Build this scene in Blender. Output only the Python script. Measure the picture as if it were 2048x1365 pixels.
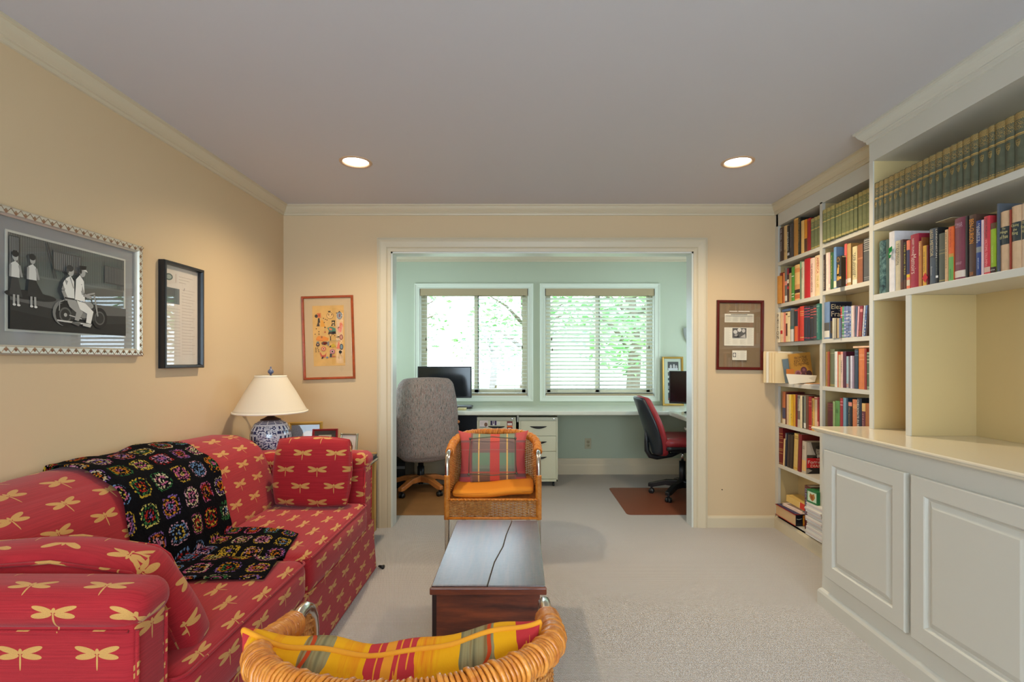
import bpy, bmesh, math, random
from mathutils import Vector, Matrix, Euler, noise
random.seed(7)
PI = math.pi
SC = bpy.context.scene
COL = SC.collection
for o in list(bpy.data.objects): bpy.data.objects.remove(o)

# ------------------------------------------------------------------ camera
CZ = 1.256                      # eye height
cam_d = bpy.data.cameras.new('camera'); cam = bpy.data.objects.new('camera', cam_d); COL.objects.link(cam)
cam.location = (0, 0, CZ); cam.rotation_euler = (PI/2, 0, 0)
cam_d.lens = 18.0; cam_d.sensor_width = 36.0
cam_d.shift_x = -16/2048; cam_d.shift_y = 39.5/2048
cam_d.clip_start = .05; cam_d.clip_end = 200
SC.camera = cam
def K(d): return d/1024.0                    # metres per photo pixel at distance d
def PX(px, d): return (px-1040)*K(d)         # photo column -> X at distance d
def PZ(py, d): return CZ+(722-py)*K(d)       # photo row -> Z at distance d
def PYd(px, X): return X*1024.0/(px-1040)    # distance of a plane x = X seen in a photo column

# ------------------------------------------------------------------ view and world
vs = SC.view_settings
vs.view_transform = 'Standard'; vs.look = 'None'; vs.gamma = 1.0; vs.use_curve_mapping = False
vs.exposure = 0.0
W = bpy.data.worlds.new('world'); SC.world = W; W.use_nodes = True
bg = W.node_tree.nodes['Background']
bg.inputs['Color'].default_value = (.74, .93, 1.08, 1); bg.inputs['Strength'].default_value = 8.5

# room measures
XL, XR = -1.785, 2.10            # left wall, wall behind the built-ins
YW, YWB = 3.864, 3.974           # partition wall, front and back face
YB = 5.667                       # office back wall
OXL, OXR = -2.05, 2.40           # office side walls
YR = -1.70                       # rear wall behind the camera
ZC = 2.425                       # ceiling

def light(name, kind, loc, energy, color=(1,1,1), rot=(0,0,0), **kw):
    d = bpy.data.lights.new(name, kind); d.energy = energy; d.color = color
    for k, v in kw.items(): setattr(d, k, v)
    o = bpy.data.objects.new(name, d); COL.objects.link(o); o.location = loc; o.rotation_euler = rot
    return o
WARM = (1.0, .80, .53)
LAMPS = [(-.965, 3.01), (1.28, 3.01), (-.965, .35), (1.28, .35)]
LAMP_W = [42, 42, 8, 8]
for i, (lx, ly) in enumerate(LAMPS):
    light('downlight_beam', 'SPOT', (lx, ly, ZC-.012), LAMP_W[i]*2.2, WARM, spot_size=math.radians(148), spot_blend=.85, shadow_soft_size=.055)
for sx_, ry_ in ((OXL-.06, -PI/2), (OXR+.06, PI/2)):
    p = light('sky_portal', 'AREA', (sx_, 4.75, 1.44), 1, rot=(0, ry_, 0), shape='RECTANGLE', size=1.2, size_y=1.2)
    p.data.cycles.is_portal = True
# window portals (they guide sky light, they emit nothing)
for (px, pz, sx, sz, y, rx) in ((-.51, 1.45, 1.25, 1.25, YB+.10, -PI/2), (.88, 1.45, 1.25, 1.25, YB+.10, -PI/2), (.15, 1.35, 3.5, 1.8, YR-.05, PI/2)):
    p = light('sky_portal', 'AREA', (px, y, pz), 1, rot=(rx, 0, 0), shape='RECTANGLE', size=sx, size_y=sz)
    p.data.cycles.is_portal = True

# ------------------------------------------------------------------ materials
def lin(c):
    return tuple(((v/255)/12.92 if v/255 <= .04045 else ((v/255+.055)/1.055)**2.4) for v in c)
MATS = {}
def mat(name, rgb=(200,200,200), rough=.5, metal=0.0, spec=.5, bump=0, bscale=200, var=0, vscale=8, coat=0, sheen=0):
    """plain paint / fabric / metal; optional fine bump and colour mottling"""
    if name in MATS: return MATS[name]
    m = bpy.data.materials.new(name); m.use_nodes = True; nt = m.node_tree; N = nt.nodes; L = nt.links
    b = N['Principled BSDF']; c = lin(rgb)
    b.inputs['Base Color'].default_value = (*c, 1); b.inputs['Roughness'].default_value = rough
    b.inputs['Metallic'].default_value = metal; b.inputs['Specular IOR Level'].default_value = spec
    b.inputs['Coat Weight'].default_value = coat; b.inputs['Coat Roughness'].default_value = .12
    b.inputs['Sheen Weight'].default_value = sheen
    if bump or var:
        tc = N.new('ShaderNodeTexCoord')
    if bump:
        n = N.new('ShaderNodeTexNoise'); n.inputs['Scale'].default_value = bscale; n.inputs['Detail'].default_value = 3
        L.new(tc.outputs['Object'], n.inputs['Vector'])
        bp = N.new('ShaderNodeBump'); bp.inputs['Strength'].default_value = bump; bp.inputs['Distance'].default_value = .002
        L.new(n.outputs['Fac'], bp.inputs['Height']); L.new(bp.outputs['Normal'], b.inputs['Normal'])
    if var:
        n2 = N.new('ShaderNodeTexNoise'); n2.inputs['Scale'].default_value = vscale; n2.inputs['Detail'].default_value = 5
        L.new(tc.outputs['Object'], n2.inputs['Vector'])
        r = N.new('ShaderNodeValToRGB'); e = r.color_ramp.elements
        e[0].position = .3; e[1].position = .7
        e[0].color = (*[max(0, v*(1-var)) for v in c], 1); e[1].color = (*[min(1, v*(1+var)) for v in c], 1)
        L.new(n2.outputs['Fac'], r.inputs['Fac']); L.new(r.outputs['Color'], b.inputs['Base Color'])
    MATS[name] = m
    return m
def cm(rgb, rough=.6, **k):                   # anonymous colour -> shared material
    return mat('colour_%02x%02x%02x_%d' % (*rgb, int(rough*100)), rgb, rough, **k)

class NB:
    """small helper to write node maths"""
    def __init__(s, name, rough=.6, spec=.5):
        s.m = bpy.data.materials.new(name); s.m.use_nodes = True; s.nt = s.m.node_tree; s.N = s.nt.nodes; s.L = s.nt.links
        s.b = s.N['Principled BSDF']; s.b.inputs['Roughness'].default_value = rough; s.b.inputs['Specular IOR Level'].default_value = spec
        s.tc = s.N.new('ShaderNodeTexCoord'); MATS[name] = s.m
    def _in(s, sock, v):
        if v is None: return
        if hasattr(v, 'is_output'): s.L.new(v, sock)
        else: sock.default_value = v
    def math(s, op, a, b=None, c=None):
        n = s.N.new('ShaderNodeMath'); n.operation = op
        s._in(n.inputs[0], a); s._in(n.inputs[1], b); s._in(n.inputs[2], c); return n.outputs[0]
    def sep(s, v):
        n = s.N.new('ShaderNodeSeparateXYZ'); s.L.new(v, n.inputs[0]); return n.outputs
    def comb(s, x, y, z=0.0):
        n = s.N.new('ShaderNodeCombineXYZ'); s._in(n.inputs[0], x); s._in(n.inputs[1], y); s._in(n.inputs[2], z); return n.outputs[0]
    def mix(s, f, a, b, mode='MIX'):
        n = s.N.new('ShaderNodeMix'); n.data_type = 'RGBA'; n.blend_type = mode
        s._in(n.inputs[0], f)
        for i, v in ((6, a), (7, b)):
            if isinstance(v, tuple): v = (*lin(v), 1) if len(v) == 3 else v
            s._in(n.inputs[i], v)
        return n.outputs[2]
    def noise(s, vec, scale, detail=2, rough=.5):
        n = s.N.new('ShaderNodeTexNoise'); n.inputs['Scale'].default_value = scale; n.inputs['Detail'].default_value = detail
        n.inputs['Roughness'].default_value = rough
        s.L.new(vec, n.inputs['Vector']); return n.outputs['Fac']
    def vor(s, vec, scale, feat='F1', out='Distance'):
        n = s.N.new('ShaderNodeTexVoronoi'); n.feature = feat; n.inputs['Scale'].default_value = scale
        s.L.new(vec, n.inputs['Vector']); return n.outputs[out]
    def ramp(s, f, stops, interp='LINEAR'):
        n = s.N.new('ShaderNodeValToRGB'); cr = n.color_ramp; cr.interpolation = interp
        while len(cr.elements) < len(stops): cr.elements.new(.5)
        for e, (p, c) in zip(cr.elements, stops):
            e.position = p; e.color = (*lin(c), 1)
        s.L.new(f, n.inputs[0]); return n.outputs[0]
    def wn(s, vec):
        n = s.N.new('ShaderNodeTexWhiteNoise'); n.noise_dimensions = '3D'; s.L.new(vec, n.inputs['Vector']); return n.outputs['Value']
    def mapping(s, vec, loc=(0,0,0), rot=0, scale=(1,1,1)):
        n = s.N.new('ShaderNodeMapping'); n.inputs['Location'].default_value = loc; n.inputs['Rotation'].default_value = (0,0,rot)
        n.inputs['Scale'].default_value = scale; s.L.new(vec, n.inputs['Vector']); return n.outputs[0]
    def length(s, v):
        n = s.N.new('ShaderNodeVectorMath'); n.operation = 'LENGTH'; s.L.new(v, n.inputs[0]); return n.outputs['Value']
    def bump(s, h, strength=.5, dist=.002):
        n = s.N.new('ShaderNodeBump'); n.inputs['Strength'].default_value = strength; n.inputs['Distance'].default_value = dist
        s.L.new(h, n.inputs['Height']); s.L.new(n.outputs['Normal'], s.b.inputs['Normal'])
    def color(s, c): s._in(s.b.inputs['Base Color'], (*lin(c), 1) if isinstance(c, tuple) else c)

# ------------------------------------------------------------------ mesh building
class MB:
    def __init__(s): s.v = []; s.f = []; s.mi = []; s.sm = []; s.uv = {}
    def add(s, vs, fs, mi=0, sm=False):
        o = len(s.v); s.v += [tuple(p) for p in vs]
        for f in fs: s.f.append(tuple(i+o for i in f)); s.mi.append(mi); s.sm.append(sm)
        return s
    def box(s, x0, x1, y0, y1, z0, z1, mi=0):
        v = [(x0,y0,z0),(x1,y0,z0),(x1,y1,z0),(x0,y1,z0),(x0,y0,z1),(x1,y0,z1),(x1,y1,z1),(x0,y1,z1)]
        return s.add(v, [(0,3,2,1),(4,5,6,7),(0,1,5,4),(1,2,6,5),(2,3,7,6),(3,0,4,7)], mi)
    def prism(s, poly, fn, d0, d1, mi=0, sm=False):
        """poly: 2D outline; fn(a,b,d)->point"""
        n = len(poly); v = [fn(a,b,d0) for a,b in poly]+[fn(a,b,d1) for a,b in poly]
        s.add(v, [tuple(range(n))[::-1], tuple(range(n,2*n))], mi)
        o = len(s.v)-2*n
        for i in range(n):
            j = (i+1) % n; s.f.append((o+i,o+j,o+n+j,o+n+i)); s.mi.append(mi); s.sm.append(sm)
        return s
    def tube(s, pts, r, n=8, mi=0, closed=False, cap=True, sm=True, up=None):
        pts = [Vector(p) for p in pts]; m = len(pts); rs = r if hasattr(r, '__len__') else [r]*m
        T = []
        for i in range(m):
            a = pts[(i-1) % m] if (closed or i > 0) else pts[i]; b = pts[(i+1) % m] if (closed or i < m-1) else pts[i]
            t = (b-a); T.append(t.normalized() if t.length > 1e-9 else Vector((0,0,1)))
        u = Vector(up) if up else Vector((0,0,1))
        if abs(u.dot(T[0])) > .9: u = Vector((1,0,0))
        nrm = (u - T[0]*u.dot(T[0])).normalized(); v = []
        for i in range(m):
            nrm = (nrm - T[i]*nrm.dot(T[i]))
            nrm = nrm.normalized() if nrm.length > 1e-6 else T[i].orthogonal().normalized()
            bn = T[i].cross(nrm)
            for k in range(n):
                a = 2*PI*k/n; v.append(pts[i]+(nrm*math.cos(a)+bn*math.sin(a))*rs[i])
        f = []
        for i in range(m if closed else m-1):
            j = (i+1) % m
            for k in range(n):
                k2 = (k+1) % n; f.append((i*n+k, i*n+k2, j*n+k2, j*n+k))
        if cap and not closed:
            f.append(tuple(range(n))[::-1]); f.append(tuple((m-1)*n+k for k in range(n)))
        return s.add(v, f, mi, sm)
    def lathe(s, prof, c=(0,0,0), n=24, mi=0, sm=True, cap=True, axis='z'):
        v = []; m = len(prof)
        for r, z in prof:
            for k in range(n):
                a = 2*PI*k/n
                if axis == 'z': v.append((c[0]+r*math.cos(a), c[1]+r*math.sin(a), c[2]+z))
                elif axis == 'y': v.append((c[0]+r*math.cos(a), c[1]-z, c[2]+r*math.sin(a)))
                else: v.append((c[0]+z, c[1]+r*math.cos(a), c[2]+r*math.sin(a)))
        f = [(i*n+k, i*n+(k+1) % n, (i+1)*n+(k+1) % n, (i+1)*n+k) for i in range(m-1) for k in range(n)]
        if cap:
            f.append(tuple(range(n))[::-1]); f.append(tuple((m-1)*n+k for k in range(n)))
        return s.add(v, f, mi, sm)
    def grid(s, fn, nu, nv, mi=0, sm=True, closeu=False):
        v = [fn(i/(nu if closeu else nu-1), j/(nv-1)) for j in range(nv) for i in range(nu)]
        f = []
        for j in range(nv-1):
            for i in range(nu if closeu else nu-1):
                i2 = (i+1) % nu; f.append((j*nu+i, j*nu+i2, (j+1)*nu+i2, (j+1)*nu+i))
        return s.add(v, f, mi, sm)
    def soft(s, x0, x1, y0, y1, z0, z1, r=.03, bulge=0, n=12, mi=0, deform=None, faces='xyzXYZ'):
        """rounded, slightly stuffed box"""
        h = Vector(((x1-x0)/2, (y1-y0)/2, (z1-z0)/2)); c = Vector(((x0+x1)/2, (y0+y1)/2, (z0+z1)/2))
        r = min(r, h.x*.99, h.y*.99, h.z*.99); idx = {}; v = []; f = []
        def t(i): return math.sin((i/n*2-1)*PI/2)
        def vert(i, j, k):
            key = (i,j,k)
            if key in idx: return idx[key]
            q = Vector((t(i), t(j), t(k))); p = Vector((q.x*h.x, q.y*h.y, q.z*h.z))
            inn = Vector([max(-(h[a]-r), min(h[a]-r, p[a])) for a in range(3)]); d = p-inn
            if d.length > 1e-9: p = inn + d.normalized()*r
            if bulge:
                for a in range(3):
                    if (i,j,k)[a] in (0, n):
                        b, e = [w for w in range(3) if w != a]
                        p[a] += math.copysign(bulge*(1-q[b]**2)*(1-q[e]**2), q[a])
            p = p + c
            if deform: p = Vector(deform(p))
            idx[key] = len(v); v.append(p); return idx[key]
        for i in range(n):
            for j in range(n):
                f.append((vert(i,j,0), vert(i,j+1,0), vert(i+1,j+1,0), vert(i+1,j,0)))
                f.append((vert(i,j,n), vert(i+1,j,n), vert(i+1,j+1,n), vert(i,j+1,n)))
                f.append((vert(i,0,j), vert(i+1,0,j), vert(i+1,0,j+1), vert(i,0,j+1)))
                f.append((vert(i,n,j), vert(i,n,j+1), vert(i+1,n,j+1), vert(i+1,n,j)))
                f.append((vert(0,i,j), vert(0,i,j+1), vert(0,i+1,j+1), vert(0,i+1,j)))
                f.append((vert(n,i,j), vert(n,i+1,j), vert(n,i+1,j+1), vert(n,i,j+1)))
        return s.add(v, f, mi, True)

ROOTM = {}
def rootmat(o):
    while o.parent: o = o.parent
    return ROOTM.get(o.name, Matrix.Identity(4))
def obj(name, mb, mats, parent=None, local=False, bevel=0, seg=2, uvfn=None, label=None, kind=None, sub=0):
    """link the collected mesh as ONE object. Children: world coordinates unless local=True."""
    me = bpy.data.meshes.new(name); vsx = mb.v
    if parent is not None and not local:
        inv = rootmat(parent).inverted(); vsx = [inv @ Vector(p) for p in mb.v]
    o = bpy.data.objects.new(name, me); COL.objects.link(o)
    if parent is None and not local:
        xs = [p[0] for p in mb.v]; ys = [p[1] for p in mb.v]; zs = [p[2] for p in mb.v]
        c = Vector(((min(xs)+max(xs))/2, (min(ys)+max(ys))/2, min(zs)))
        vsx = [Vector(p)-c for p in mb.v]; o.location = c; ROOTM[o.name] = Matrix.Translation(c)
    me.from_pydata([tuple(p) for p in vsx], [], mb.f)
    if not isinstance(mats, (list, tuple)): mats = [mats]
    for m in mats: me.materials.append(m)
    me.polygons.foreach_set('material_index', mb.mi); me.polygons.foreach_set('use_smooth', mb.sm)
    if uvfn:
        uvl = me.uv_layers.new(name='UVMap')
        nrm = [p.normal.copy() for p in me.polygons]
        for p in me.polygons:
            for li in p.loop_indices:
                vi = me.loops[li].vertex_index
                uvl.data[li].uv = uvfn(Vector(mb.v[vi]), nrm[p.index], vi)
    me.update()
    if parent is not None: o.parent = parent
    if bevel:
        md = o.modifiers.new('bevel', 'BEVEL'); md.width = bevel; md.segments = seg; md.limit_method = 'ANGLE'; md.angle_limit = math.radians(40)
        md.harden_normals = False
    if sub:
        md = o.modifiers.new('sub', 'SUBSURF'); md.levels = sub; md.render_levels = sub
    if label: o['label'] = label
    if kind: o['kind'] = kind
    return o
def tag(o, label, cat, group=None, kind=None):
    o['label'] = label; o['category'] = cat
    if group: o['group'] = group
    if kind: o['kind'] = kind
    return o
def thing(name, label, cat, loc=(0,0,0), rot=0, group=None):
    o = bpy.data.objects.new(name, None); COL.objects.link(o); o.location = loc
    o.rotation_euler = rot if hasattr(rot, '__len__') else (0,0,rot)
    o.empty_display_size = .05
    ROOTM[o.name] = Matrix.Translation(Vector(loc)) @ Euler(o.rotation_euler).to_matrix().to_4x4()
    return tag(o, label, cat, group)
def struct(name, mb, mats, parent=None, **k):
    o = obj(name, mb, mats, parent, **k)
    if parent is None: o['kind'] = 'structure'
    return o
def copy_tree(o, parent=None):
    c = o.copy(); COL.objects.link(c)
    if parent: c.parent = parent
    for ch in [x for x in bpy.data.objects if x.parent == o]: copy_tree(ch, c)
    return c
def text(s, w, h, org, u, v, m, parent, name='title', local=False, lift=.0004, fit=True, label=None):
    """flat lettering: centre org, reading along u, up along v, fitted into w x h"""
    cu = bpy.data.curves.new('t', 'FONT'); cu.body = s; cu.size = 1; cu.align_x = 'CENTER'; cu.align_y = 'CENTER'; cu.resolution_u = 2
    cu.space_line = .8
    to = bpy.data.objects.new('t', cu); COL.objects.link(to)
    dg = bpy.context.evaluated_depsgraph_get(); me = bpy.data.meshes.new_from_object(to.evaluated_get(dg))
    bpy.data.objects.remove(to); bpy.data.curves.remove(cu)
    if not me.vertices: return None
    xs = [p.co.x for p in me.vertices]; ys = [p.co.y for p in me.vertices]
    cx, cy = (min(xs)+max(xs))/2, (min(ys)+max(ys))/2; sx = w/(max(xs)-min(xs)); sy = h/(max(ys)-min(ys))
    if not fit: sx = sy = min(sx, sy)
    u = Vector(u).normalized(); v = Vector(v).normalized(); nn = u.cross(v); org = Vector(org)
    inv = Matrix.Identity(4) if local or parent is None else rootmat(parent).inverted()
    for p in me.vertices:
        q = org + u*((p.co.x-cx)*sx) + v*((p.co.y-cy)*sy) + nn*lift
        p.co = inv @ q
    me.materials.clear(); me.materials.append(m); me.name = name
    o = bpy.data.objects.new(name, me); COL.objects.link(o)
    if parent is not None: o.parent = parent
    if label: o['label'] = label
    return o
def molding(mb, p0, p1, out, prof, m0=0, m1=0, up=(0,0,1), mi=0):
    """prof: list of (out, up); ends mitred by m0/m1 (shift along the run per unit of out)"""
    p0 = Vector(p0); p1 = Vector(p1); d = (p1-p0).normalized(); o = Vector(out); u = Vector(up); n = len(prof)
    v = [p0+o*a+u*b+d*(m0*a) for a,b in prof]+[p1+o*a+u*b+d*(m1*a) for a,b in prof]
    f = [(i,(i+1) % n,n+(i+1) % n,n+i) for i in range(n)]+[tuple(range(n))[::-1], tuple(range(n,2*n))]
    mb.add(v, f, mi)
def picture(name, parent, org, u, v, w, h, shapes, back, lift=.0002, local=False, label=None):
    """flat picture of simple painted shapes. org = lower left corner; shapes in 0..1 units."""
    mb = MB(); u = Vector(u).normalized(); v = Vector(v).normalized(); nn = u.cross(v); org = Vector(org); mats = [back]; idx = {}
    def pt(a, b, k): return org+u*(a*w)+v*(b*h)+nn*(lift*k*.5)
    mb.add([pt(0,0,0), pt(1,0,0), pt(1,1,0), pt(0,1,0)], [(0,1,2,3)], 0)
    for k, sh in enumerate(shapes):
        c = sh[-1]
        if c not in idx: idx[c] = len(mats); mats.append(cm(c, .7))
        mi = idx[c]; kk = k+1
        if sh[0] == 'e':
            _, cx, cy, rx, ry, ang, _c = sh; P = []
            for i in range(18):
                a = 2*PI*i/18; x = rx*math.cos(a)*w; y = ry*math.sin(a)*h
                xr = x*math.cos(ang)-y*math.sin(ang); yr = x*math.sin(ang)+y*math.cos(ang)
                P.append(pt(cx+xr/w, cy+yr/h, kk))
            mb.add(P, [tuple(range(18))], mi)
        elif sh[0] == 'r':
            _, a0, b0, a1, b1, _c = sh; mb.add([pt(a0,b0,kk), pt(a1,b0,kk), pt(a1,b1,kk), pt(a0,b1,kk)], [(0,1,2,3)], mi)
        elif sh[0] == 'p':
            P = [pt(a, b, kk) for a, b in sh[1]]; mb.add(P, [tuple(range(len(P)))], mi)
        elif sh[0] == 'l':
            pts = sh[1]; ww = sh[2]
            for i in range(len(pts)-1):
                a = Vector((pts[i][0]*w, pts[i][1]*h)); b = Vector((pts[i+1][0]*w, pts[i+1][1]*h)); d = (b-a)
                if d.length < 1e-9: continue
                d.normalize(); q = Vector((-d.y, d.x))*ww/2
                Q = [a-q, b-q, b+q, a+q]; mb.add([pt(p.x/w, p.y/h, kk) for p in Q], [(0,1,2,3)], mi)
    return obj(name, mb, mats, parent, local=local, label=label)
# ------------------------------------------------------------------ surface materials of the room
PAINT = mat('cream_wall_paint', (211, 186, 149), .75, bump=.05, bscale=500)
OFFTINT = mat('wall_paint_daylight_tint', (190, 198, 172), .75, bump=.05, bscale=500)  # cream wall paint with the greenish daylight tint put into its colour
CEIL = mat('ceiling_paint', (205, 203, 207), .85, bump=.04, bscale=300)
TRIM = mat('trim_paint', (208, 195, 168), .38, spec=.4)
CAB = mat('cabinet_paint', (208, 204, 192), .36, spec=.45)
SHELFIN = mat('shelf_inside_paint', (208, 184, 132), .5)
b = NB('berber_carpet', .95, .1)
o = b.tc.outputs['Object']; xyz = b.sep(o)
row = b.math('SINE', b.math('MULTIPLY', xyz[1], 2*PI/.0085))
lumps = b.math('SINE', b.math('ADD', b.math('MULTIPLY', xyz[0], 2*PI/.0070), b.math('MULTIPLY', b.math('FLOOR', b.math('MULTIPLY', xyz[1], 1/.0085)), 1.9)))
h = b.math('ADD', b.math('MULTIPLY', row, .6), b.math('MULTIPLY', lumps, .4))
h = b.math('ADD', h, b.math('MULTIPLY', b.noise(o, 160, 3), 1.2))
big = b.noise(o, 1.4, 3)
c0 = b.mix(b.math('MULTIPLY_ADD', h, .22, .38), (192, 185, 181), (240, 236, 233))
b.color(b.mix(b.math('MULTIPLY', big, .25), c0, (206, 198, 188)))
b.bump(h, .9, .004); CARPET = b.m

def wallmesh(name, boxes, m, **k):
    mb = MB()
    for q in boxes: mb.box(*q)
    return struct(name, mb, m, **k)
# floor and ceiling
struct('floor', MB().box(-2.3, 2.6, -1.9, 5.8, -.05, 0), CARPET)
cb = MB()                                      # ceiling with round holes for the four cans
def ceiling_plate(mb, x0, x1, y0, y1, z0, z1, holes, r, n=24):
    # strips around each hole: grid cells, hole cells get a ring
    xs = sorted({x0, x1, *[c for hx, hy in holes for c in (hx-.15, hx+.15)]})
    ys = sorted({y0, y1, *[c for hx, hy in holes for c in (hy-.15, hy+.15)]})
    for i in range(len(xs)-1):
        for j in range(len(ys)-1):
            ax, bx_, ay, by = xs[i], xs[i+1], ys[j], ys[j+1]; hole = None
            for hx, hy in holes:
                if ax < hx < bx_ and ay < hy < by: hole = (hx, hy)
            if not hole: mb.add([(ax,ay,z0),(bx_,ay,z0),(bx_,by,z0),(ax,by,z0)], [(0,3,2,1)])
            else:
                hx, hy = hole; v = []; 
                for k in range(n):
                    a = 2*PI*k/n+PI/4; ca, sa = math.cos(a), math.sin(a); s = .15/max(abs(ca), abs(sa))
                    v.append((hx+ca*s, hy+sa*s, z0))
                for k in range(n):
                    a = 2*PI*k/n+PI/4; v.append((hx+r*math.cos(a), hy+r*math.sin(a), z0))
                mb.add(v, [((k+1) % n, k, n+k, n+(k+1) % n) for k in range(n)])
    mb.box(x0, x1, y0, y1, z1, z1+.04)
ceiling_plate(cb, -1.9, 2.3, -1.8, YW+.02, ZC, ZC+.12, LAMPS, .078)
struct('ceiling', cb, CEIL)
struct('ceiling', MB().box(-2.2, 2.6, YW+.02, 5.8, ZC, ZC+.1), CEIL)

# walls
OX0, OX1, OZ = -.972, 1.306, 2.078             # cased opening
wallmesh('wall_left', [(XL-.12, XL, YR-.1, YW, 0, ZC)], PAINT)
wallmesh('wall_right', [(XR, XR+.12, YR-.1, YW, 0, ZC)], PAINT)
mb = MB()
for q in [(XL-.3, OX0, YW, YWB, 0, ZC), (OX1, XR+.35, YW, YWB, 0, ZC), (OX0, OX1, YW, YWB, OZ, ZC)]: mb.box(*q)
struct('wall_front', mb, PAINT)
# office walls, the back one with two window holes
WL = (PX(839.5, YB), PX(1056.4, YB)); WR = (PX(1089.7, YB), PX(1309, YB)); WZ = (PZ(793, YB), PZ(578, YB))
bw = []
xs = [OXL-.1, WL[0], WL[1], WR[0], WR[1], OXR+.1]
for i in (0, 2, 4): bw.append((xs[i], xs[i+1], YB, YB+.14, 0, ZC))
for a, c in (WL, WR): bw += [(a, c, YB, YB+.14, 0, WZ[0]), (a, c, YB, YB+.14, WZ[1], ZC)]
wallmesh('wall_office_back', bw, OFFTINT)
SY_, SY2, SZ_, SZ2 = 4.22, 5.28, .90, 2.00  # openings for the added side windows
for nm, a, c in (('wall_office_left', OXL-.1, OXL), ('wall_office_right', OXR, OXR+.1)):
    wallmesh(nm, [(a, c, YWB, SY_, 0, ZC), (a, c, SY2, YB, 0, ZC), (a, c, SY_, SY2, 0, SZ_), (a, c, SY_, SY2, SZ2, ZC)], OFFTINT)
# rear wall behind the camera with its added window
RX0, RX1, RZ0, RZ1 = -1.55, 1.85, .45, 2.20
wallmesh('wall_rear', [(XL-.1, RX0, YR-.12, YR, 0, ZC), (RX1, XR+.1, YR-.12, YR, 0, ZC), (RX0, RX1, YR-.12, YR, 0, RZ0), (RX0, RX1, YR-.12, YR, RZ1, ZC)], PAINT)

# crown mouldings
CR = [(0,0), (.052,0), (.052,-.010), (.043,-.014), (.040,-.022), (.034,-.032), (.024,-.044), (.017,-.050), (.017,-.055), (.010,-.058), (.008,-.072), (0,-.074)]
mb = MB(); molding(mb, (XL, YR, ZC), (XL, YW, ZC), (1,0,0), CR, 1, -1); struct('trim_1', mb, TRIM)
mb = MB(); molding(mb, (XL, YW, ZC), (1.928, YW, ZC), (0,-1,0), CR, 1, -1); struct('trim_2', mb, TRIM)
mb = MB(); molding(mb, (OXL, YB, ZC), (OXR, YB, ZC), (0,-1,0), CR, 1, -1); struct('trim_3', mb, TRIM)
mb = MB(); molding(mb, (OXL, YWB, ZC), (OXL, YB, ZC), (1,0,0), CR, 1, -1); molding(mb, (OXR, YB, ZC), (OXR, YWB, ZC), (-1,0,0), CR, 1, -1); struct('trim_4', mb, TRIM)
# baseboards
BB = [(0,0), (.016,0), (.016,.070), (.012,.080), (.006,.087), (0,.088)]
CW = .103                                       # casing width
def bboard(name, runs):
    mb = MB()
    for r in runs: molding(mb, *r)
    struct(name, mb, TRIM)
bboard('baseboard_left', [((XL,YR,0), (XL,YW,0), (1,0,0), BB, 0, -1)])
bboard('baseboard_front', [((XL,YW,0), (OX0-CW,YW,0), (0,-1,0), BB, 1, 0), ((OX1+CW,YW,0), (1.928,YW,0), (0,-1,0), BB, 0, -1)])
BBO = [(0,0), (.016,0), (.016,.098), (.010,.112), (.010,.16), (.004,.175), (0,.176)]
bboard('baseboard_office_back', [((OXL,YB,0), (OXR,YB,0), (0,-1,0), BBO, 1, -1)])
bboard('baseboard_office_left', [((OXL,YWB,0), (OXL,YB,0), (1,0,0), BBO, 0, -1)])
bboard('baseboard_office_right', [((OXR,YWB,0), (OXR,YB,0), (-1,0,0), BBO, 0, -1)])
# door casing and jamb lining
CP = [(0,0), (0,.014), (.022,.016), (.028,.012), (.034,.018), (.072,.024), (.082,.029), (.092,.027), (.096,.021), (.103,.020), (.103,0)]
def casing(mb, x0, x1, z0, z1, y, out, prof, floor=True):
    """profile (across from opening, out of wall) around an opening in a wall facing -out"""
    n = len(prof); P = []
    for cx_, cz_, sx_, sz_ in ((x0, z0, -1, 0 if floor else -1), (x0, z1, -1, 1), (x1, z1, 1, 1), (x1, z0, 1, 0 if floor else -1)):
        P.append([(cx_+sx_*a, y+out*o_, cz_+sz_*a) for a, o_ in prof])
    v = [p for q in P for p in q]; f = []
    for s in range(3 if floor else 4):
        t = (s+1) % 4
        for i in range(n): f.append((s*n+i, s*n+(i+1) % n, t*n+(i+1) % n, t*n+i))
    if floor: f += [tuple(range(n)), tuple(range(3*n, 4*n))]
    mb.add(v, f)
mb = MB(); casing(mb, OX0, OX1, 0, OZ, YW, -1, CP); casing(mb, OX0, OX1, 0, OZ, YWB, 1, CP)
struct('trim_5', mb, TRIM)
mb = MB()
mb.box(OX0-.004, OX0+.012, YW-.006, YWB+.006, 0, OZ); mb.box(OX1-.012, OX1+.004, YW-.006, YWB+.006, 0, OZ); mb.box(OX0, OX1, YW-.006, YWB+.006, OZ-.012, OZ+.004)
struct('trim_6', mb, mat('jamb_paint', (214, 216, 208), .35))

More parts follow.
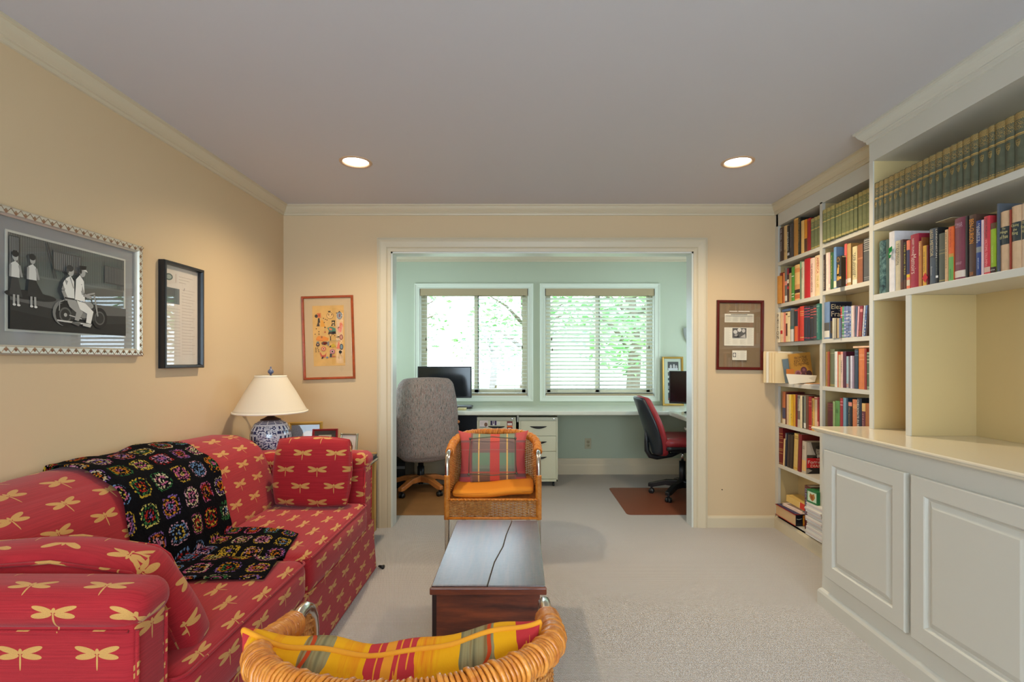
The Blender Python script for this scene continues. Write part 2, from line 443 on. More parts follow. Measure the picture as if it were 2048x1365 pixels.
# ------------------------------------------------------------------ windows of the office
FRM = mat('window_frame_paint', (196, 188, 160), .5); WHT = mat('window_white', (228, 230, 222), .4)
DARK = mat('window_track', (40, 44, 46), .5)
g = NB('window_glass', .02, .5); nt = g.nt
tr = g.N.new('ShaderNodeBsdfTransparent'); gl = g.N.new('ShaderNodeBsdfGlossy'); gl.inputs['Roughness'].default_value = .02
mx = g.N.new('ShaderNodeMixShader'); fr = g.N.new('ShaderNodeLayerWeight'); fr.inputs['Blend'].default_value = .5
fr_ = g.math('MULTIPLY_ADD', g.math('POWER', fr.outputs['Facing'], 5.0), .9, .07)
g.L.new(fr_, mx.inputs[0]); g.L.new(tr.outputs[0], mx.inputs[1]); g.L.new(gl.outputs[0], mx.inputs[2])
g.L.new(mx.outputs[0], g.N['Material Output'].inputs['Surface']); GLASS = g.m
def office_window(name, x0, x1, sash_px):
    z0, z1 = WZ; fr_ = MB()
    y0, y1 = YB+.065, YB+.125
    fw = .028
    # outer frame
    for q in ((x0, x0+fw, z0, z1), (x1-fw, x1, z0, z1), (x0, x1, z0, z0+fw), (x0, x1, z1-fw, z1)):
        fr_.box(q[0], q[1], y0, y1, q[2], q[3])
    w = struct(name, fr_, FRM, bevel=.002)
    w2 = rootmat(w)
    # lining and casing
    ln = MB()
    for q in ((x0-.001, x0+.006, z0, z1), (x1-.006, x1+.001, z0, z1), (x0, x1, z0-.001, z0+.008), (x0, x1, z1-.006, z1+.001)):
        ln.box(q[0], q[1], YB-.004, YB+.07, q[2], q[3])
    obj('window_lining', ln, WHT, w)
    ca = MB(); WP = [(0,0), (0,.012), (.010,.014), (.014,.010), (.040,.014), (.048,.020), (.056,.020), (.056,0)]
    casing(ca, x0, x1, z0, z1, YB, -1, WP, floor=False); obj('window_casing', ca, OFFTRIM, w)
    # two sliding sashes
    xm = PX(sash_px, YB)
    for k, (a, c, yy) in enumerate(((x0+fw, xm+.022, y0+.008), (xm-.022, x1-fw, y0+.032))):
        s = MB(); sw = .040
        for q in ((a, a+sw, z0+fw, z1-fw), (c-sw, c, z0+fw, z1-fw), (a, c, z0+fw, z0+fw+.055), (a, c, z1-fw-.045, z1-fw)):
            s.box(q[0], q[1], yy, yy+.022, q[2], q[3])
        so = obj('sash', s, FRM, w, bevel=.002)
        obj('pane', MB().box(a+sw, c-sw, yy+.009, yy+.013, z0+fw+.055, z1-fw-.045), GLASS, so)
    obj('track', MB().box(xm+.020, xm+.030, y0+.006, y0+.030, z0+fw, z1-fw), DARK, w)
    return w
OFFTRIM = mat('office_trim_paint', (222, 228, 208), .4)
office_window('window_1', WL[0], WL[1], 951)
office_window('window_2', WR[0], WR[1], 1196)
for nm, a in (('window_left_added', OXL-.06), ('window_right_added', OXR+.03)):  # unseen side windows, added to bring more daylight into the office
    mb = MB()
    for q in ((SY_, SY_+.04, SZ_, SZ2), (SY2-.04, SY2, SZ_, SZ2), (SY_, SY2, SZ_, SZ_+.04), (SY_, SY2, SZ2-.04, SZ2), ((SY_+SY2)/2-.02, (SY_+SY2)/2+.02, SZ_, SZ2)): mb.box(a, a+.03, *q)
    w_ = struct(nm, mb, WHT); obj('pane', MB().box(a+.012, a+.016, SY_+.04, SY2-.04, SZ_+.04, SZ2-.04), GLASS, w_)
# unseen rear window, added and widened for daylight: plain frame, glazing bars and glass
mb = MB()
for q in ((RX0, RX0+.05, RZ0, RZ1), (RX1-.05, RX1, RZ0, RZ1), (RX0, RX1, RZ0, RZ0+.05), (RX0, RX1, RZ1-.05, RZ1), ((RX0+RX1)/2-.03, (RX0+RX1)/2+.03, RZ0, RZ1)):
    mb.box(q[0], q[1], YR-.09, YR-.04, q[2], q[3])
w3 = struct('window_rear_added', mb, WHT); obj('pane', MB().box(RX0+.05, RX1-.05, YR-.07, YR-.066, RZ0+.05, RZ1-.05), GLASS, w3)
mb = MB(); casing(mb, RX0, RX1, RZ0, RZ1, YR, 1, CP, floor=False); obj('window_casing', mb, TRIM, w3)

# ------------------------------------------------------------------ downlights
EM = bpy.data.materials.new('lamp_glow'); EM.use_nodes = True
e = EM.node_tree.nodes['Principled BSDF']; e.inputs['Base Color'].default_value = (1,1,1,1)
e.inputs['Emission Color'].default_value = (1, .93, .80, 1); e.inputs['Emission Strength'].default_value = 9; MATS['lamp_glow'] = EM
BRASS = mat('downlight_trim_paint', (205, 172, 140), .45)
CANW = mat('downlight_inner', (235, 225, 205), .5)
lab = ['recessed ceiling downlight on the left, above the sofa corner', 'recessed ceiling downlight on the right, near the bookcase', 'recessed ceiling downlight behind the viewer on the left', 'recessed ceiling downlight behind the viewer on the right']
for i, (lx, ly) in enumerate(LAMPS):
    t = thing('ceiling_downlight', lab[i], 'ceiling light', (lx, ly, ZC))
    obj('trim_ring', MB().lathe([(.072, .004), (.074, -.002), (.080, -.006), (.090, -.005), (.094, -.001), (.094, .001), (.075, .004)], (lx, ly, ZC), 40, cap=False), BRASS, t)
    obj('can', MB().lathe([(.077, .0), (.076, .06), (.074, .07)], (lx, ly, ZC), 32, cap=False), CANW, t)
    obj('lens', MB().lathe([(.0001, .0), (.045, -.0015), (.070, .002), (.072, .006)], (lx, ly, ZC), 32, cap=False), EM, t)
# ------------------------------------------------------------------ window blinds
BLV = mat('blind_valance', (176, 158, 120), .5); SLAT = mat('blind_slat', (214, 216, 206), .4); CORDM = mat('cord', (205, 200, 180), .8); TAS = mat('tassel', (90, 74, 52), .5)
def blind(x0, x1, tilt, label):
    t = thing('window_blind', label, 'blind', ((x0+x1)/2, YB+.02, WZ[0]), group=None)
    zt = PZ(578, YB); zb = PZ(590, YB)
    mb = MB(); mb.box(x0+.004, x1-.004, YB-.018, YB-.008, zb-.012, zt); mb.box(x0+.004, x0+.014, YB-.018, YB+.03, zb-.012, zt); mb.box(x1-.014, x1-.004, YB-.018, YB+.03, zb-.012, zt)
    obj('valance', mb, BLV, t, bevel=.003)
    obj('head_rail', MB().box(x0+.016, x1-.016, YB-.004, YB+.04, zb, zt-.006), SLAT, t)
    mb = MB(); n = 25; zz0 = zb-.045; zz1 = WZ[0]+.035; c, s = math.cos(tilt), math.sin(tilt)
    for i in range(n):
        z = zz0+(zz1-zz0)*i/(n-1); y = YB+.018
        P = []
        for k in range(5):                       # slightly crowned slat
            a = (k/4-.5)*.046; bow = .0018*(1-(2*k/4-1)**2)
            P.append((a*c-bow*s, a*s+bow*c))
        v = []
        for xx in (x0+.014, x1-.014):
            for dy, dz in P: v.append((xx, y+dy, z+dz+.0020))
            for dy, dz in P[::-1]: v.append((xx, y+dy, z+dz-.0020))
        f = [(k, (k+1) % 10, 10+(k+1) % 10, 10+k) for k in range(10)]+[tuple(range(10))[::-1], tuple(range(10, 20))]
        mb.add(v, f)
    obj('slats', mb, SLAT, t)
    obj('bottom_rail', MB().box(x0+.012, x1-.012, YB-.006, YB+.040, WZ[0]+.006, WZ[0]+.024), BLV, t, bevel=.003)
    mb = MB()
    for fx in (.115, .5, .875):
        xx = x0+(x1-x0)*fx
        for yy in (YB-.006, YB+.042): mb.tube([(xx, yy, zb), (xx, yy, WZ[0]+.02)], .0008, 4)
    obj('ladder_cord', mb, CORDM, t)
    for fx, zl in ((.060, PZ(676, YB)), (.067, PZ(697, YB)), (.945, PZ(692, YB))):
        xx = x0+(x1-x0)*fx
        pc = obj('pull_cord', MB().tube([(xx, YB-.026, zb), (xx, YB-.026, zl)], .0011, 5), CORDM, t)
        obj('tassel', MB().lathe([(.0015, 0), (.006, -.006), (.0075, -.028), (.0055, -.032)], (xx, YB-.026, zl), 8), TAS, pc)
blind(WL[0], WL[1], math.radians(2), 'white slatted blind with tan valance over the left office window')
blind(WR[0], WR[1], math.radians(-20), 'white slatted blind with tan valance over the right office window')

# ------------------------------------------------------------------ outdoors seen through the blinds
g = NB('lawn', .9, .2); o_ = g.tc.outputs['Object']
g.color(g.mix(g.noise(o_, 3, 4), (92, 118, 66), (140, 146, 110))); struct('ground', MB().box(-25, 25, YB+.3, 40, -.5, -.4), g.m)
LEAF = [mat('leaf_%s' % n, c, .5, spec=.3) for n, c in (('bright', (140, 190, 110)), ('mid', (100, 160, 84)), ('pale', (170, 205, 150)))]
BARK = mat('bark', (110, 95, 78), .9, bump=.4, bscale=30)
def tree(x, y, h, r, seed, label, nl=900):
    rr = random.Random(seed); t = thing('garden_tree', label, 'tree', (x, y, -.4), group=None)
    mb = MB(); mb.tube([(x, y, -.4), (x+.1, y, h*.35), (x, y+.1, h*.75)], [r*.10, r*.075, r*.03], 10)
    for k in range(7):
        a = rr.uniform(0, 2*PI); z = h*rr.uniform(.3, .65)
        mb.tube([(x, y, z), (x+math.cos(a)*r*.4, y+math.sin(a)*r*.4, z+h*.12), (x+math.cos(a)*r*.8, y+math.sin(a)*r*.8, z+h*.18)], [r*.04, r*.025, r*.01], 6)
    obj('trunk', mb, BARK, t)
    mb = MB()
    for k in range(nl):
        while True:
            p = Vector((rr.uniform(-1,1), rr.uniform(-1,1), rr.uniform(-1,1)))
            if .35 < p.length < 1: break
        c = Vector((x+p.x*r, y+p.y*r, h*.62+p.z*h*.42)); s = rr.uniform(.07, .16)
        a = Vector((rr.uniform(-1,1), rr.uniform(-1,1), rr.uniform(-.4,.4))).normalized()*s; bb = a.cross(Vector((rr.uniform(-1,1), rr.uniform(-1,1), rr.uniform(-1,1)))).normalized()*s*.5
        nrm = a.cross(bb).normalized()*s*.12
        mb.add([c-a, c+bb*.9+nrm, c+a, c-bb*.9+nrm], [(0,1,2,3)], rr.randrange(3))
    obj('foliage', mb, LEAF, t)
tree(2.6, 12.0, 4.6, 1.9, 3, 'leafy green tree seen through the right office window', 2000)
tree(.1, 15.5, 4.2, 1.7, 5, 'pale green tree farther off, between the two office windows', 700)
tree(5.4, 14.5, 5.5, 2.2, 8, 'large green tree at the far right behind the blinds', 900)
tree(-4.2, 17.5, 5.0, 1.9, 11, 'faint green tree seen through the left office window', 600)
tree(-1.2, 22, 3.2, 1.8, 14, 'low distant green tree behind the left blind', 600)
tree(-6.0, 9.5, 5.0, 2.0, 21, 'green tree outside to the left, mirrored in the picture glass', 800)
mb = MB(); mb.box(1.2, 7.0, 24, 30, -.4, 2.2); mb.prism([(0.9,2.2), (7.3,2.2), (4.1,3.7)], lambda a, b_, d: (a, d, b_), 23.7, 30.3, 1)
tag(obj('garden_shed', mb, [cm((214,208,196)), cm((150,144,138))]), 'pale low building with pitched roof far beyond the right window', 'building')

# ------------------------------------------------------------------ built-in desk
DT = .763; DM = mat('desk_laminate', (216, 220, 204), .18, spec=.6)
t = thing('built_in_desk', 'long cream built-in desktop running under the two office windows', 'desk', (.2, 5.3, 0))
mb = MB(); mb.box(OXL+.002, OXR-.002, 5.0, YB-.002, DT-.042, DT)
obj('desktop', mb, DM, t, bevel=.012, seg=3)
def return_top(x0, x1, y0, corner):
    # corner: which end gets the rounded inner corner
    P = []
    r = .10
    if corner > 0:   # right return, rounded at its near-left corner
        P = [(x0, 4.995), (x0+.0, y0+r)]+[(x0+r-r*math.cos(a), y0+r-r*math.sin(a)) for a in [PI/2*i/6 for i in range(1, 7)]]+[(x1, y0), (x1, 4.995)]
    else:
        P = [(x1, 4.995), (x1, y0+r)]+[(x1-r+r*math.cos(a), y0+r-r*math.sin(a)) for a in [PI/2*i/6 for i in range(1, 7)]]+[(x0, y0), (x0, 4.995)]
    return MB().prism(P, lambda a, b_, d: (a, b_, d), DT-.042, DT)
obj('left_return', return_top(OXL+.002, -1.10, 4.12, -1), DM, t, bevel=.006)
obj('right_return', return_top(1.455, OXR-.002, 4.12, 1), DM, t, bevel=.006)
obj('support_bracket', MB().box(-.030, -.012, 5.12, YB-.02, DT-.12, DT-.042), cm((205,205,190)), t)
obj('support_panel', MB().box(OXL+.002, OXL+.03, 4.2, 5.6, .0, DT-.042), DM, t)
obj('support_panel', MB().box(OXR-.03, OXR-.002, 4.2, 5.6, .0, DT-.042), DM, t)
obj('keyboard_tray', MB().prism([(1.49+.16*(1-math.cos(a)), 4.62+.16*math.sin(a)) for a in [PI*i/10-PI/2 for i in range(11)]][::1]+[(1.95, 4.78), (1.95, 4.46)], lambda a, b_, d: (a, b_, d), .628, .650), DM, t, bevel=.004, label='rounded pull-out tray under the right return')
obj('tray_arm', MB().box(1.62, 1.70, 4.6, 4.95, .650, .722), cm((190,188,170)), t)

# filing cabinets
FC = mat('filing_cabinet_enamel', (205, 206, 180), .4); BLK = mat('black_plastic', (22, 24, 26), .38); CHR = mat('chrome', (220, 222, 225), .12, metal=1)
GAPM = cm((60, 58, 48))
def filing(x0, label, magnets=False):
    w = .386; y0 = 5.083; y1 = 5.58; z0, z1 = .055, .695
    t = thing('filing_cabinet', label, 'filing cabinet', (x0+w/2, (y0+y1)/2, 0))
    obj('cabinet_body', MB().box(x0, x0+w, y0+.012, y1, z0, z1), FC, t, bevel=.003)
    mb = MB(); mb.box(x0, x0+w, y0, y0+.013, z1-.033, z1); mb.box(x0, x0+.016, y0, y0+.013, z0, z1-.033); mb.box(x0+w-.016, x0+w, y0, y0+.013, z0, z1-.033); mb.box(x0, x0+w, y0, y0+.013, z0, z0+.022)
    obj('front_frame', mb, FC, t, bevel=.0015)
    zs = [z1-.036, z1-.188, z1-.340, z0+.025]
    for k in range(3):
        a, c = zs[k+1]+.003, zs[k]-.001
        d = obj('drawer', MB().box(x0+.018, x0+w-.018, y0-.002, y0+.012, a, c), FC, t, bevel=.002)
        zc = c-.062 if k < 2 else c-.062
        hb = MB(); xm = x0+w/2; pts = []
        n = 10
        for i in range(n+1):
            u = i/n*2-1; pts.append((xm+u*.083, (1-u*u)))
        v = []
        for x, s in pts: v += [(x, y0-.003, zc+.010), (x, y0-.003-.020*s, zc+.009), (x, y0-.003-.016*s, zc-.018*s+.006), (x, y0-.003, zc-.022*s+.006)]
        f = []
        for i in range(n):
            for j in range(4): f.append((i*4+j, i*4+(j+1) % 4, (i+1)*4+(j+1) % 4, (i+1)*4+j))
        hb.add(v, f, 0, True); obj('handle', hb, BLK, d)
    lk = obj('lock', MB().lathe([(.0085, 0), (.0085, .004), (.006, .005)], (x0+w-.038, y0, z1-.017), 16, axis='y'), CHR, t)
    for cx_, cy_ in ((x0+.04, y0+.05), (x0+w-.04, y0+.05), (x0+.04, y1-.05), (x0+w-.04, y1-.05)):
        mb = MB(); mb.box(cx_-.012, cx_+.012, cy_-.012, cy_+.012, .04, z0); mb.lathe([(.020, -.009), (.021, -.005), (.021, .005), (.020, .009)], (cx_, cy_, .021), 16, axis='x')
        obj('caster', mb, BLK, t)
    return t, x0, y0, z1
filing(-.011, 'beige three-drawer filing cabinet under the desk, right of the wicker chair')
t, fx, fy, fz = filing(PX(954, 5.083), 'beige filing cabinet with small magnets on its top drawer, behind the wicker chair')
def magnet(label, x0, x1, y0p, y1p, shapes, back):
    a, c = PX(x0, fy), PX(x1, fy); zb, zt = PZ(y1p, fy), PZ(y0p, fy)
    o = MB().box(a, c, fy-.006, fy-.0022, zb, zt); r = tag(obj('fridge_magnet', o, cm(back)), label, 'magnet')
    picture('printed_face', r, (a, fy-.0063, zb), (1,0,0), (0,0,1), c-a, zt-zb, shapes, cm(back), lift=.0002)
magnet('white magnet card with small picture of a house', 959.5, 976, 841.5, 855, [('e', .75, .4, .2, .3, 0, (120,90,70)), ('l', [(.1,.7),(.45,.7)], .001, (120,120,130)), ('l', [(.1,.5),(.4,.5)], .001, (120,120,130)), ('r', 0, 0, .8, .08, (90,110,140))], (225,215,215))
magnet('dark and white magnet at the middle of the drawer', 981, 993, 842, 851, [('r', 0,0,.35,1,(50,40,80)), ('r', .45,.3,.6,1,(60,50,70)), ('r', .7,0,1,1,(60,40,90))], (225,220,225))
magnet('plain white magnet beside the dark one', 993.5, 1000, 844, 851, [('l', [(.2,.6),(.8,.6)], .001, (90,110,90))], (222,224,215))
magnet('tall red and black magnet at the right of the drawer', 1014, 1025, 843, 861, [('r', .1,.55,.9,.8,(235,225,220)), ('r', 0,.35,1,.5,(240,120,50)), ('r', .2,.1,.8,.25,(220,215,215))], (120,40,40))
# dark things under the desk
tag(obj('storage_box', MB().box(PX(820, 5.40), PX(1035, 5.34), 5.600, 5.645, .18, .715), mat('dark_navy_panel', (38, 42, 50), .5)), 'flat dark navy board standing behind the filing cabinets', 'board')
t = thing('computer_tower', 'black computer tower with a grey stripe, under the left return', 'computer', (-1.33, 5.25, 0))
obj('case', MB().box(-1.45, PX(809.5, 5.0), 5.02, 5.45, .0, .26), BLK, t, bevel=.004)
obj('stripe', MB().box(-1.445, PX(809, 5.0), 5.015, 5.021, .195, .222), cm((120,122,122)), t)
tag(obj('power_cable', MB().tube([(-1.14, 5.3, .02), (-1.05, 5.35, .012), (-.95, 5.28, .012), (-.78, 5.30, .05), (-.6, 5.36, .07), (-.42, 5.5, .08)], .006, 6), BLK), 'black power cable sagging under the desk behind the office chair', 'cable')
# chair mats
def chairmat(label, x0, x1, y0, y1, m, r=.04):
    P = []
    for cx_, cy_, a0 in ((x1-r, y1-r, 0), (x0+r, y1-r, 90), (x0+r, y0+r, 180), (x1-r, y0+r, 270)):
        for i in range(5): a = math.radians(a0+i*22.5); P.append((cx_+r*math.cos(a), cy_+r*math.sin(a)))
    tag(obj('chair_mat', MB().prism(P, lambda a, b_, d: (a, b_, d), .0005, .005), m), label, 'mat')
chairmat('brown floor mat under the tweed office chair', -1.72, -.25, 4.155, 5.18, mat('tan_mat', (150, 108, 66), .45, var=.15, vscale=4))
chairmat('reddish brown floor mat under the red office chair', .872, 2.1, 4.165, 5.04, mat('russet_mat', (128, 72, 50), .4, var=.06, vscale=3))
# outlet and phone
t = thing('power_outlet', 'beige double power outlet on the wall under the desk', 'outlet', (PX(1176, YB), YB, PZ(899, YB)))
xo = PX(1176, YB); zo = PZ(887.5, YB); OUT = cm((186,176,140), .4)
obj('cover_plate', MB().box(xo-.036, xo+.036, YB-.006, YB, zo-.058, zo+.058), OUT, t, bevel=.002)
for dz in (-.02, .02):
    s = obj('socket', MB().lathe([(.0165, 0), (.0165, .003)], (xo, YB-.006, zo+dz), 16, axis='y'), OUT, t)
    mb = MB(); mb.box(xo-.007, xo-.005, YB-.0098, YB-.008, zo+dz-.004, zo+dz+.005); mb.box(xo+.005, xo+.007, YB-.0098, YB-.008, zo+dz-.004, zo+dz+.005); obj('slot', mb, GAPM, s)
xp = PX(1367, YB); zp0, zp1 = PZ(692, YB), PZ(657, YB)
t = thing('wall_sconce', 'grey half-bowl wall light at the right edge of the doorway', 'wall light', (xp+.11, YB, zp0))
def sc(u, v):
    a = PI*u; r = .11*math.sqrt(max(0, 1-(1-v)**2))+.004
    return (xp+.11-r*math.cos(a), YB-.001-r*math.sin(a)*.8, zp0+(zp1-zp0)*v)
mb = MB(); mb.grid(sc, 20, 12); obj('bowl', mb, cm((200, 204, 206), .4), t)
mb = MB(); mb.tube([sc(i/20, 1) for i in range(21)], .003, 6); obj('rim', mb, cm((190, 196, 196), .3), t)

# gold-framed collage on the desk
def ring_frame(mb, org, u, v, n_, w, h, prof, mi=0):
    """frame around w x h (outer), profile (in from the edge, out of the wall)"""
    org, u, v, n_ = map(Vector, (org, u, v, n_)); k = len(prof); V = []
    for a, b_, sa, sb in ((0,0,1,1), (w,0,-1,1), (w,h,-1,-1), (0,h,1,-1)):
        for i, o in prof: V.append(org+u*(a+sa*i)+v*(b_+sb*i)+n_*o)
    F = []
    for s in range(4):
        t_ = (s+1) % 4
        for i in range(k): F.append((s*k+i, s*k+(i+1) % k, t_*k+(i+1) % k, t_*k+i))
    mb.add(V, F, mi)
GOLD = mat('gilt_frame', (190, 150, 70), .35, metal=.5)
x0, x1 = PX(1327, 5.56), PX(1369.5, 5.56); zb_, zt_ = DT+.001, PZ(714, 5.6); w_ = x1-x0; h_ = zt_-zb_
t = thing('picture_frame', 'tall gold-framed photo collage standing on the desk by the right window', 'picture frame', ((x0+x1)/2, 5.58, DT))
uu = Vector((1,0,0)); vv = Vector((0, .05, 1)).normalized(); nn_ = uu.cross(vv)
og = Vector((x0, 5.60, zb_))
mb = MB(); ring_frame(mb, og, uu, vv, nn_, w_, h_, [(0,0), (0,.014), (.006,.018), (.014,.016), (.022,.010), (.022,0)]); obj('frame', mb, GOLD, t)
og2 = og+uu*.02+vv*.02+nn_*.004
def figs(): return None
picture('collage', t, og2, uu, vv, w_-.04, h_-.04, [
    ('r', .22,.74,.84,.93,(58,62,66)), ('e', .4,.82,.06,.05,0,(190,185,180)), ('e', .58,.83,.06,.05,0,(200,195,190)), ('e', .72,.81,.05,.045,0,(185,180,176)), ('r', .25,.74,.8,.79,(205,205,205)),
    ('r', .22,.52,.6,.70,(60,66,66)), ('r', .22,.57,.6,.62,(196,200,190)), ('r', .22,.30,.6,.47,(48,50,54)), ('r', .24,.33,.5,.40,(170,172,168)), ('r', .22,.08,.6,.25,(52,56,60)), ('e', .38,.18,.08,.05,0,(180,150,140)), ('r', .25,.09,.5,.13,(190,60,60))], cm((190, 198, 178), .7))
obj('glass', MB().add([og2+nn_*.006, og2+uu*(w_-.04)+nn_*.006, og2+uu*(w_-.04)+vv*(h_-.04)+nn_*.006, og2+vv*(h_-.04)+nn_*.006], [(0,1,2,3)]), GLASS, t)

# monitors
SCR = mat('dark_screen', (14, 18, 22), .12, spec=.6)
t = thing('computer_monitor', 'black widescreen monitor on the desk in front of the left window', 'monitor', (PX(889, 5.3), 5.34, DT))
x0, x1, z0, z1 = PX(835, 5.28), PX(943, 5.28), PZ(796.5, 5.28), PZ(733.5, 5.28)
obj('housing', MB().box(x0, x1, 5.28, 5.315, z0, z1), BLK, t, bevel=.004)
obj('screen', MB().box(x0+.012, x1-.012, 5.277, 5.2805, z0+.016, z1-.012), SCR, t)
obj('stand_neck', MB().box((x0+x1)/2+.02, (x0+x1)/2+.09, 5.32, 5.35, DT+.03, z0+.15), BLK, t, bevel=.003)
obj('stand_base', MB().soft((x0+x1)/2-.06, PX(944, 5.3), 5.24, 5.44, DT+.002, DT+.026, .01, n=6), BLK, t)
tag(obj('sticky_note_pad', MB().box(PX(917, 5.2), PX(933.5, 5.2), 5.10, 5.2, DT+.001, DT+.018), cm((205,190,130)), bevel=.001), 'pale yellow note pad on the desk below the left monitor', 'note pad')
t = thing('computer_monitor', 'black monitor on the right return of the desk, before the gold-framed collage', 'monitor', (1.675, 4.80, DT), math.radians(150))
mb = MB(); mb.box(-.27, .27, -.02, .02, .085, .395); obj('housing', mb, BLK, t, local=True, bevel=.004)
obj('screen', MB().box(-.255, .255, .0195, .0225, .103, .382), SCR, t, local=True)
obj('stand_neck', MB().box(-.03, .03, -.05, -.02, .015, .25), BLK, t, local=True)
obj('stand_base', MB().soft(-.12, .12, -.10, .08, .001, .016, .007, n=6), BLK, t, local=True)
t = thing('keyboard', 'dark keyboard lying on the left return of the desk', 'keyboard', (-1.32, 4.62, DT), math.radians(-80))
obj('keyboard_body', MB().box(-.2, .2, -.07, .07, .001, .018), BLK, t, local=True, bevel=.003)
mb = MB()
for i in range(14):
    for j in range(5): mb.box(-.19+i*.0273, -.167+i*.0273, -.062+j*.025, -.041+j*.025, .018, .023)
obj('keys', mb, cm((38,40,44)), t, local=True)

# ------------------------------------------------------------------ office chairs
TW = NB('tweed', .95, .1); oo = TW.tc.outputs['Object']; m1 = TW.mapping(oo, scale=(1, 1, .055))
TW.color(TW.ramp(TW.noise(m1, 190, 3, .7), [(.30, (50,46,42)), (.42, (122,118,114)), (.49, (170,164,158)), (.55, (128,88,78)), (.64, (184,178,172)), (.76, (80,76,78))]))
TW.bump(TW.noise(m1, 190, 3, .7), .6, .003); TWEED = TW.m
OAK = mat('oak_chair_wood', (190, 120, 62), .35, var=.2, vscale=20)
def star_base(t, n, rad, m, h, zc, a0, wood=False, hub=.04):
    for i in range(n):
        a = a0+2*PI*i/n; d = Vector((math.cos(a), math.sin(a), 0)); q = Vector((-d.y, d.x, 0)); v = []
        segs = [(0.02, zc+.035, zc-.03, .030), (rad*.5, zc+.025, zc-.022, .027), (rad-.03, h+.045, h+.002, .024), (rad+.01, h+.035, h+.002, .020)]
        for r_, zt, zb, w in segs: v += [d*r_+q*w+Vector((0,0,zb)), d*r_-q*w+Vector((0,0,zb)), d*r_-q*w+Vector((0,0,zt)), d*r_+q*w+Vector((0,0,zt))]
        f = [(0,1,2,3), (15,14,13,12)]
        for s in range(3):
            for j in range(4): f.append((s*4+j, (s+1)*4+j, (s+1)*4+(j+1) % 4, s*4+(j+1) % 4))
        leg = obj('base_arm', MB().add(v, f), m, t, local=True, bevel=.006)
        c = d*(rad-.02); mb = MB(); mb.tube([c+Vector((0,0,h+.01)), c+Vector((0,0,h-.025))], .010, 8)
        w_ = d*.012+q*.0
        for s in (-1, 1):
            cc = c+q*(s*.014)+Vector((0,0,.026)); mb.tube([cc-q*.010, cc-q*.006, cc+q*.006, cc+q*.010], [.021, .0255, .0255, .021], 14)
        mb.tube([c+q*.026+Vector((0,0,.03)), c-q*.026+Vector((0,0,.03))], .013, 10)
        obj('caster', mb, BLK, leg, local=True)
# tweed executive chair: local +y is the way it faces
t = thing('office_chair', 'high-backed grey tweed office chair with wooden base, seen from behind', 'office chair', (-.955, 4.93, 0), math.radians(20))
star_base(t, 5, .31, OAK, .065, .125, math.radians(-135), True)
mb = MB(); mb.tube([(0,0,.10), (0,0,.24)], .034, 14); mb.tube([(0,0,.24), (0,0,.40)], .026, 14); obj('gas_lift', mb, BLK, t, local=True)
mb = MB(); mb.box(-.09, .09, -.14, .12, .335, .375); mb.tube([(-.04, -.17, .345), (.05, -.17, .345)], .03, 12); obj('tilt_mechanism', mb, BLK, t, local=True, bevel=.004)
obj('seat', MB().soft(-.27, .27, -.24, .28, .375, .50, .05, .02, 12), TWEED, t, local=True)
def tb(p):
    z = (p.z-.36)/.73; w = 1.0-.17*max(0, (z-.52)/.48)**1.5-.20*max(0, (.30-z)/.30)**1.6
    y = p.y-.02-.20*max(0, z-.2)*.45 + .05*(p.x/.27)**2
    return (p.x*w, y, p.z)
obj('backrest', MB().soft(-.285, .285, -.335, -.215, .350, 1.090, .075, .018, 18, deform=tb), TWEED, t, local=True)
for s in (-1, 1):
    ar = obj('arm_panel', MB().soft(min(s*.255, s*.325), max(s*.255, s*.325), -.24, .16, .37, .665, .03, .006, 8), TWEED, t, local=True)
    obj('arm_pad', MB().soft(min(s*.255, s*.33), max(s*.255, s*.33), -.24, .20, .665, .695, .014, 0, 8), OAK, ar, local=True)
# red task chair
RED = mat('red_vinyl', (150, 44, 50), .38, spec=.5, bump=.1, bscale=300)
t = thing('office_chair', 'armless red office chair with black back shell and star base', 'office chair', (1.50, 4.73, 0), math.radians(-88))
star_base(t, 5, .30, BLK, .065, .12, math.radians(244), hub=.03)
mb = MB(); mb.tube([(0,0,.09), (0,0,.33)], .030, 14); obj('column', mb, BLK, t, local=True)
obj('gas_piston', MB().tube([(0,0,.33), (0,0,.43)], .013, 12), CHR, t, local=True)
mb = MB(); mb.box(-.07, .07, -.12, .10, .415, .445); mb.tube([(0, -.12, .40), (0, -.15, .40)], .022, 12); obj('seat_mechanism', mb, BLK, t, local=True, bevel=.004)
def sd(p): return (p.x, p.y, p.z-.02*max(0, (p.y-.1)/.15)+ .012*(p.x/.23)**2)
obj('seat', MB().soft(-.235, .235, -.22, .24, .475, .56, .04, .014, 12, deform=sd), RED, t, local=True)
obj('seat_shell', MB().soft(-.225, .225, -.21, .23, .445, .49, .02, 0, 10, deform=sd), BLK, t, local=True)
def bd(p):
    z = (p.z-.40)/.53; w = .62+.38*math.sin(PI*min(1, max(0, z))**.85)
    return (p.x*w, p.y-.17*max(0.0, z)**1.4+.035*(p.x/.2)**2, p.z)
obj('backrest', MB().soft(-.215, .215, -.262, -.205, .40, .925, .03, .012, 14, deform=bd), RED, t, local=True)
sh = obj('back_shell', MB().soft(-.205, .205, -.290, -.255, .405, .92, .016, .006, 14, deform=bd), mat('black_shell', (34, 40, 46), .32), t, local=True)
for zz in (.52, .64): obj('knob', MB().tube([(0, -.305-.02*(zz-.5), zz), (0, -.345-.02*(zz-.5), zz)], [.016, .020], 12), BLK, sh, local=True)
mb = MB(); P = [(0, -.335, .66), (0, -.335, .52), (0, -.33, .43), (0, -.30, .38), (0, -.24, .365), (0, -.10, .385), (0, -.02, .42)]
mb.tube(P, [.014, .020, .024, .024, .022, .020, .018], 10); obj('back_bar', mb, BLK, t, local=True)
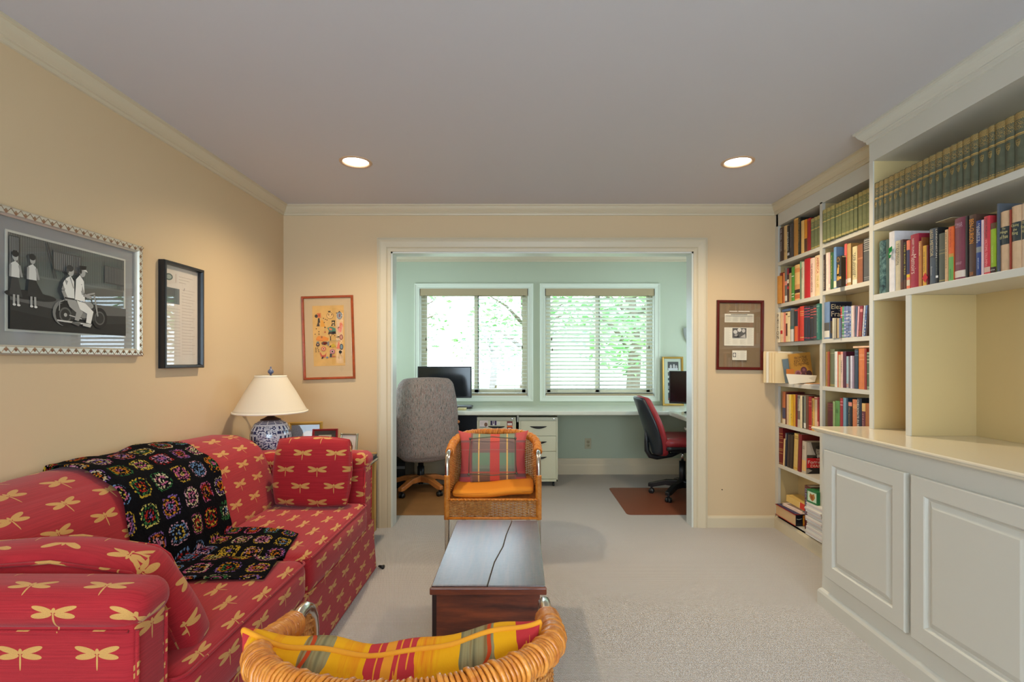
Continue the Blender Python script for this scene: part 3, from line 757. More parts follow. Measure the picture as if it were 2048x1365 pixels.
# ------------------------------------------------------------------ sofa fabric
def dragonfly_fabric(name, red, dark, tan):
    b = NB(name, .8, .25); uv = b.tc.outputs['UV']; s = b.sep(uv)
    PU, PV = .178, .088
    v = b.math('DIVIDE', s[1], PV); row = b.math('FLOOR', v); par = b.math('MODULO', b.math('ABSOLUTE', row), 2.0)
    u = b.math('ADD', b.math('DIVIDE', s[0], PU), b.math('MULTIPLY', par, .5))
    fu = b.math('MULTIPLY', b.math('SUBTRACT', b.math('FRACT', u), .5), PU)
    fv = b.math('MULTIPLY', b.math('SUBTRACT', b.math('FRACT', v), .5), PV)
    p = b.comb(fu, fv)
    mask = None
    for (cx, cy, ax, ay, ang) in ((.027, .0135, .0255, .0068, 16), (-.027, .0135, .0255, .0068, -16), (.0265, -.0015, .0235, .0070, -6), (-.0265, -.0015, .0235, .0070, 6), (0, -.012, .0022, .022, 0), (0, .010, .0045, .007, 0)):
        n = b.N.new('ShaderNodeMapping'); n.vector_type = 'TEXTURE'
        n.inputs['Location'].default_value = (cx, cy, 0); n.inputs['Rotation'].default_value = (0, 0, math.radians(ang)); n.inputs['Scale'].default_value = (ax, ay, 1)
        b.L.new(p, n.inputs['Vector'])
        m = b.math('LESS_THAN', b.length(n.outputs[0]), 1.0)
        mask = m if mask is None else b.math('MAXIMUM', mask, m)
    streak = b.noise(b.mapping(uv, scale=(6, 260, 1)), 1.0, 3, .6)
    st2 = b.noise(b.mapping(uv, scale=(420, 420, 1)), 1.0, 2)
    f = b.math('MULTIPLY_ADD', streak, 1.5, -.35)
    base = b.mix(f, dark, red)
    tanc = b.mix(st2, tuple(int(c*.82) for c in tan), tan)
    b.color(b.mix(mask, base, tanc))
    b.bump(b.math('ADD', b.math('MULTIPLY', streak, .5), b.math('ADD', st2, b.math('MULTIPLY', mask, .8))), .35, .0015)
    b.b.inputs['Sheen Weight'].default_value = .15
    return b.m
FAB = dragonfly_fabric('dragonfly_fabric', (186, 40, 48), (142, 18, 30), (214, 160, 88))
SOFA_BVH = []
def boxuv(k=0):
    def fn(p, n, vi):
        if abs(n.y) > .62 and abs(n.y) > abs(n.z): return (p.x, p.z+k)
        return (p.y+k, p.z-p.x+.03)
    return fn
def rolluv(y0, s):
    def fn(p, n, vi):
        if n.x > .75: return (p.y+.03, p.z+.02)
        return (p.x, p.z+s*(p.y-y0))
    return fn
def rectloop(x0, x1, y0, y1, z, r, k=5):
    P = []
    for cx_, cy_, a0 in ((x1-r, y1-r, 0), (x0+r, y1-r, 90), (x0+r, y0+r, 180), (x1-r, y0+r, 270)):
        for i in range(k+1): a = math.radians(a0+90*i/k); P.append((cx_+r*math.cos(a), cy_+r*math.sin(a), z))
    return P
sofa = thing('sofa', 'long red sofa with tan dragonfly pattern along the left wall', 'sofa', (-1.3, 2.13, 0))
SY0, SY1 = 1.185, 3.09; SF = -.878
AY0, AY1 = 1.305, 2.935
obj('base', MB().soft(-1.74, SF-.012, SY0+.01, SY1-.01, .002, .31, .03, 0, 10), FAB, sofa, uvfn=boxuv())
# slightly flared skirt front
mb = MB(); mb.prism([(-.93,.005), (SF+.012,.005), (SF,.16), (SF-.004,.30), (-.93,.30)], lambda a, c, d: (a, d, c), SY0+.012, SY1+.004)
obj('skirt', mb, FAB, sofa, uvfn=boxuv(), bevel=.006)
def arm(y0, y1, near):
    z1 = .635; out = -1 if near else 1
    lower = MB(); lower.soft(-1.72, -.895, y0, y1, .20, z1+.03, .022, .0, 10)
    a = obj('arm', lower, FAB, sofa, uvfn=boxuv())
    up = MB(); up.soft(-1.70, -.880, y0-.012, y1+.010, z1-.01, .722, .046, .004, 16)
    obj('arm_roll', up, FAB, a, uvfn=rolluv(y0 if near else y1, -out))
    w = MB(); yy = y0+.002 if near else y1-.002
    xx = -.897
    w.tube([(xx, y0+.012, .22), (xx+.003, y0+.012, z1-.01)], .0045, 6); w.tube([(xx, y1-.012, .22), (xx+.003, y1-.012, z1-.01)], .0045, 6)
    w.tube([(-1.70, y0-.001, z1-.006), (xx-.01, y0-.001, z1-.006)], .004, 6); w.tube([(-1.70, y1+.001, z1-.006), (xx-.01, y1+.001, z1-.006)], .004, 6)
    obj('piping', w, FAB, a, uvfn=boxuv())
arm(SY0, AY0, True); arm(AY1, SY1, False)
bfm = MB().soft(-1.765, -1.60, SY0+.01, SY1-.02, .28, .79, .05, 0, 12); SOFA_BVH.append(bfm); obj('back_frame', bfm, FAB, sofa, uvfn=boxuv())
def leanb(p):
    return (p.x-.36*(p.z-.42)+.05*max(0, (p.z-.70)/.12)**2*(-1), p.y, p.z)
ym = 2.10
for y0, y1 in ((AY0+.002, AY1+.04),):
    bcm = MB().soft(-1.60, -1.345, y0, y1, .405, .835, .085, .018, 26, deform=leanb); SOFA_BVH.append(bcm)
    c = obj('back_cushion', bcm, FAB, sofa, uvfn=lambda p, n, vi: (p.y, p.z*.9-.45*(p.x+1.4)))
    P = [leanb(Vector(q)) for q in [(-1.365, y0+.03, .44), (-1.365, y0+.008, .60), (-1.385, y0+.02, .79), (-1.40, y0+.09, .828), (-1.40, y1-.09, .828), (-1.385, y1-.02, .79), (-1.365, y1-.008, .60), (-1.365, y1-.03, .44)]]
    obj('piping', MB().tube(P, .0045, 6), FAB, c, uvfn=boxuv())
def seatd(p):
    return (p.x, p.y, p.z)
for y0, y1 in ((AY0+.004, ym), (ym+.003, AY1-.004)):
    scm = MB().soft(-1.50, -.868, y0, y1, .275, .448, .045, .016, 18); SOFA_BVH.append(scm)
    c = obj('seat_cushion', scm, FAB, sofa, uvfn=boxuv())
    mb = MB(); mb.tube([(x+.0, y, .435) for x, y, z in rectloop(-1.49, -.870, y0+.004, y1-.004, 0, .04)], .0048, 6, closed=True)
    mb.tube([(x, y, .289) for x, y, z in rectloop(-1.49, -.872, y0+.004, y1-.004, 0, .04)], .0048, 6, closed=True)
    obj('piping', mb, FAB, c, uvfn=boxuv())
for yy in (SY1-.05, SY0+.05):
    obj('foot', MB().lathe([(.016, 0), (.012, .012), (.008, .03)], (SF-.02, yy, 0), 10), BLK, sofa)
tag(obj('door_stop', MB().tube([(-.855, 3.10, .012), (-.835, 3.09, .012), (-.822, 3.085, .012)], [.006, .010, .014], 10), BLK), 'small black rubber cap on the carpet by the sofa corner', 'rubber cap')

# pillows: built in local coordinates, x across, z up, y thickness (front = -y)
def pillow_mb(w, h, t, n=26, ear=.03, sag=.012, rnd=.10, pw=.42, seed=1, wr=.004, c=0.0):
    mb = MB(); V = []; idx = {}
    rr = random.Random(seed); off = Vector((rr.random()*9, rr.random()*9, rr.random()*9))
    def P(u, v, s):
        eu, ev = abs(u), abs(v)
        x = u*w/2*(1-sag/w*2*(1-v*v)*eu); z = v*h/2*(1-sag/h*2*(1-u*u)*ev)
        x *= math.sqrt(1-c*v*v/2); z *= math.sqrt(1-c*u*u/2)
        k = ear*(eu*ev)**6; x += math.copysign(k, u); z += math.copysign(k, v)
        e = max(0, (1-u**2))**pw*max(0, (1-v**2))**pw
        nn = noise.noise(Vector((x*9, z*9, s))+off)*wr
        return Vector((x, s*(t/2*e)+nn*e, z))
    for s in (-1, 1):
        def fn(a, c, s=s):
            u = math.sin((a-.5)*PI); v = math.sin((c-.5)*PI); return P(u, v, s)
        g0 = len(mb.v)
        mb.grid(fn, n, n, 0, True)
        if s == 1:
            k = len(mb.f)-(n-1)*(n-1); mb.f[k:] = [f[::-1] for f in mb.f[k:]]
    edge = []
    for i in range(n-1): edge.append(P(math.sin((i/(n-1)-.5)*PI), -1, 1))
    for i in range(n-1): edge.append(P(1, math.sin((i/(n-1)-.5)*PI), 1))
    for i in range(n-1, 0, -1): edge.append(P(math.sin((i/(n-1)-.5)*PI), 1, 1))
    for i in range(n-1, 0, -1): edge.append(P(-1, math.sin((i/(n-1)-.5)*PI), 1))
    return mb, edge
def rot3(rx, ry, rz): return (rx, ry, rz)
t = thing('throw_pillow', 'square red dragonfly pillow leaning on the far sofa arm', 'pillow', (-1.150, 2.815, .455), (math.radians(-7), 0, math.radians(-3)))
mb, edge = pillow_mb(.425, .375, .16, ear=0, sag=-.004, pw=.30, wr=.006, c=.26)
mb.v = [(p[0], p[1], p[2]+.187) for p in mb.v]; edge = [(p[0], p[1], p[2]+.187) for p in edge]
obj('cover', mb, FAB, t, local=True, uvfn=lambda p, n, vi: (p.x+.03, p.z+.02))
obj('piping', MB().tube(edge, .0045, 6, closed=True), FAB, t, local=True, uvfn=lambda p, n, vi: (p.x, p.z))
t = thing('throw_pillow', 'red dragonfly pillow tucked against the near sofa arm', 'pillow', (-1.250, 1.475, .435), (math.radians(17), math.radians(1), math.radians(3)))
mb = MB()
def npd(p):
    q = max(0, p.x/.24)
    return (p.x+.10*q*q*max(0, 1-p.z/.32), p.y+.02*math.cos(p.x*6), p.z-.020*q**2*max(0, min(1, p.z/.3)))
mb.soft(-.27, .235, -.066, .066, .0, .312, .034, .022, 18, deform=npd)
obj('cover', mb, FAB, t, local=True, uvfn=lambda p, n, vi: (p.y+.04, p.z+.03) if n.x > .55 else ((p.x, p.z-p.y) if n.y < 0 else (p.x, p.z+p.y)))
for s in (-1, 1):
    P = [npd(Vector((x, s*.056, z))) for x, z in [(-.25,.02), (-.262,.28), (-.24,.304), (0,.314), (.205,.304), (.227,.28), (.22,.02)]]
    obj('piping', MB().tube(P, .005, 6), FAB, t, local=True, uvfn=lambda p, n, vi: (p.x, p.z))

# crocheted throw
b = NB('granny_square_wool', .95, .1); uv = b.tc.outputs['UV']; s = b.sep(uv)
cu = b.math('FLOOR', s[0]); cv = b.math('FLOOR', s[1])
fu = b.math('SUBTRACT', b.math('FRACT', s[0]), .5); fv = b.math('SUBTRACT', b.math('FRACT', s[1]), .5)
au = b.math('ABSOLUTE', fu); av = b.math('ABSOLUTE', fv)
cheb = b.math('MAXIMUM', au, av); man = b.math('MULTIPLY', b.math('ADD', au, av), .62)
r = b.math('MAXIMUM', cheb, man)
wob = b.math('MULTIPLY', b.math('SUBTRACT', b.noise(uv, 9, 2), .5), .06); r2 = b.math('ADD', r, wob)
ring = b.math('FLOOR', b.math('MULTIPLY', r2, 9.5))
pal = [(0.0, (226,150,24)), (.11, (228,190,60)), (.22, (214,110,160)), (.33, (226,170,190)), (.42, (60,130,70)), (.50, (150,110,190)), (.58, (120,160,210)), (.67, (236,222,180)), (.76, (200,40,36)), (.84, (225,120,40)), (.92, (236,226,120))]
hsh = b.wn(b.comb(cu, cv, ring)); colr = b.ramp(hsh, pal, 'CONSTANT')
d = b.vor(uv, 13.5); clump = b.math('LESS_THAN', d, .50)
fine = b.noise(uv, 60, 3, .7)
inside = b.math('LESS_THAN', r2, .385)
f = b.math('MULTIPLY', inside, clump)
wool = b.mix(f, (12, 13, 20), colr)
b.color(b.mix(b.math('MULTIPLY', fine, .35), wool, (10, 10, 14), 'MIX'))
b.bump(b.math('ADD', b.math('MULTIPLY', b.math('SUBTRACT', .8, d), 1.4), fine), .9, .006); WOOL = b.m
path = [(-1.775, .70), (-1.768, .79), (-1.735, .858), (-1.66, .872), (-1.585, .868), (-1.535, .845), (-1.495, .77), (-1.44, .64), (-1.40, .54), (-1.365, .487), (-1.30, .476), (-1.15, .474), (-1.03, .473), (-.93, .470)]
cum = [0]
for i in range(1, len(path)): cum.append(cum[-1]+math.dist(path[i], path[i-1]))
def pathat(sv):
    L = sv*cum[-1]
    for i in range(1, len(path)):
        if L <= cum[i] or i == len(path)-1:
            q = (L-cum[i-1])/(cum[i]-cum[i-1]); 
            return path[i-1][0]+(path[i][0]-path[i-1][0])*q, path[i-1][1]+(path[i][1]-path[i-1][1])*q
from mathutils.bvhtree import BVHTree
_v = []; _f = []
for m_ in SOFA_BVH:
    o_ = len(_v); _v += [tuple(p) for p in m_.v]; _f += [tuple(i+o_ for i in f) for f in m_.f]
BV = BVHTree.FromPolygons(_v, _f)
def throwpt(a, c):
    x, z = pathat(c)
    y0 = 1.845+.03*math.sin(c*7)+.05*max(0, .5-c); y1 = 2.47-.15*max(0, (c-.42))/.58 + .02*math.sin(c*9)
    if c > .66:                                        # the lower end lies askew on the seat
        q = (c-.66)/.34; x -= .075*q*a
    y = y0+(y1-y0)*a
    # direction in which the cloth rests on the sofa: from above on top and seat, from the front on the back cushion
    th_ = PI/2 if c < .20 else (PI/2-(min(1, (c-.20)/.12))*.95 if c < .60 else PI/2-.95+.95*min(1, (c-.60)/.10))
    d = Vector((math.cos(th_), 0, math.sin(th_))); org_ = Vector((x, y, z))+d*.16
    hit = BV.ray_cast(org_, -d, .32)
    base = hit[0] if hit[0] is not None else Vector((x, y, z))
    nz = noise.noise(Vector((x*7, y*8, z*7)))*.012+noise.noise(Vector((x*24, y*24, z*24)))*.004
    fold = .016*math.sin(a*9+c*6)*(.3+.7*math.exp(-((c-.62)/.16)**2))
    lift = .009+max(-.004, nz)+max(-.002, fold)
    p = base+d*lift
    if c < .10: p.x -= .018*(1-c/.10); p.z = min(p.z, .80-.9*(.10-c))
    return tuple(p)
mb = MB(); NU, NV = 96, 200
mb.grid(throwpt, NU, NV, 0, True)
SQ = .112; LEN = cum[-1]
mb.f = [f[::-1] for f in mb.f]
th = obj('crochet_throw', mb, WOOL, uvfn=lambda p, n, vi: ((vi % NU)/(NU-1)*.58/SQ+.55, (vi//NU)/(NV-1)*LEN/SQ+.2))
md = th.modifiers.new('thickness', 'SOLIDIFY'); md.thickness = .006; md.offset = 1
smo = th.modifiers.new('smooth', 'SMOOTH'); smo.factor = .5; smo.iterations = 6
tag(th, 'black crocheted granny-square throw draped over the sofa back', 'throw blanket')

# ------------------------------------------------------------------ wooden chest
WD = NB('old_chest_wood', .4, .5); oo = WD.tc.outputs['Object']; g1 = WD.noise(WD.mapping(oo, scale=(1.2, 8, 9)), 3, 5, .6)
WD.color(WD.ramp(g1, [(.3, (58,22,12)), (.5, (104,44,20)), (.7, (140,66,30))])); WD.bump(WD.noise(oo, 60, 4), .25, .002); WOODF = WD.m
WD.b.inputs['Coat Weight'].default_value = .3
WT = NB('lacquered_chest_top', .36, .5); oo = WT.tc.outputs['Object']; g1 = WT.noise(WT.mapping(oo, scale=(16, 1.5, 3)), 3, 5, .65)
dots = WT.math('LESS_THAN', WT.vor(oo, 16), .055)
WT.color(WT.mix(dots, WT.ramp(g1, [(.3, (52,26,18)), (.7, (92,50,30))]), (10, 6, 6)))
WT.bump(WT.math('ADD', WT.noise(oo, 45, 4), WT.math('MULTIPLY', WT.noise(WT.mapping(oo, scale=(8,1,1)), 30, 3), .5)), .22, .002)
WT.b.inputs['Coat Weight'].default_value = 1.0; WT.b.inputs['Coat Roughness'].default_value = .26; WT.b.inputs['Coat IOR'].default_value = 1.6
CX0, CX1, CY0, CY1, CT = -.328, .094, 1.895, 2.671, .424
t = thing('wooden_chest', 'dark lacquered wooden chest used as a low coffee table', 'chest', ((CX0+CX1)/2, 2.28, 0), math.radians(0))
# lid from two boards with a crooked joint
j = [(CX0+.207, CY0), (CX0+.222, CY0+.22), (CX0+.252, CY0+.40), (CX0+.262, CY0+.55), (CX0+.288, CY1)]
mb = MB(); z0 = CT-.028
e = .0004
mb.prism([(CX0, CY0)]+[(x-e, y) for x, y in j]+[(CX0, CY1)], lambda a, c, d: (a, c, d), z0, CT)
mb.prism([(CX1, CY1)]+[(x+e, y) for x, y in j[::-1]]+[(CX1, CY0)], lambda a, c, d: (a, c, d), z0, CT-.0012)
lid = obj('lid', mb, [WT.m], t, bevel=.003)
obj('lid_edge_strip', MB().box(CX0-.004, CX1+.004, CY0-.016, CY0-.0005, CT-.030, CT-.004), WOODF, lid, bevel=.004)
mb = MB(); bx0, bx1 = CX0+.004, CX1-.020
mb.box(bx0, bx1, CY0+.004, CY0+.022, .03, z0); mb.box(bx0, bx1, CY1-.030, CY1-.012, .03, z0); mb.box(bx0, bx0+.018, CY0+.022, CY1-.03, .03, z0); mb.box(bx1-.018, bx1, CY0+.022, CY1-.03, .03, z0); mb.box(bx0, bx1, CY0+.01, CY1-.02, .03, .05)
obj('chest_body', mb, WOODF, t, bevel=.002)
obj('corner_strip', MB().box(bx0-.0015, bx0+.014, CY0+.001, CY0+.0045, .03, z0), cm((40,16,10), .5), t)
obj('plinth', MB().box(bx0-.008, bx1+.008, CY0-.004, CY1-.006, .0, .045), WOODF, t, bevel=.004)
for yy in (CY0+.14, CY1-.14): obj('hinge', MB().box(bx1, bx1+.003, yy-.02, yy+.02, z0-.05, z0-.004), mat('iron', (50,46,44), .5, metal=.8), t)

# ------------------------------------------------------------------ wicker tub chairs (local: faces +y, posts at y = 0)
RAT = NB('rattan', .38, .5); oo = RAT.tc.outputs['Object']
RAT.color(RAT.ramp(RAT.noise(oo, 40, 4, .7), [(.3, (176,92,26)), (.5, (208,126,40)), (.7, (224,150,62))])); RAT.b.inputs['Coat Weight'].default_value = .35; RATTAN = RAT.m
WIC = NB('wicker_strand', .5, .4); oo = WIC.tc.outputs['Object']
WIC.color(WIC.ramp(WIC.noise(oo, 55, 4, .7), [(.3, (168,100,44)), (.5, (206,140,70)), (.72, (226,172,104))])); WICK = WIC.m
STEEL = mat('brushed_steel', (205, 200, 192), .22, metal=1)
HW = .283
def upath(n=60, hw=HW, yb=-.50, ys=-.20, y0=0.0):
    """plan outline of the tub from right post round the back to the left post"""
    P = []; m = n//4
    for i in range(m): P.append((hw, y0+(ys-y0)*i/m))
    k = n-2*m
    for i in range(k+1):
        a = PI*i/k; P.append((hw*math.cos(a), ys+(yb-ys)*max(0.0, math.sin(a))**.82))
    for i in range(1, m+1): P.append((-hw, ys+(y0-ys)*i/m))
    return P
def rimz(y):
    q = min(1, max(0, (-y-.02)/.48)); return .660+.085*(q*q*(3-2*q))
def wicker_chair(label, loc, rz):
    t = thing('wicker_chair', label, 'armchair', loc, rz, 'wicker tub chairs')
    # steel front legs running up into arm loops
    for s in (1, -1):
        leg = obj('leg', MB().tube([(s*HW, 0, 0), (s*HW, 0, .50), (s*HW, 0, .60), (s*HW, -.006, .630), (s*HW, -.024, .658), (s*HW, -.052, .674), (s*HW, -.085, .676), (s*HW, -.13, .667), (s*HW, -.17, .663)], .0145, 14), STEEL, t, local=True)
        obj('post_wrapping', MB().tube([(s*HW, 0, .275+i*.0042) for i in range(66)], [.0185+.0022*math.cos(i*PI) for i in range(66)], 12), RATTAN, leg, local=True)
        obj('foot_cap', MB().lathe([(.0165, 0), (.0165, .02)], (s*HW, 0, 0), 12), BLK, leg, local=True)
        obj('leg', MB().tube([(s*HW*.80, -.44, 0), (s*HW*.80, -.42, .30)], .0145, 12), STEEL, t, local=True)
    # rim
    U = upath(90); rim = [(x, y, rimz(y)) for x, y in U if y < -.115]
    obj('rim', MB().tube(rim, .0195, 14), RATTAN, t, local=True)
    mb = MB(); cum_ = [0.0]
    for i in range(1, len(rim)): cum_.append(cum_[-1]+math.dist(rim[i], rim[i-1]))
    def at(L):
        for i in range(1, len(rim)):
            if L <= cum_[i]:
                q = (L-cum_[i-1])/(cum_[i]-cum_[i-1]); a, c = Vector(rim[i-1]), Vector(rim[i]); return a.lerp(c, q), (c-a).normalized()
        return Vector(rim[-1]), (Vector(rim[-1])-Vector(rim[-2])).normalized()
    L = 0.004; k = 0
    while L < cum_[-1]:
        c, d = at(L); side = d.cross(Vector((0,0,1))).normalized(); up = side.cross(d)
        big = (k % 5 == 0) or L < .05 or L > cum_[-1]-.05
        R = .0225 if not big else .0245; rr_ = .0042 if not big else .0052
        ring = [c+(side*math.cos(a)+up*math.sin(a))*R+d*(.006*math.sin(a)) for a in [2*PI*i/14 for i in range(14)]]
        mb.tube(ring, rr_, 5, closed=True); L += .0088 if not big else .0105; k += 1
    obj('rim_wrapping', mb, RATTAN, t, local=True)
    # woven back wall
    def weave(mb, path2, ztop, z0, pitch=.0078, amp=.0042, r=.0030, stake=.024):
        cumw = [0]
        for i in range(1, len(path2)): cumw.append(cumw[-1]+math.dist(path2[i], path2[i-1]))
        T = cumw[-1]; ns = int(T/stake); step = T/ns
        def at2(L):
            for i in range(1, len(path2)):
                if L <= cumw[i]+1e-9:
                    q = (L-cumw[i-1])/(cumw[i]-cumw[i-1]); a, c = path2[i-1], path2[i]; dx, dy = c[0]-a[0], c[1]-a[1]; l = math.hypot(dx, dy)
                    return (a[0]+dx*q, a[1]+dy*q, -dy/l, dx/l)
            a, c = path2[-2], path2[-1]; dx, dy = c[0]-a[0], c[1]-a[1]; l = math.hypot(dx, dy); return (c[0], c[1], -dy/l, dx/l)
        N = ns*2
        S = [at2(T*i/N) for i in range(N+1)]
        j = 0; zmax = max(ztop(s[1]) for s in S)
        z = z0
        while z < zmax:
            run = []
            for i, (x, y, nx, ny) in enumerate(S):
                if z < ztop(y)-.004:
                    o_ = amp*(0 if i % 2 else (1 if (i//2+j) % 2 else -1))
                    run.append((x+nx*o_, y+ny*o_, z))
                else:
                    if len(run) > 2: mb.tube(run, r, 4)
                    run = []
            if len(run) > 2: mb.tube(run, r, 4)
            z += pitch; j += 1
        for i in range(0, N+1, 2):
            x, y, nx, ny = S[i]
            mb.tube([(x, y, z0), (x, y, ztop(y))], .0026, 5)
    mb = MB(); weave(mb, upath(90, HW-.004, -.495, -.2, -.022), lambda y: rimz(y)-.012 if y < -.11 else .655, .405)
    obj('woven_back', mb, WICK, t, local=True)
    fullU = upath(90); loop = fullU+[(-HW, .004), (HW, .004)]
    mb = MB(); weave(mb, upath(90, HW+.004, -.5, -.2, 0), lambda y: .395, .292); weave(mb, [(-HW, .006), (0, .008), (HW, .006)], lambda y: .395, .292)
    obj('woven_apron', mb, WICK, t, local=True)
    mb = MB()
    for zz, r in ((.283, .0085), (.398, .0075)):
        mb.tube([(x*1.01, y*1.0+.004, zz) for x, y in fullU], r, 8)
        mb.tube([(-HW, .012, zz), (HW, .012, zz)], r, 8)
    # scalloped braid along the front of the seat
    for i in range(24):
        x = -HW+.02+i*(2*HW-.04)/23; mb.tube([(x-.012, .016, .392), (x, .019, .404), (x+.012, .016, .392)], .0048, 6)
    obj('seat_rail', mb, RATTAN, t, local=True)
    mb = MB(); mb.prism([(x*.97, y*.97) for x, y in upath(40)], lambda a, c, d: (a, c, d), .380, .392)
    obj('seat_panel', mb, WICK, t, local=True)
    return t
wicker_chair('wicker tub chair with steel arms holding a plaid pillow, beyond the chest', (-.168, 3.17, 0), PI)
wicker_chair('nearest wicker tub chair, back to the viewer, yellow cushion inside', (-.226, 1.27, 0), math.radians(2.5))

# yellow patterned cushion in the near chair
b = NB('yellow_print', .85, .2); uv = b.tc.outputs['UV']; s = b.sep(uv)
w1 = b.math('ADD', s[0], b.math('MULTIPLY', b.math('SUBTRACT', b.noise(uv, 12, 3), .5), .075))
base = b.mix(b.math('MULTIPLY_ADD', b.noise(b.mapping(uv, scale=(2.2, .8, 1)), 9, 5, .75), 5.0, -2.55), (232, 166, 18), (218, 96, 28))
tq = b.ramp(b.noise(b.mapping(uv, scale=(3,1,1)), 6, 3), [(.4, (196,60,52)), (.52, (226,148,30))], 'CONSTANT')
def band(c0, c1): return b.math('MULTIPLY', b.math('GREATER_THAN', w1, c0), b.math('LESS_THAN', w1, c1))
flame = b.mix(b.math('GREATER_THAN', b.noise(b.mapping(uv, rot=.5, scale=(1, .2, 1)), 60, 2), .55), (190, 52, 58), (228, 150, 44))
c = base; fl_ = b.math('GREATER_THAN', b.noise(b.mapping(uv, rot=.45, scale=(1, .22, 1)), 46, 2), .52)
olive = b.ramp(b.noise(b.mapping(uv, scale=(16,2,1)), 3, 2), [(.35, (74,70,54)), (.5, (150,138,98)), (.65, (120,84,40))])
for a0, a1 in ((-.155, -.105), (.135, .185)): c = b.mix(band(a0, a1), c, olive)
for a0, a1 in ((-.03, .045), (.225, .30), (-.30, -.255)): c = b.mix(band(a0, a1), c, flame)
ln = b.math('LESS_THAN', b.math('ABSOLUTE', b.math('SUBTRACT', s[0], b.math('ADD', .16, b.math('MULTIPLY', b.math('SINE', b.math('MULTIPLY', s[1], 60)), .022)))), .0035)
ln2 = b.math('LESS_THAN', b.math('ABSOLUTE', b.math('SUBTRACT', s[0], b.math('ADD', -.13, b.math('MULTIPLY', b.math('SINE', b.math('MULTIPLY', s[1], 55)), .024)))), .0035)
c = b.mix(b.math('MAXIMUM', ln, ln2), c, (186, 66, 26))
b.color(c); b.bump(b.noise(uv, 500, 2), .2, .001); YEL = b.m
t = thing('lumbar_cushion', 'yellow and red patterned cushion in the nearest wicker chair', 'cushion', (-.235, .985, .410), (math.radians(9), math.radians(-.8), math.radians(2.5)))
n_ = 40
def ycd(x, y, z):
    # top line dips in the middle, corners stand up
    u = x/.27; k = max(0, z)/.36
    dz = k*(.014*math.exp(-((u-.62)/.30)**2)+.002*math.exp(-((u+.55)/.28)**2)-.004*math.exp(-((u-.02)/.24)**2) + .012*math.sin(u*11)*.35)
    return (x, y+.055*(u*u)-.02, z+dz)
mb, edge = pillow_mb(.560, .345, .165, n=n_, ear=.012, sag=.006, pw=.26, seed=4, wr=.016, c=.20)
mb.v = [ycd(p[0], p[1], p[2]+.165) for p in mb.v]; edge = [ycd(p[0], p[1], p[2]+.165) for p in edge]
obj('cover', mb, YEL, t, local=True, uvfn=lambda p, n, vi: (p.x, p.z))
obj('piping', MB().tube(edge, .0052, 8, closed=True), mat('yellow_piping', (226,150,24), .8), t, local=True)

# plaid pillow and orange pad on the far chair
b = NB('plaid', .9, .15); uv = b.tc.outputs['UV']; s = b.sep(uv); U, V = s[0], s[1]
def bd(x, a0, a1): return b.math('MULTIPLY', b.math('GREATER_THAN', x, a0), b.math('LESS_THAN', x, a1))
hor = b.ramp(V, [(0, (96,66,50)), (.15, (120,84,60)), (.24, (80,104,92)), (.30, (96,120,104)), (.36, (86,128,104)), (.60, (104,84,84)), (.78, (118,96,92)), (.88, (112,132,112)), (.96, (98,120,100))], 'CONSTANT')
c = hor
redv = b.ramp(V, [(0, (196,52,34)), (.22, (186,40,44)), (.60, (178,36,48)), (.80, (206,60,52))], 'CONSTANT')
side = b.ramp(V, [(0, (160,34,48)), (.14, (90,50,60)), (.20, (164,30,46)), (.80, (120,60,70)), (.84, (190,56,62))], 'CONSTANT')
c = b.mix(bd(U, .46, .60), c, redv)
for a0, a1 in ((.285, .305), (.70, .722)): c = b.mix(bd(U, a0, a1), c, (214, 170, 92))
for a0, a1 in ((-.1, .17), (.845, 1.1)): c = b.mix(bd(U, a0, a1), c, side)
for a0, a1 in ((.17, .20), (.82, .845)): c = b.mix(bd(U, a0, a1), c, (120, 66, 70))
c = b.mix(bd(V, .225, .24), c, (190, 60, 50)); c = b.mix(bd(V, .655, .662), c, (150, 100, 90))
th_ = b.noise(b.mapping(uv, scale=(160, 160, 1)), 1, 2)
b.color(b.mix(b.math('MULTIPLY', th_, .25), c, (220, 190, 170))); b.bump(th_, .3, .001); PLAID = b.m
t = thing('throw_pillow', 'plaid red, green and yellow pillow standing in the far wicker chair', 'pillow', (-.182, 3.44, .425), (math.radians(-12), 0, math.radians(1)))
w_, h_ = .455, .345
mb, edge = pillow_mb(w_, h_, .15, n=30, ear=.014, sag=.012, pw=.40, seed=9, wr=.010)
mb.v = [(p[0], p[1], p[2]+.175) for p in mb.v]
obj('cover', mb, PLAID, t, local=True, uvfn=lambda p, n, vi: (p.x/w_+.5, p.z/h_))
CORD = mat('green_cord', (84, 88, 76), .8)
for pts in ([(-.158,-.060,.068), (-.156,-.078,.17), (-.152,-.062,.298)], [(.150,-.062,.30), (.152,-.078,.17), (.158,-.060,.070)], [(-.152,-.062,.30), (0,-.077,.312), (.150,-.062,.30)], [(-.158,-.060,.068), (0,-.078,.060), (.158,-.060,.070)]):
    obj('cord_tie', MB().tube(pts, .0028, 6), CORD, t, local=True)
for x, z in ((-.158,.066), (.158,.072), (-.152,.30), (.150,.302)):
    obj('knot', MB().lathe([(.001,-.008), (.008,-.004), (.009,.003), (.003,.009)], (x, -.068, z), 8, axis='y'), CORD, t, local=True)
t = thing('seat_cushion', 'flat orange cushion on the seat of the far wicker chair', 'cushion', (-.168, 3.40, .398))
ORG = mat('orange_canvas', (224, 136, 24), .8, bump=.2, bscale=300)
def od(p): return (p.x, p.y, p.z+.020*max(0, p.x/.25)+.006*math.sin(p.x*14))
obj('cover', MB().soft(-.255, .250, -.205, .20, .001, .048, .022, .008, 16, deform=od), ORG, t, local=True)
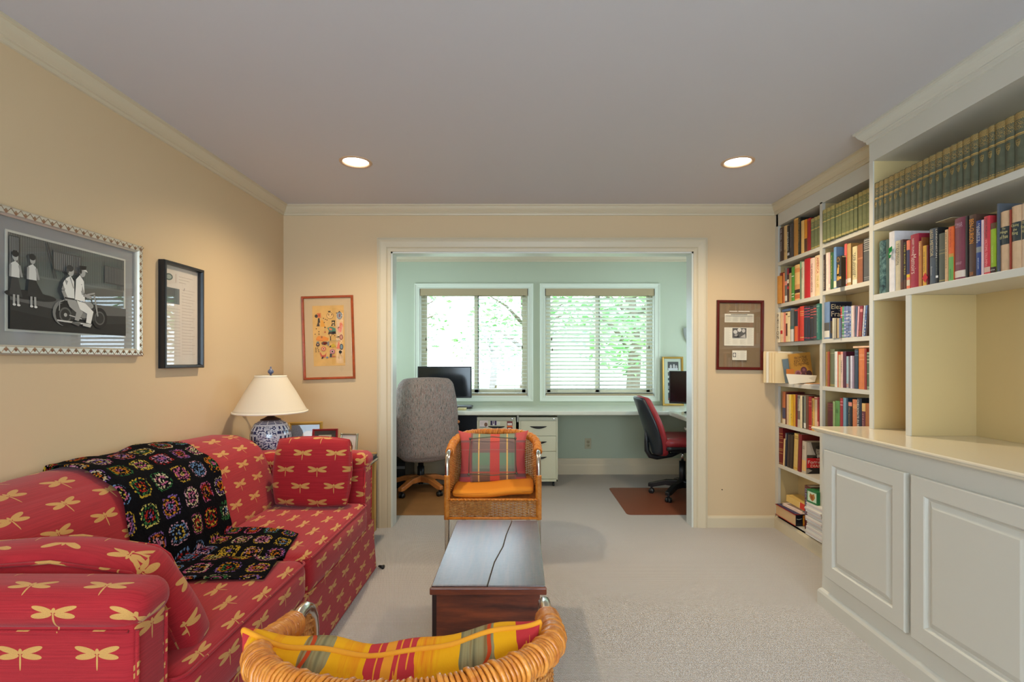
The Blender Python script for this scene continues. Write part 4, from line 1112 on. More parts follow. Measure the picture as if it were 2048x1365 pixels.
obj('seam', MB().tube([od(Vector((x, y, .024))) for x, y, z in rectloop(-.255, .250, -.207, .202, 0, .025)], .0022, 5, closed=True), mat('orange_seam', (190,104,14), .8), t, local=True)

# ------------------------------------------------------------------ end table, lamp and the things on it
ETZ = .575
PINE = mat('end_table_wood', (196, 150, 78), .45, var=.12, vscale=9); DKW = mat('end_table_dark', (70, 40, 24), .45)
t = thing('end_table', 'wooden end table in the corner behind the far sofa arm', 'table', (-1.4, 3.5, 0))
EX0, EX1, EY0, EY1 = -1.74, -1.062, 3.135, 3.80
obj('tabletop', MB().box(EX0, EX1, EY0, EY1, ETZ-.03, ETZ), PINE, t, bevel=.003)
mb = MB(); mb.box(EX0+.01, EX1-.03, EY0+.015, EY1-.01, .02, ETZ-.03); obj('carcass', mb, DKW, t)
obj('side_board', MB().box(EX1-.03, EX1-.004, EY1-.045, EY1-.005, .0, ETZ-.03), PINE, t)
obj('side_board', MB().box(EX1-.03, EX1-.004, EY0+.01, EY0+.05, .0, ETZ-.03), PINE, t)
LX, LY = -1.565, 3.215
b = NB('blue_white_porcelain', .12, .6); oo = b.tc.outputs['UV']; s = b.sep(oo)
U = b.math('MULTIPLY', s[0], 6.0); fu = b.math('FRACT', U); Vv = s[1]
scroll = b.math('LESS_THAN', b.vor(b.mapping(oo, scale=(46, 34, 1)), 1.0, 'DISTANCE_TO_EDGE'), .14)
scroll = b.math('MAXIMUM', b.math('SUBTRACT', 1.0, b.math('GREATER_THAN', b.noise(b.mapping(oo, scale=(60, 40, 1)), 1.0, 1), .47)), 0.0)
gx = b.math('FRACT', b.math('MULTIPLY', fu, 4.0)); gy = b.math('FRACT', b.math('MULTIPLY', Vv, 11.0))
cell = b.math('MODULO', b.math('FLOOR', b.math('MULTIPLY', Vv, 11.0)), 2.0)
bars = b.math('MULTIPLY', b.math('GREATER_THAN', gy, .42), b.math('GREATER_THAN', gx, .16))
barsv = b.math('MULTIPLY', b.math('GREATER_THAN', gx, .58), b.math('LESS_THAN', gy, 2))
blk = b.math('MAXIMUM', b.math('MULTIPLY', bars, cell), b.math('MULTIPLY', b.math('MULTIPLY', barsv, b.math('GREATER_THAN', gy, .10)), b.math('SUBTRACT', 1.0, cell)))
panel = b.math('LESS_THAN', b.math('FRACT', b.math('MULTIPLY', U, .5)), .5)
inpan = b.math('MULTIPLY', panel, b.math('MULTIPLY', b.math('GREATER_THAN', Vv, .30), b.math('LESS_THAN', Vv, .86)))
top = b.math('MULTIPLY', b.math('GREATER_THAN', Vv, .86), b.math('GREATER_THAN', b.math('FRACT', b.math('MULTIPLY', Vv, 26)), .45))
lines = b.math('LESS_THAN', b.math('ABSOLUTE', b.math('SUBTRACT', Vv, .85)), .008)
m_ = b.mix(inpan, scroll, blk)
sel = b.N.new('ShaderNodeMix'); sel.data_type = 'FLOAT'; b.L.new(inpan, sel.inputs[0]); b.L.new(scroll, sel.inputs[2]); b.L.new(blk, sel.inputs[3])
ff = b.math('MULTIPLY', sel.outputs[0], b.math('LESS_THAN', Vv, .83)); ff = b.math('MAXIMUM', ff, b.math('MULTIPLY', top, b.math('GREATER_THAN', b.math('FRACT', b.math('MULTIPLY', U, 2.0)), .12)))
b.color(b.mix(ff, (206, 210, 218), (34, 44, 92))); b.b.inputs['Coat Weight'].default_value = .5; PORC = b.m
t = thing('table_lamp', 'blue and white ginger-jar lamp with a cream shade in the corner', 'lamp', (LX, LY, ETZ))
prof = [(.062, .012), (.070, .020), (.088, .07), (.108, .13), (.118, .18), (.119, .22), (.110, .26), (.090, .292), (.062, .308), (.050, .311)]
NL = 48
def lampuv(p, n, vi):
    return (0, 0)
mb = MB(); mb.lathe(prof, (LX, LY, ETZ), NL)
cumz = [0]
for i in range(1, len(prof)): cumz.append(cumz[-1]+math.dist(prof[i], prof[i-1]))
jar = obj('jar', mb, PORC, t, uvfn=lambda p, n, vi: ((math.atan2(p.y-LY, p.x-LX)/(2*PI)+.80) % 1.0, cumz[vi//NL]/cumz[-1]))
# repair the wrap-around seam of the angle coordinate
me = jar.data; ul = me.uv_layers[0].data
for p in me.polygons:
    us = [ul[li].uv[0] for li in p.loop_indices]
    if max(us)-min(us) > .5:
        for li in p.loop_indices:
            if ul[li].uv[0] < .5: ul[li].uv[0] += 1.0
BRZ = mat('bronze', (62, 42, 34), .4, metal=.5)
obj('foot', MB().lathe([(.07, 0), (.072, .008), (.064, .014)], (LX, LY, ETZ), 32), BRZ, t)
obj('cap', MB().lathe([(.058, .308), (.060, .314), (.040, .322), (.020, .334), (.011, .350), (.010, .385)], (LX, LY, ETZ), 28), BRZ, t)
SH = NB('shade_linen', .85, .2); SH.color((238, 226, 204)); SH.b.inputs['Subsurface Weight'].default_value = 0
tl = SH.N.new('ShaderNodeBsdfTranslucent'); tl.inputs['Color'].default_value = (*lin((240, 222, 190)), 1); mxs = SH.N.new('ShaderNodeMixShader'); mxs.inputs[0].default_value = .25
SH.L.new(SH.b.outputs[0], mxs.inputs[1]); SH.L.new(tl.outputs[0], mxs.inputs[2]); SH.L.new(mxs.outputs[0], SH.N['Material Output'].inputs['Surface'])
zb, zt = PZ(825, LY)-ETZ, PZ(752, LY)-ETZ
sp = [(.214, zb), (.216, zb+.006), (.205, zb+.022), (.150, zb+.125), (.100, zt-.02), (.091, zt-.004), (.091, zt)]
shade = obj('lamp_shade', MB().lathe(sp, (LX, LY, ETZ), 48, cap=False), SH.m, t)
md = shade.modifiers.new('thickness', 'SOLIDIFY'); md.thickness = .002
obj('shade_trim', MB().lathe([(.214, zb-.002), (.2185, zb), (.2185, zb+.009), (.214, zb+.010)], (LX, LY, ETZ), 48, cap=False), mat('shade_tape', (240,230,208), .8), shade)
obj('shade_trim', MB().lathe([(.092, zt-.008), (.0935, zt-.006), (.0935, zt+.002), (.090, zt+.003)], (LX, LY, ETZ), 40, cap=False), MATS['shade_tape'], shade)
hp = MB()
for s in (-1, 1): hp.tube([(LX+s*.012, LY, ETZ+.37), (LX+s*.045, LY, ETZ+.45), (LX+s*.045, LY, ETZ+.53), (LX, LY, ETZ+zt+.002)], .002, 6)
for k in range(3): a = k*2*PI/3; hp.tube([(LX, LY, ETZ+zt), (LX+.091*math.cos(a), LY+.091*math.sin(a), ETZ+zt-.006)], .0018, 5)
obj('harp', hp, BRZ, t)
obj('finial', MB().lathe([(.006, zt+.002), (.004, zt+.008), (.016, zt+.018), (.018, zt+.028), (.012, zt+.038), (.004, zt+.044), (.005, zt+.054), (.002, zt+.058)], (LX, LY, ETZ), 16), mat('finial_blue', (96, 104, 130), .3), t)
obj('bulb', MB().lathe([(.013, .385), (.014, .41), (.028, .45), (.030, .47), (.020, .495), (.003, .503)], (LX, LY, ETZ), 16), mat('unlit_bulb', (235,232,225), .3), t)

def photo_frame(name, label, px0, py0, px1, py1, d, lean, yaw, framem, mat_rgb, picshapes, back, fw=.016, matw=.02, extra=None, roll=0):
    x0, x1 = PX(px0, d), PX(px1, d); w = x1-x0; zt_ = PZ(py0, d); h = zt_-ETZ-.001
    t = thing(name, label, 'picture frame', ((x0+x1)/2, d, ETZ+.0015), (math.radians(-lean), 0, math.radians(yaw)))
    mb = MB(); ring_frame(mb, (-w/2, 0, 0), (1,0,0), (0,0,1), (0,-1,0), w, h, [(0,-.006), (0,.010), (.004,.013), (fw*.6,.011), (fw,.006), (fw,-.006)]); obj('frame', mb, framem, t, local=True)
    obj('backing', MB().box(-w/2+.002, w/2-.002, .0, .006, .002, h-.002), cm((40,34,30)), t, local=True)
    if matw:
        obj('mount', MB().box(-w/2+fw-.002, w/2-fw+.002, -.004, 0, fw-.002, h-fw+.002), cm(mat_rgb, .8), t, local=True)
    iw, ih = w-2*(fw+matw), h-2*(fw+matw)
    picture('photo', t, (-iw/2, -.0052, fw+matw), (1,0,0), (0,0,1), iw, ih, picshapes, back, local=True)
    obj('glass', MB().add([(-w/2+fw, -.0075, fw), (w/2-fw, -.0075, fw), (w/2-fw, -.0075, h-fw), (-w/2+fw, -.0075, h-fw)], [(0,1,2,3)]), GLASS, t, local=True)
    mb = MB(); mb.add([(-.02, .006, h*.7), (.02, .006, h*.7), (.03, h*.30, .0), (-.03, h*.30, .0), (-.02, .009, h*.7), (.02, .009, h*.7), (.03, h*.30+.003, .0), (-.03, h*.30+.003, .0)], [(0,1,2,3), (7,6,5,4), (0,4,5,1), (1,5,6,2), (2,6,7,3), (3,7,4,0)])
    return t
portrait1 = [('p', [(.35,0), (.45,.28), (.8,.30), (1,.16), (1,0)], (232,226,222)), ('e', .62,.48,.20,.27,0,(214,160,138)), ('e', .60,.68,.21,.14,.1,(196,176,160)), ('e', .44,.56,.06,.16,0,(196,172,150)), ('e', .55,.50,.025,.015,0,(90,60,60)), ('e', .70,.50,.025,.015,0,(90,60,60)), ('e', .63,.43,.03,.035,0,(200,140,120)), ('l', [(.55,.35),(.63,.33),(.70,.36)], .003, (160,70,70))]
photo_frame('picture_frame', 'gold-framed portrait of a smiling person, behind the red frame on the end table', 577, 845, 642, 905, 3.46, 10, 14, GOLD, (0,0,0), portrait1, mat('portrait_backdrop', (112,118,136), .7), .02, 0)
photo_frame('picture_frame', 'small dark red frame with black mount beside the gold frame', 624, 859, 673, 905, 3.36, 12, 12, mat('red_lacquer_frame', (128, 22, 34), .35), (36, 22, 26), [('e', .5,.36,.36,.42,0,(52,50,46)), ('e', .5,.08,.2,.25,0,(120,90,76))], mat('beige_photo', (172,164,140), .7), .014, .026)
sil = mat('silver_frame', (176, 172, 150), .3, metal=.6)
t = photo_frame('picture_frame', 'small silver frame with portrait of a brown-haired person', 677, 868, 713, 908, 3.42, 10, -8, sil, (0,0,0), [('e', .5,.46,.30,.36,0,(120,78,48)), ('e', .47,.44,.17,.22,0,(226,176,150)), ('p', [(.1,0), (.3,.16), (.75,.16), (1,.0)], (30,30,40)), ('l', [(.40,.33),(.47,.31),(.54,.34)], .002, (180,70,70)), ('e', .41,.48,.02,.012,0,(60,40,40)), ('e', .53,.48,.02,.012,0,(60,40,40)), ('e', .68,.34,.10,.28,-.2,(120,78,48))], mat('pale_photo', (222, 214, 208), .7), .012, 0)
hgt = PZ(868, 3.42)-ETZ; wd = PX(713, 3.42)-PX(677, 3.42)
for sx in (-1, 1): obj('corner_rosette', MB().lathe([(.007, .010), (.007, .014), (.003, .016)], (sx*(wd/2-.006), 0, hgt-.007), 10, axis='y'), sil, t, local=True)
# two black albums
for k, (a, c, d0, d1, z, h_, lb) in enumerate(((697, 738, 3.30, 3.52, 0, .022, 'lower black album with cream pages at the table edge'), (693, 737, 3.29, 3.50, .022, .024, 'upper black album lying under the silver frame edge'))):
    x0, x1 = PX(a, d0)-.02, PX(c, d0)
    t = thing('photo_album', lb, 'album', ((x0+x1)/2, (d0+d1)/2, ETZ+z))
    mb = MB(); mb.box(x0, x1, d0, d1, ETZ+z+.001, ETZ+z+.004); mb.box(x0, x1, d0, d1, ETZ+z+h_-.003, ETZ+z+h_); mb.box(x0, x0+.004, d0, d1, ETZ+z+.001, ETZ+z+h_)
    obj('cover', mb, mat('black_leather', (22,24,28), .3), t, bevel=.001)
    obj('page_block', MB().box(x0+.004, x1-.004, d0+.004, d1-.003, ETZ+z+.004, ETZ+z+h_-.003), cm((206,196,168) if k == 0 else (44,44,46)), t)
# ------------------------------------------------------------------ pictures on the walls
PG = NB('picture_glass', .03, .5); tr = PG.N.new('ShaderNodeBsdfTransparent'); gl = PG.N.new('ShaderNodeBsdfGlossy'); gl.inputs['Roughness'].default_value = .015
fr = PG.N.new('ShaderNodeLayerWeight'); fr.inputs['Blend'].default_value = .5; fr_ = PG.math('MULTIPLY_ADD', PG.math('POWER', fr.outputs['Facing'], 4.0), .9, .08); mx = PG.N.new('ShaderNodeMixShader')
PG.L.new(fr_, mx.inputs[0]); PG.L.new(tr.outputs[0], mx.inputs[1]); PG.L.new(gl.outputs[0], mx.inputs[2]); PG.L.new(mx.outputs[0], PG.N['Material Output'].inputs['Surface']); PGLASS = PG.m
def wall_art(label, org, u, v, w, h, prof, fm, fw, mount, mount_m, pic, back, gname='print', glassd=.012):
    """org = lower-left outer corner at the wall; u across, v up, normal = u x v into the room"""
    u = Vector(u).normalized(); v = Vector(v).normalized(); n = u.cross(v); org = Vector(org); c = org+u*w/2
    t = thing('picture_frame', label, 'picture frame', tuple(c))
    mb = MB(); ring_frame(mb, org, u, v, n, w, h, prof); fo = obj('frame', mb, fm, t)
    a = org+u*fw+v*fw+n*.005; ww, hh = w-2*fw, h-2*fw
    m = MB(); m.add([a, a+u*ww, a+u*ww+v*hh, a+v*hh], [(0,1,2,3)]); mb2 = obj('mount', m, mount_m, t)
    l, bt, r_, tp = mount
    picture(gname, t, a+u*l+v*bt+n*.0012, u, v, ww-l-r_, hh-bt-tp, pic, back)
    q = org+u*(fw-.001)+v*(fw-.001)+n*glassd; W_, H_ = ww+.002, hh+.002
    obj('glass', MB().add([q, q+u*W_, q+u*W_+v*H_, q+v*H_], [(0,1,2,3)]), PGLASS, t)
    return t, fo, n
# 1: wide black-and-white photograph, left wall (u runs away from the viewer)
SILV = mat('champagne_frame', (206, 200, 184), .3, metal=.35); BRW = mat('frame_groove', (120, 78, 50), .5)
x = XL+.001; Y0, Y1, Z0, Z1 = 1.665, 2.392, 1.277, 1.790
W_, H_ = Y1-Y0, Z1-Z0
g_ = lambda k: (k, k, int(k*.97))
stripes = [('r', 0, .0, 1, 1, g_(70))]
S_ = [('r', 0, .36, 1, .60, g_(96)), ('r', 0, .58, 1, 1, g_(112))]
for i in range(60): S_.append(('r', i/60, .60, i/60+.007, 1, g_(88)))
S_ += [('r', .0, .66, .07, .97, g_(70))]
for i in range(5): S_.append(('r', .005+i*.013, .67, .010+i*.013, .96, g_(150)))
S_ += [('p', [(.32,.70), (.56,.68), (.56,.92), (.32,.92)], g_(84)), ('p', [(.78,.66), (.98,.65), (.98,.88), (.78,.88)], g_(84))]
for i in range(14): S_.append(('r', .33+i*.016, .71, .337+i*.016, .90, g_(128)))
for i in range(12): S_.append(('r', .79+i*.016, .67, .797+i*.016, .87, g_(124)))
S_ += [('l', [(.27,.98), (.34,.60)], .005, g_(60)), ('r', 0, 0, 1, .36, g_(46)), ('p', [(0,.30), (.55,.22), (1,.26), (1,.36), (0,.38)], g_(92)), ('p', [(0,.0), (1,.0), (1,.16), (.5,.10), (0,.20)], g_(34)), ('e', .12,.37,.16,.05,0,g_(38)), ('e', .22,.36,.12,.04,0,g_(40))]
# bystanders
for bx_, hh_, sk in ((.03, .0, g_(60)), (.15, .05, g_(44))):
    S_ += [('p', [(bx_-.035,.36), (bx_+.055+hh_,.34), (bx_+.02,.56), (bx_-.02,.56)], sk), ('p', [(bx_-.03,.54), (bx_+.035,.54), (bx_+.03,.68), (bx_+.005,.71), (bx_-.025,.68)], g_(206)),
           ('l', [(bx_-.028,.67), (bx_-.030,.54)], .008, g_(150)), ('l', [(bx_+.032,.67), (bx_+.05,.55)], .008, g_(150)),
           ('e', bx_+.005, .755, .020, .045, 0, g_(168)), ('e', bx_+.003, .785, .024, .035, 0, g_(40)),
           ('l', [(bx_-.005,.36), (bx_-.005,.26)], .008, g_(160)), ('l', [(bx_+.022,.36), (bx_+.024,.26)], .008, g_(160)), ('e', bx_-.003,.255,.012,.012,0,g_(215)), ('e', bx_+.027,.252,.012,.012,0,g_(215))]
# motorcycle
S_ += [('e', .40,.22,.095,.15,0,g_(120)), ('e', .41,.205,.082,.135,0,g_(26)), ('e', .41,.20,.052,.088,0,g_(88)), ('e', .41,.20,.040,.068,0,g_(40)), ('e', .41,.20,.014,.022,0,g_(170)),
       ('e', .72,.20,.075,.13,0,g_(28)), ('e', .72,.20,.050,.085,0,g_(90)), ('e', .72,.20,.040,.068,0,g_(44)),
       ('p', [(.45,.16), (.68,.16), (.66,.36), (.47,.33)], g_(58)), ('e', .57,.24,.05,.06,0,g_(128)), ('e', .60,.34,.06,.045,0,g_(150)), ('l', [(.34,.13), (.62,.11)], .006, g_(200)), ('l', [(.44,.20), (.55,.17)], .004, g_(190)),
       ('l', [(.70,.22), (.665,.48)], .007, g_(150)), ('l', [(.60,.47), (.67,.50)], .006, g_(160)), ('p', [(.36,.33), (.52,.35), (.50,.38), (.38,.37)], g_(22)), ('l', [(.355,.24), (.36,.34), (.40,.37)], .004, g_(150))]
# riders
S_ += [('p', [(.415,.39), (.50,.38), (.56,.25), (.52,.14), (.485,.15), (.50,.24), (.44,.30)], g_(158)), ('p', [(.47,.13), (.54,.12), (.52,.08), (.455,.11)], g_(96)),
       ('p', [(.395,.39), (.485,.385), (.48,.60), (.45,.66), (.41,.62)], g_(222)), ('l', [(.415,.60), (.385,.48), (.42,.37)], .014, g_(150)), ('p', [(.40,.60), (.42,.52), (.40,.50), (.385,.56)], g_(222)), ('l', [(.398,.395), (.483,.392)], .006, g_(40)), ('l', [(.445,.64), (.475,.52)], .003, g_(120)),
       ('e', .45,.71,.027,.055,0,g_(176)), ('e', .443,.745,.030,.038,0,g_(56)), ('e', .425,.71,.010,.03,0,g_(70)),
       ('p', [(.50,.385), (.58,.36), (.655,.27), (.63,.12), (.585,.13), (.595,.24), (.53,.28)], g_(226)), ('p', [(.565,.12), (.64,.115), (.625,.075), (.555,.09)], g_(190)),
       ('p', [(.485,.39), (.575,.38), (.565,.62), (.53,.69), (.495,.63)], g_(232)), ('l', [(.535,.58), (.56,.46), (.635,.44)], .013, g_(158)), ('p', [(.51,.60), (.55,.57), (.545,.50), (.515,.53)], g_(232)),
       ('e', .553,.725,.026,.055,0,g_(172)), ('p', [(.525,.755), (.583,.755), (.588,.81), (.525,.80)], g_(24)), ('p', [(.555,.755), (.60,.735), (.585,.765)], g_(225)), ('e', .536,.735,.010,.03,0,g_(40))]

wprof = [(0,0), (0,.020), (.006,.026), (.026,.026), (.030,.018), (.034,.014), (.034,0)]
m_top = .082
WMOUNT = mat('grey_mount', (150, 148, 148), .7)
t, fo, n_ = wall_art('wide silver-framed black-and-white photograph of people on a motorcycle, left wall', (x, Y0, Z0), (0,1,0), (0,0,1), W_, H_, wprof, SILV, .034, (.076, .056, .062, .052), WMOUNT, S_, cm(g_(70)))
# thin pale border of the print
a0 = Vector((x, Y0, Z0))+Vector((0,1,0))*(.034+.076)+Vector((0,0,1))*(.034+.056)
w_, h_ = W_-.068-.076-.062, H_-.068-.056-.052
mb = MB(); 
for q in ((-.008, 0, -.008, h_+.008), (w_, w_+.008, -.008, h_+.008), (0, w_, -.008, 0), (0, w_, h_, h_+.008)):
    mb.box(x+.0055, x+.0085, a0.y+q[0], a0.y+q[1], a0.z+q[2], a0.z+q[3])
obj('print_border', mb, cm((206, 204, 194)), t)
# zig-zag beading on the frame
mb = MB()
def zig(o, d, v, L, lead=.034):
    n = int(L/lead); st = L/n; P = []
    for i in range(n):
        a = o+d*(i*st); tp = a+d*st*.5
        P += [a+v*.006, tp+v*.027]
    P.append(o+d*L+v*.006); mb.tube(P, .0016, 4)
    for i in range(n):
        a = o+d*(i*st+st*.5)+v*.020; b_ = Vector((.010, 0, 0))
        mb.add([a-d*.009, a+v*.008, a+d*.009, a-v*.010, a+b_*.7], [(0,1,4), (1,2,4), (2,3,4), (3,0,4)])
xx = x+.026
zig(Vector((xx, Y0, Z1)), Vector((0,1,0)), Vector((0,0,-1)), W_); zig(Vector((xx, Y0, Z0)), Vector((0,1,0)), Vector((0,0,1)), W_)
zig(Vector((xx, Y0, Z0)), Vector((0,0,1)), Vector((0,1,0)), H_); zig(Vector((xx, Y1, Z0)), Vector((0,0,1)), Vector((0,-1,0)), H_)
obj('zigzag_trim', mb, mat('bronze_trim', (170, 140, 108), .3, metal=.6), fo)
# 2: narrow black-framed certificate, left wall
d = 2.52
C_ = [('e', .17,.885,.11,.035,.1,(78,88,84)), ('e', .17,.885,.08,.022,.1,(150,158,152)), ('l', [(.36,.84),(.36,.93)], .002, (150,70,50))]
for i in range(3): C_.append(('l', [(.44,.91-i*.03), (.84-.1*i,.91-i*.03)], .0014, (150,130,120)))
C_.append(('r', .08,.62,.46,.78,(92,96,100))); C_.append(('l', [(.60,.80),(.58,.77)], .003, (60,60,70)))
for i in range(22): C_.append(('l', [(.52,.78-i*.032), (.90-.05*(i % 3),.78-i*.032)], .0012, (160,140,128)))
for i in range(16): C_.append(('l', [(.08,.57-i*.032), (.46,.57-i*.032)], .0012, (165,148,138)))
BF = mat('black_frame', (24, 25, 30), .3)
wall_art('tall narrow black-framed certificate on the left wall', (XL+.001, 2.525, 1.218), (0,1,0), (0,0,1), .318, .540, [(0,0), (0,.030), (.004,.033), (.014,.033), (.018,.022), (.018,0)], BF, .018, (.0,.0,.0,.0), WMOUNT, C_, cm((216,206,196)), 'certificate', .016)
# 3: tall folk-style print, partition wall left
RW = mat('cherry_frame', (158, 70, 34), .35, var=.25, vscale=30)
def at_(px, py, dd=.0): return Vector((PX(px, YW), YW-.001, PZ(py, YW)))
bl = at_(608.5, 760.5); tl = at_(602, 594); br = at_(711.5, 757.5)
u_ = (br-bl).normalized(); v_ = Vector((0,-1,0)).cross(u_)*-1
v_ = Vector((-u_.z, 0, u_.x)); w_ = (br-bl).length; h_ = (tl-bl).length
A_ = [('r', .14,.80,.27,.88,(214,120,60)), ('e', .21,.84,.035,.025,0,(196,70,40)), ('e', .12,.83,.05,.028,0,(40,30,30)), ('p', [(.16,.72),(.24,.72),(.22,.80),(.17,.79)], (34,28,28)), ('p', [(.12,.66),(.22,.66),(.20,.73),(.16,.72)], (52,34,30)), ('p', [(.25,.65),(.40,.65),(.33,.76),(.26,.76)], (232,160,50)),
      ('e', .56,.83,.11,.052,0,(70,52,40)), ('e', .56,.83,.100,.046,0,(232,186,116)), ('e', .52,.845,.016,.010,0,(40,30,26)), ('e', .61,.845,.016,.010,0,(40,30,26)), ('r', .50,.89,.58,.91,(50,40,34)), ('l', [(.52,.815),(.60,.815)], .0012, (70,50,40)),
      ('e', .86,.83,.09,.065,0,(110,116,112)), ('e', .86,.83,.06,.045,0,(150,150,140)), ('e', .86,.83,.03,.035,0,(120,60,50)), ('p', [(.83,.885),(.89,.885),(.86,.91)], (40,34,34)), ('p', [(.74,.87),(.79,.885),(.78,.86)], (50,44,44)), ('l', [(.82,.77),(.80,.70),(.82,.64)], .0012, (90,60,40)),
      ('p', [(.60,.75),(.72,.75),(.70,.70),(.72,.66),(.58,.66),(.62,.70)], (46,40,38)), ('e', .655,.715,.025,.016,0,(236,200,140)), ('e', .66,.675,.03,.012,0,(225,190,140)),
      ('p', [(.46,.63),(.58,.65),(.72,.62),(.74,.56),(.52,.555),(.50,.59)], (86,134,112)), ('p', [(.52,.63),(.62,.61),(.60,.585),(.52,.60)], (222,110,80)), ('p', [(.48,.52),(.74,.53),(.72,.57),(.50,.565)], (44,36,38)), ('l', [(.40,.64),(.46,.62)], .0012, (80,60,50)), ('l', [(.39,.64),(.39,.57)], .0012, (80,60,50)), ('e', .39,.56,.028,.014,0,(186,90,50)), ('e', .39,.64,.02,.011,0,(40,34,34)),
      ('p', [(.78,.62),(.86,.66),(.86,.70),(.92,.72),(.96,.66),(.92,.60),(.90,.55),(.82,.55)], (226,112,56)), ('p', [(.79,.60),(.84,.63),(.82,.65)], (60,36,34)),
      ('p', [(.10,.46),(.16,.50),(.36,.49),(.50,.46),(.48,.42),(.30,.41),(.18,.42),(.10,.43)], (230,140,50)), ('l', [(.10,.44),(.30,.42)], .0015, (180,60,40)), ('e', .28,.48,.03,.02,0,(170,100,50)), ('e', .15,.385,.045,.024,0,(110,120,118)), ('e', .15,.355,.06,.03,0,(64,40,40)), ('e', .15,.36,.025,.013,0,(196,150,120)), ('p', [(.26,.385),(.34,.405),(.44,.40),(.48,.375),(.38,.345),(.28,.355)], (90,46,44)), ('e', .37,.375,.05,.016,0,(196,80,60)), ('p', [(.46,.40),(.52,.41),(.51,.33),(.45,.34)], (128,126,124)),
      ('e', .56,.51,.045,.022,0,(110,84,60)), ('e', .56,.51,.032,.016,0,(225,180,116)), ('p', [(.545,.42),(.575,.42),(.57,.485),(.55,.485)], (36,32,34)), ('r', .52,.415,.86,.421,(140,140,110)), ('r', .54,.395,.82,.40,(150,140,100)), ('p', [(.52,.31),(.64,.37),(.74,.31)], (196,164,50)), ('p', [(.50,.31),(.57,.31),(.57,.345)], (40,34,34)), ('p', [(.74,.28),(.88,.28),(.82,.415)], (224,120,90)),
      ('e', .90,.47,.055,.045,0,(146,80,66)), ('e', .90,.47,.03,.03,0,(206,150,126)), ('p', [(.73,.475),(.84,.49),(.84,.465)], (44,36,36)), ('e', .90,.31,.055,.05,0,(56,62,70)), ('e', .90,.31,.035,.035,0,(120,140,146)), ('e', .86,.225,.05,.026,0,(36,32,34)), ('l', [(.86,.20),(.79,.13),(.92,.13),(.86,.20)], .0014, (60,40,34)),
      ('e', .33,.285,.08,.038,0,(200,106,84)), ('e', .33,.285,.045,.022,0,(230,170,130)), ('e', .33,.285,.022,.011,0,(96,60,60)), ('p', [(.20,.23),(.24,.22),(.28,.18),(.33,.18),(.38,.19),(.42,.23),(.40,.16),(.33,.14),(.25,.15)], (196,90,70)), ('p', [(.25,.12),(.30,.12),(.33,.16),(.29,.16)], (50,36,36)),
      ('e', .61,.235,.085,.040,0,(172,104,116)), ('e', .61,.235,.05,.024,0,(216,170,160)), ('e', .61,.235,.028,.014,0,(40,40,46)), ('p', [(.52,.145),(.59,.145),(.59,.20),(.53,.205)], (60,60,66)), ('p', [(.60,.17),(.74,.15),(.60,.15)], (196,90,70)), ('l', [(.44,.145),(.76,.14)], .0012, (80,60,56)), ('e', .44,.14,.035,.016,0,(110,120,140))]
for i, (cx_, cy_) in enumerate(((.12,.62), (.20,.57), (.08,.53), (.20,.53), (.09,.30), (.15,.30), (.09,.27), (.17,.27), (.09,.24), (.18,.24), (.36,.79), (.42,.77), (.47,.76), (.38,.72), (.65,.52), (.70,.50))):
    A_.append(('e', cx_, cy_, .016, .008, .3, (60,40,34)))
FOLK = mat('print_paper', (222, 174, 100), .75, var=.10, vscale=12)
LIN = mat('linen_mount', (206, 178, 140), .85, bump=.3, bscale=400)
wall_art('tall cherry-framed print of small abstract figures on tan ground', tuple(bl), u_, v_, w_, h_, [(0,0), (0,.016), (.004,.020), (.014,.018), (.017,.012), (.017,0)], RW, .017, (.062,.084,.056,.056), LIN, A_, FOLK, 'print', .010)
# 4: framed newspaper cuttings, partition wall right
bl = at_(1431, 740); br = at_(1524.5, 741); tl = at_(1432.5, 601)
u_ = (br-bl).normalized(); v_ = Vector((-u_.z, 0, u_.x)); w_ = (br-bl).length; h_ = (tl-bl).length
N_ = [('r', .24,.868,.44,.880,(232,226,212)), ('r', .46,.868,.74,.880,(232,226,212))]
ink = (172, 166, 150)
def block(x0, y0, x1, y1, cols):
    N_.append(('r', x0, y0, x1, y1, (222,216,198)))
def lines(x0, y0, x1, y1, n):
    for i in range(n): N_.append(('l', [(x0, y1-(y1-y0)*i/n), (x1-.02*(i % 3), y1-(y1-y0)*i/n)], .0010, ink))
block(.13,.70,.84,.835,4); N_.append(('r', .28,.818,.68,.828,(70,66,60)))
for k in range(4): lines(.15+k*.175, .71, .30+k*.175, .79, 9)
N_.append(('r', .15,.800,.80,.806,(120,114,104)))
block(.12,.335,.84,.62,4)
for k in (0, 3): lines(.14+k*.18, .35, .28+k*.18, .61, 22)
for k in (1, 2): lines(.14+k*.18, .35, .28+k*.18, .43, 7)
N_ += [('r', .31,.46,.65,.61,(88,86,82)), ('e', .38,.55,.05,.03,0,(196,192,184)), ('e', .48,.58,.05,.03,0,(206,202,194)), ('e', .58,.57,.04,.03,0,(190,186,178)), ('p', [(.34,.46),(.44,.52),(.48,.46)], (40,38,38)), ('p', [(.50,.47),(.62,.52),(.63,.46)], (180,176,168)), ('l', [(.48,.52),(.54,.58)], .002, (40,40,40)), ('e', .40,.50,.04,.02,.4,(150,146,140))]
block(.31,.11,.66,.26,2); lines(.42,.12,.48,.25,11); lines(.50,.12,.64,.25,11)
N_ += [('r', .32,.155,.40,.225,(120,116,108)), ('e', .36,.19,.025,.024,0,(214,208,194))]
MAH = mat('mahogany_frame', (86, 20, 18), .22, spec=.6)
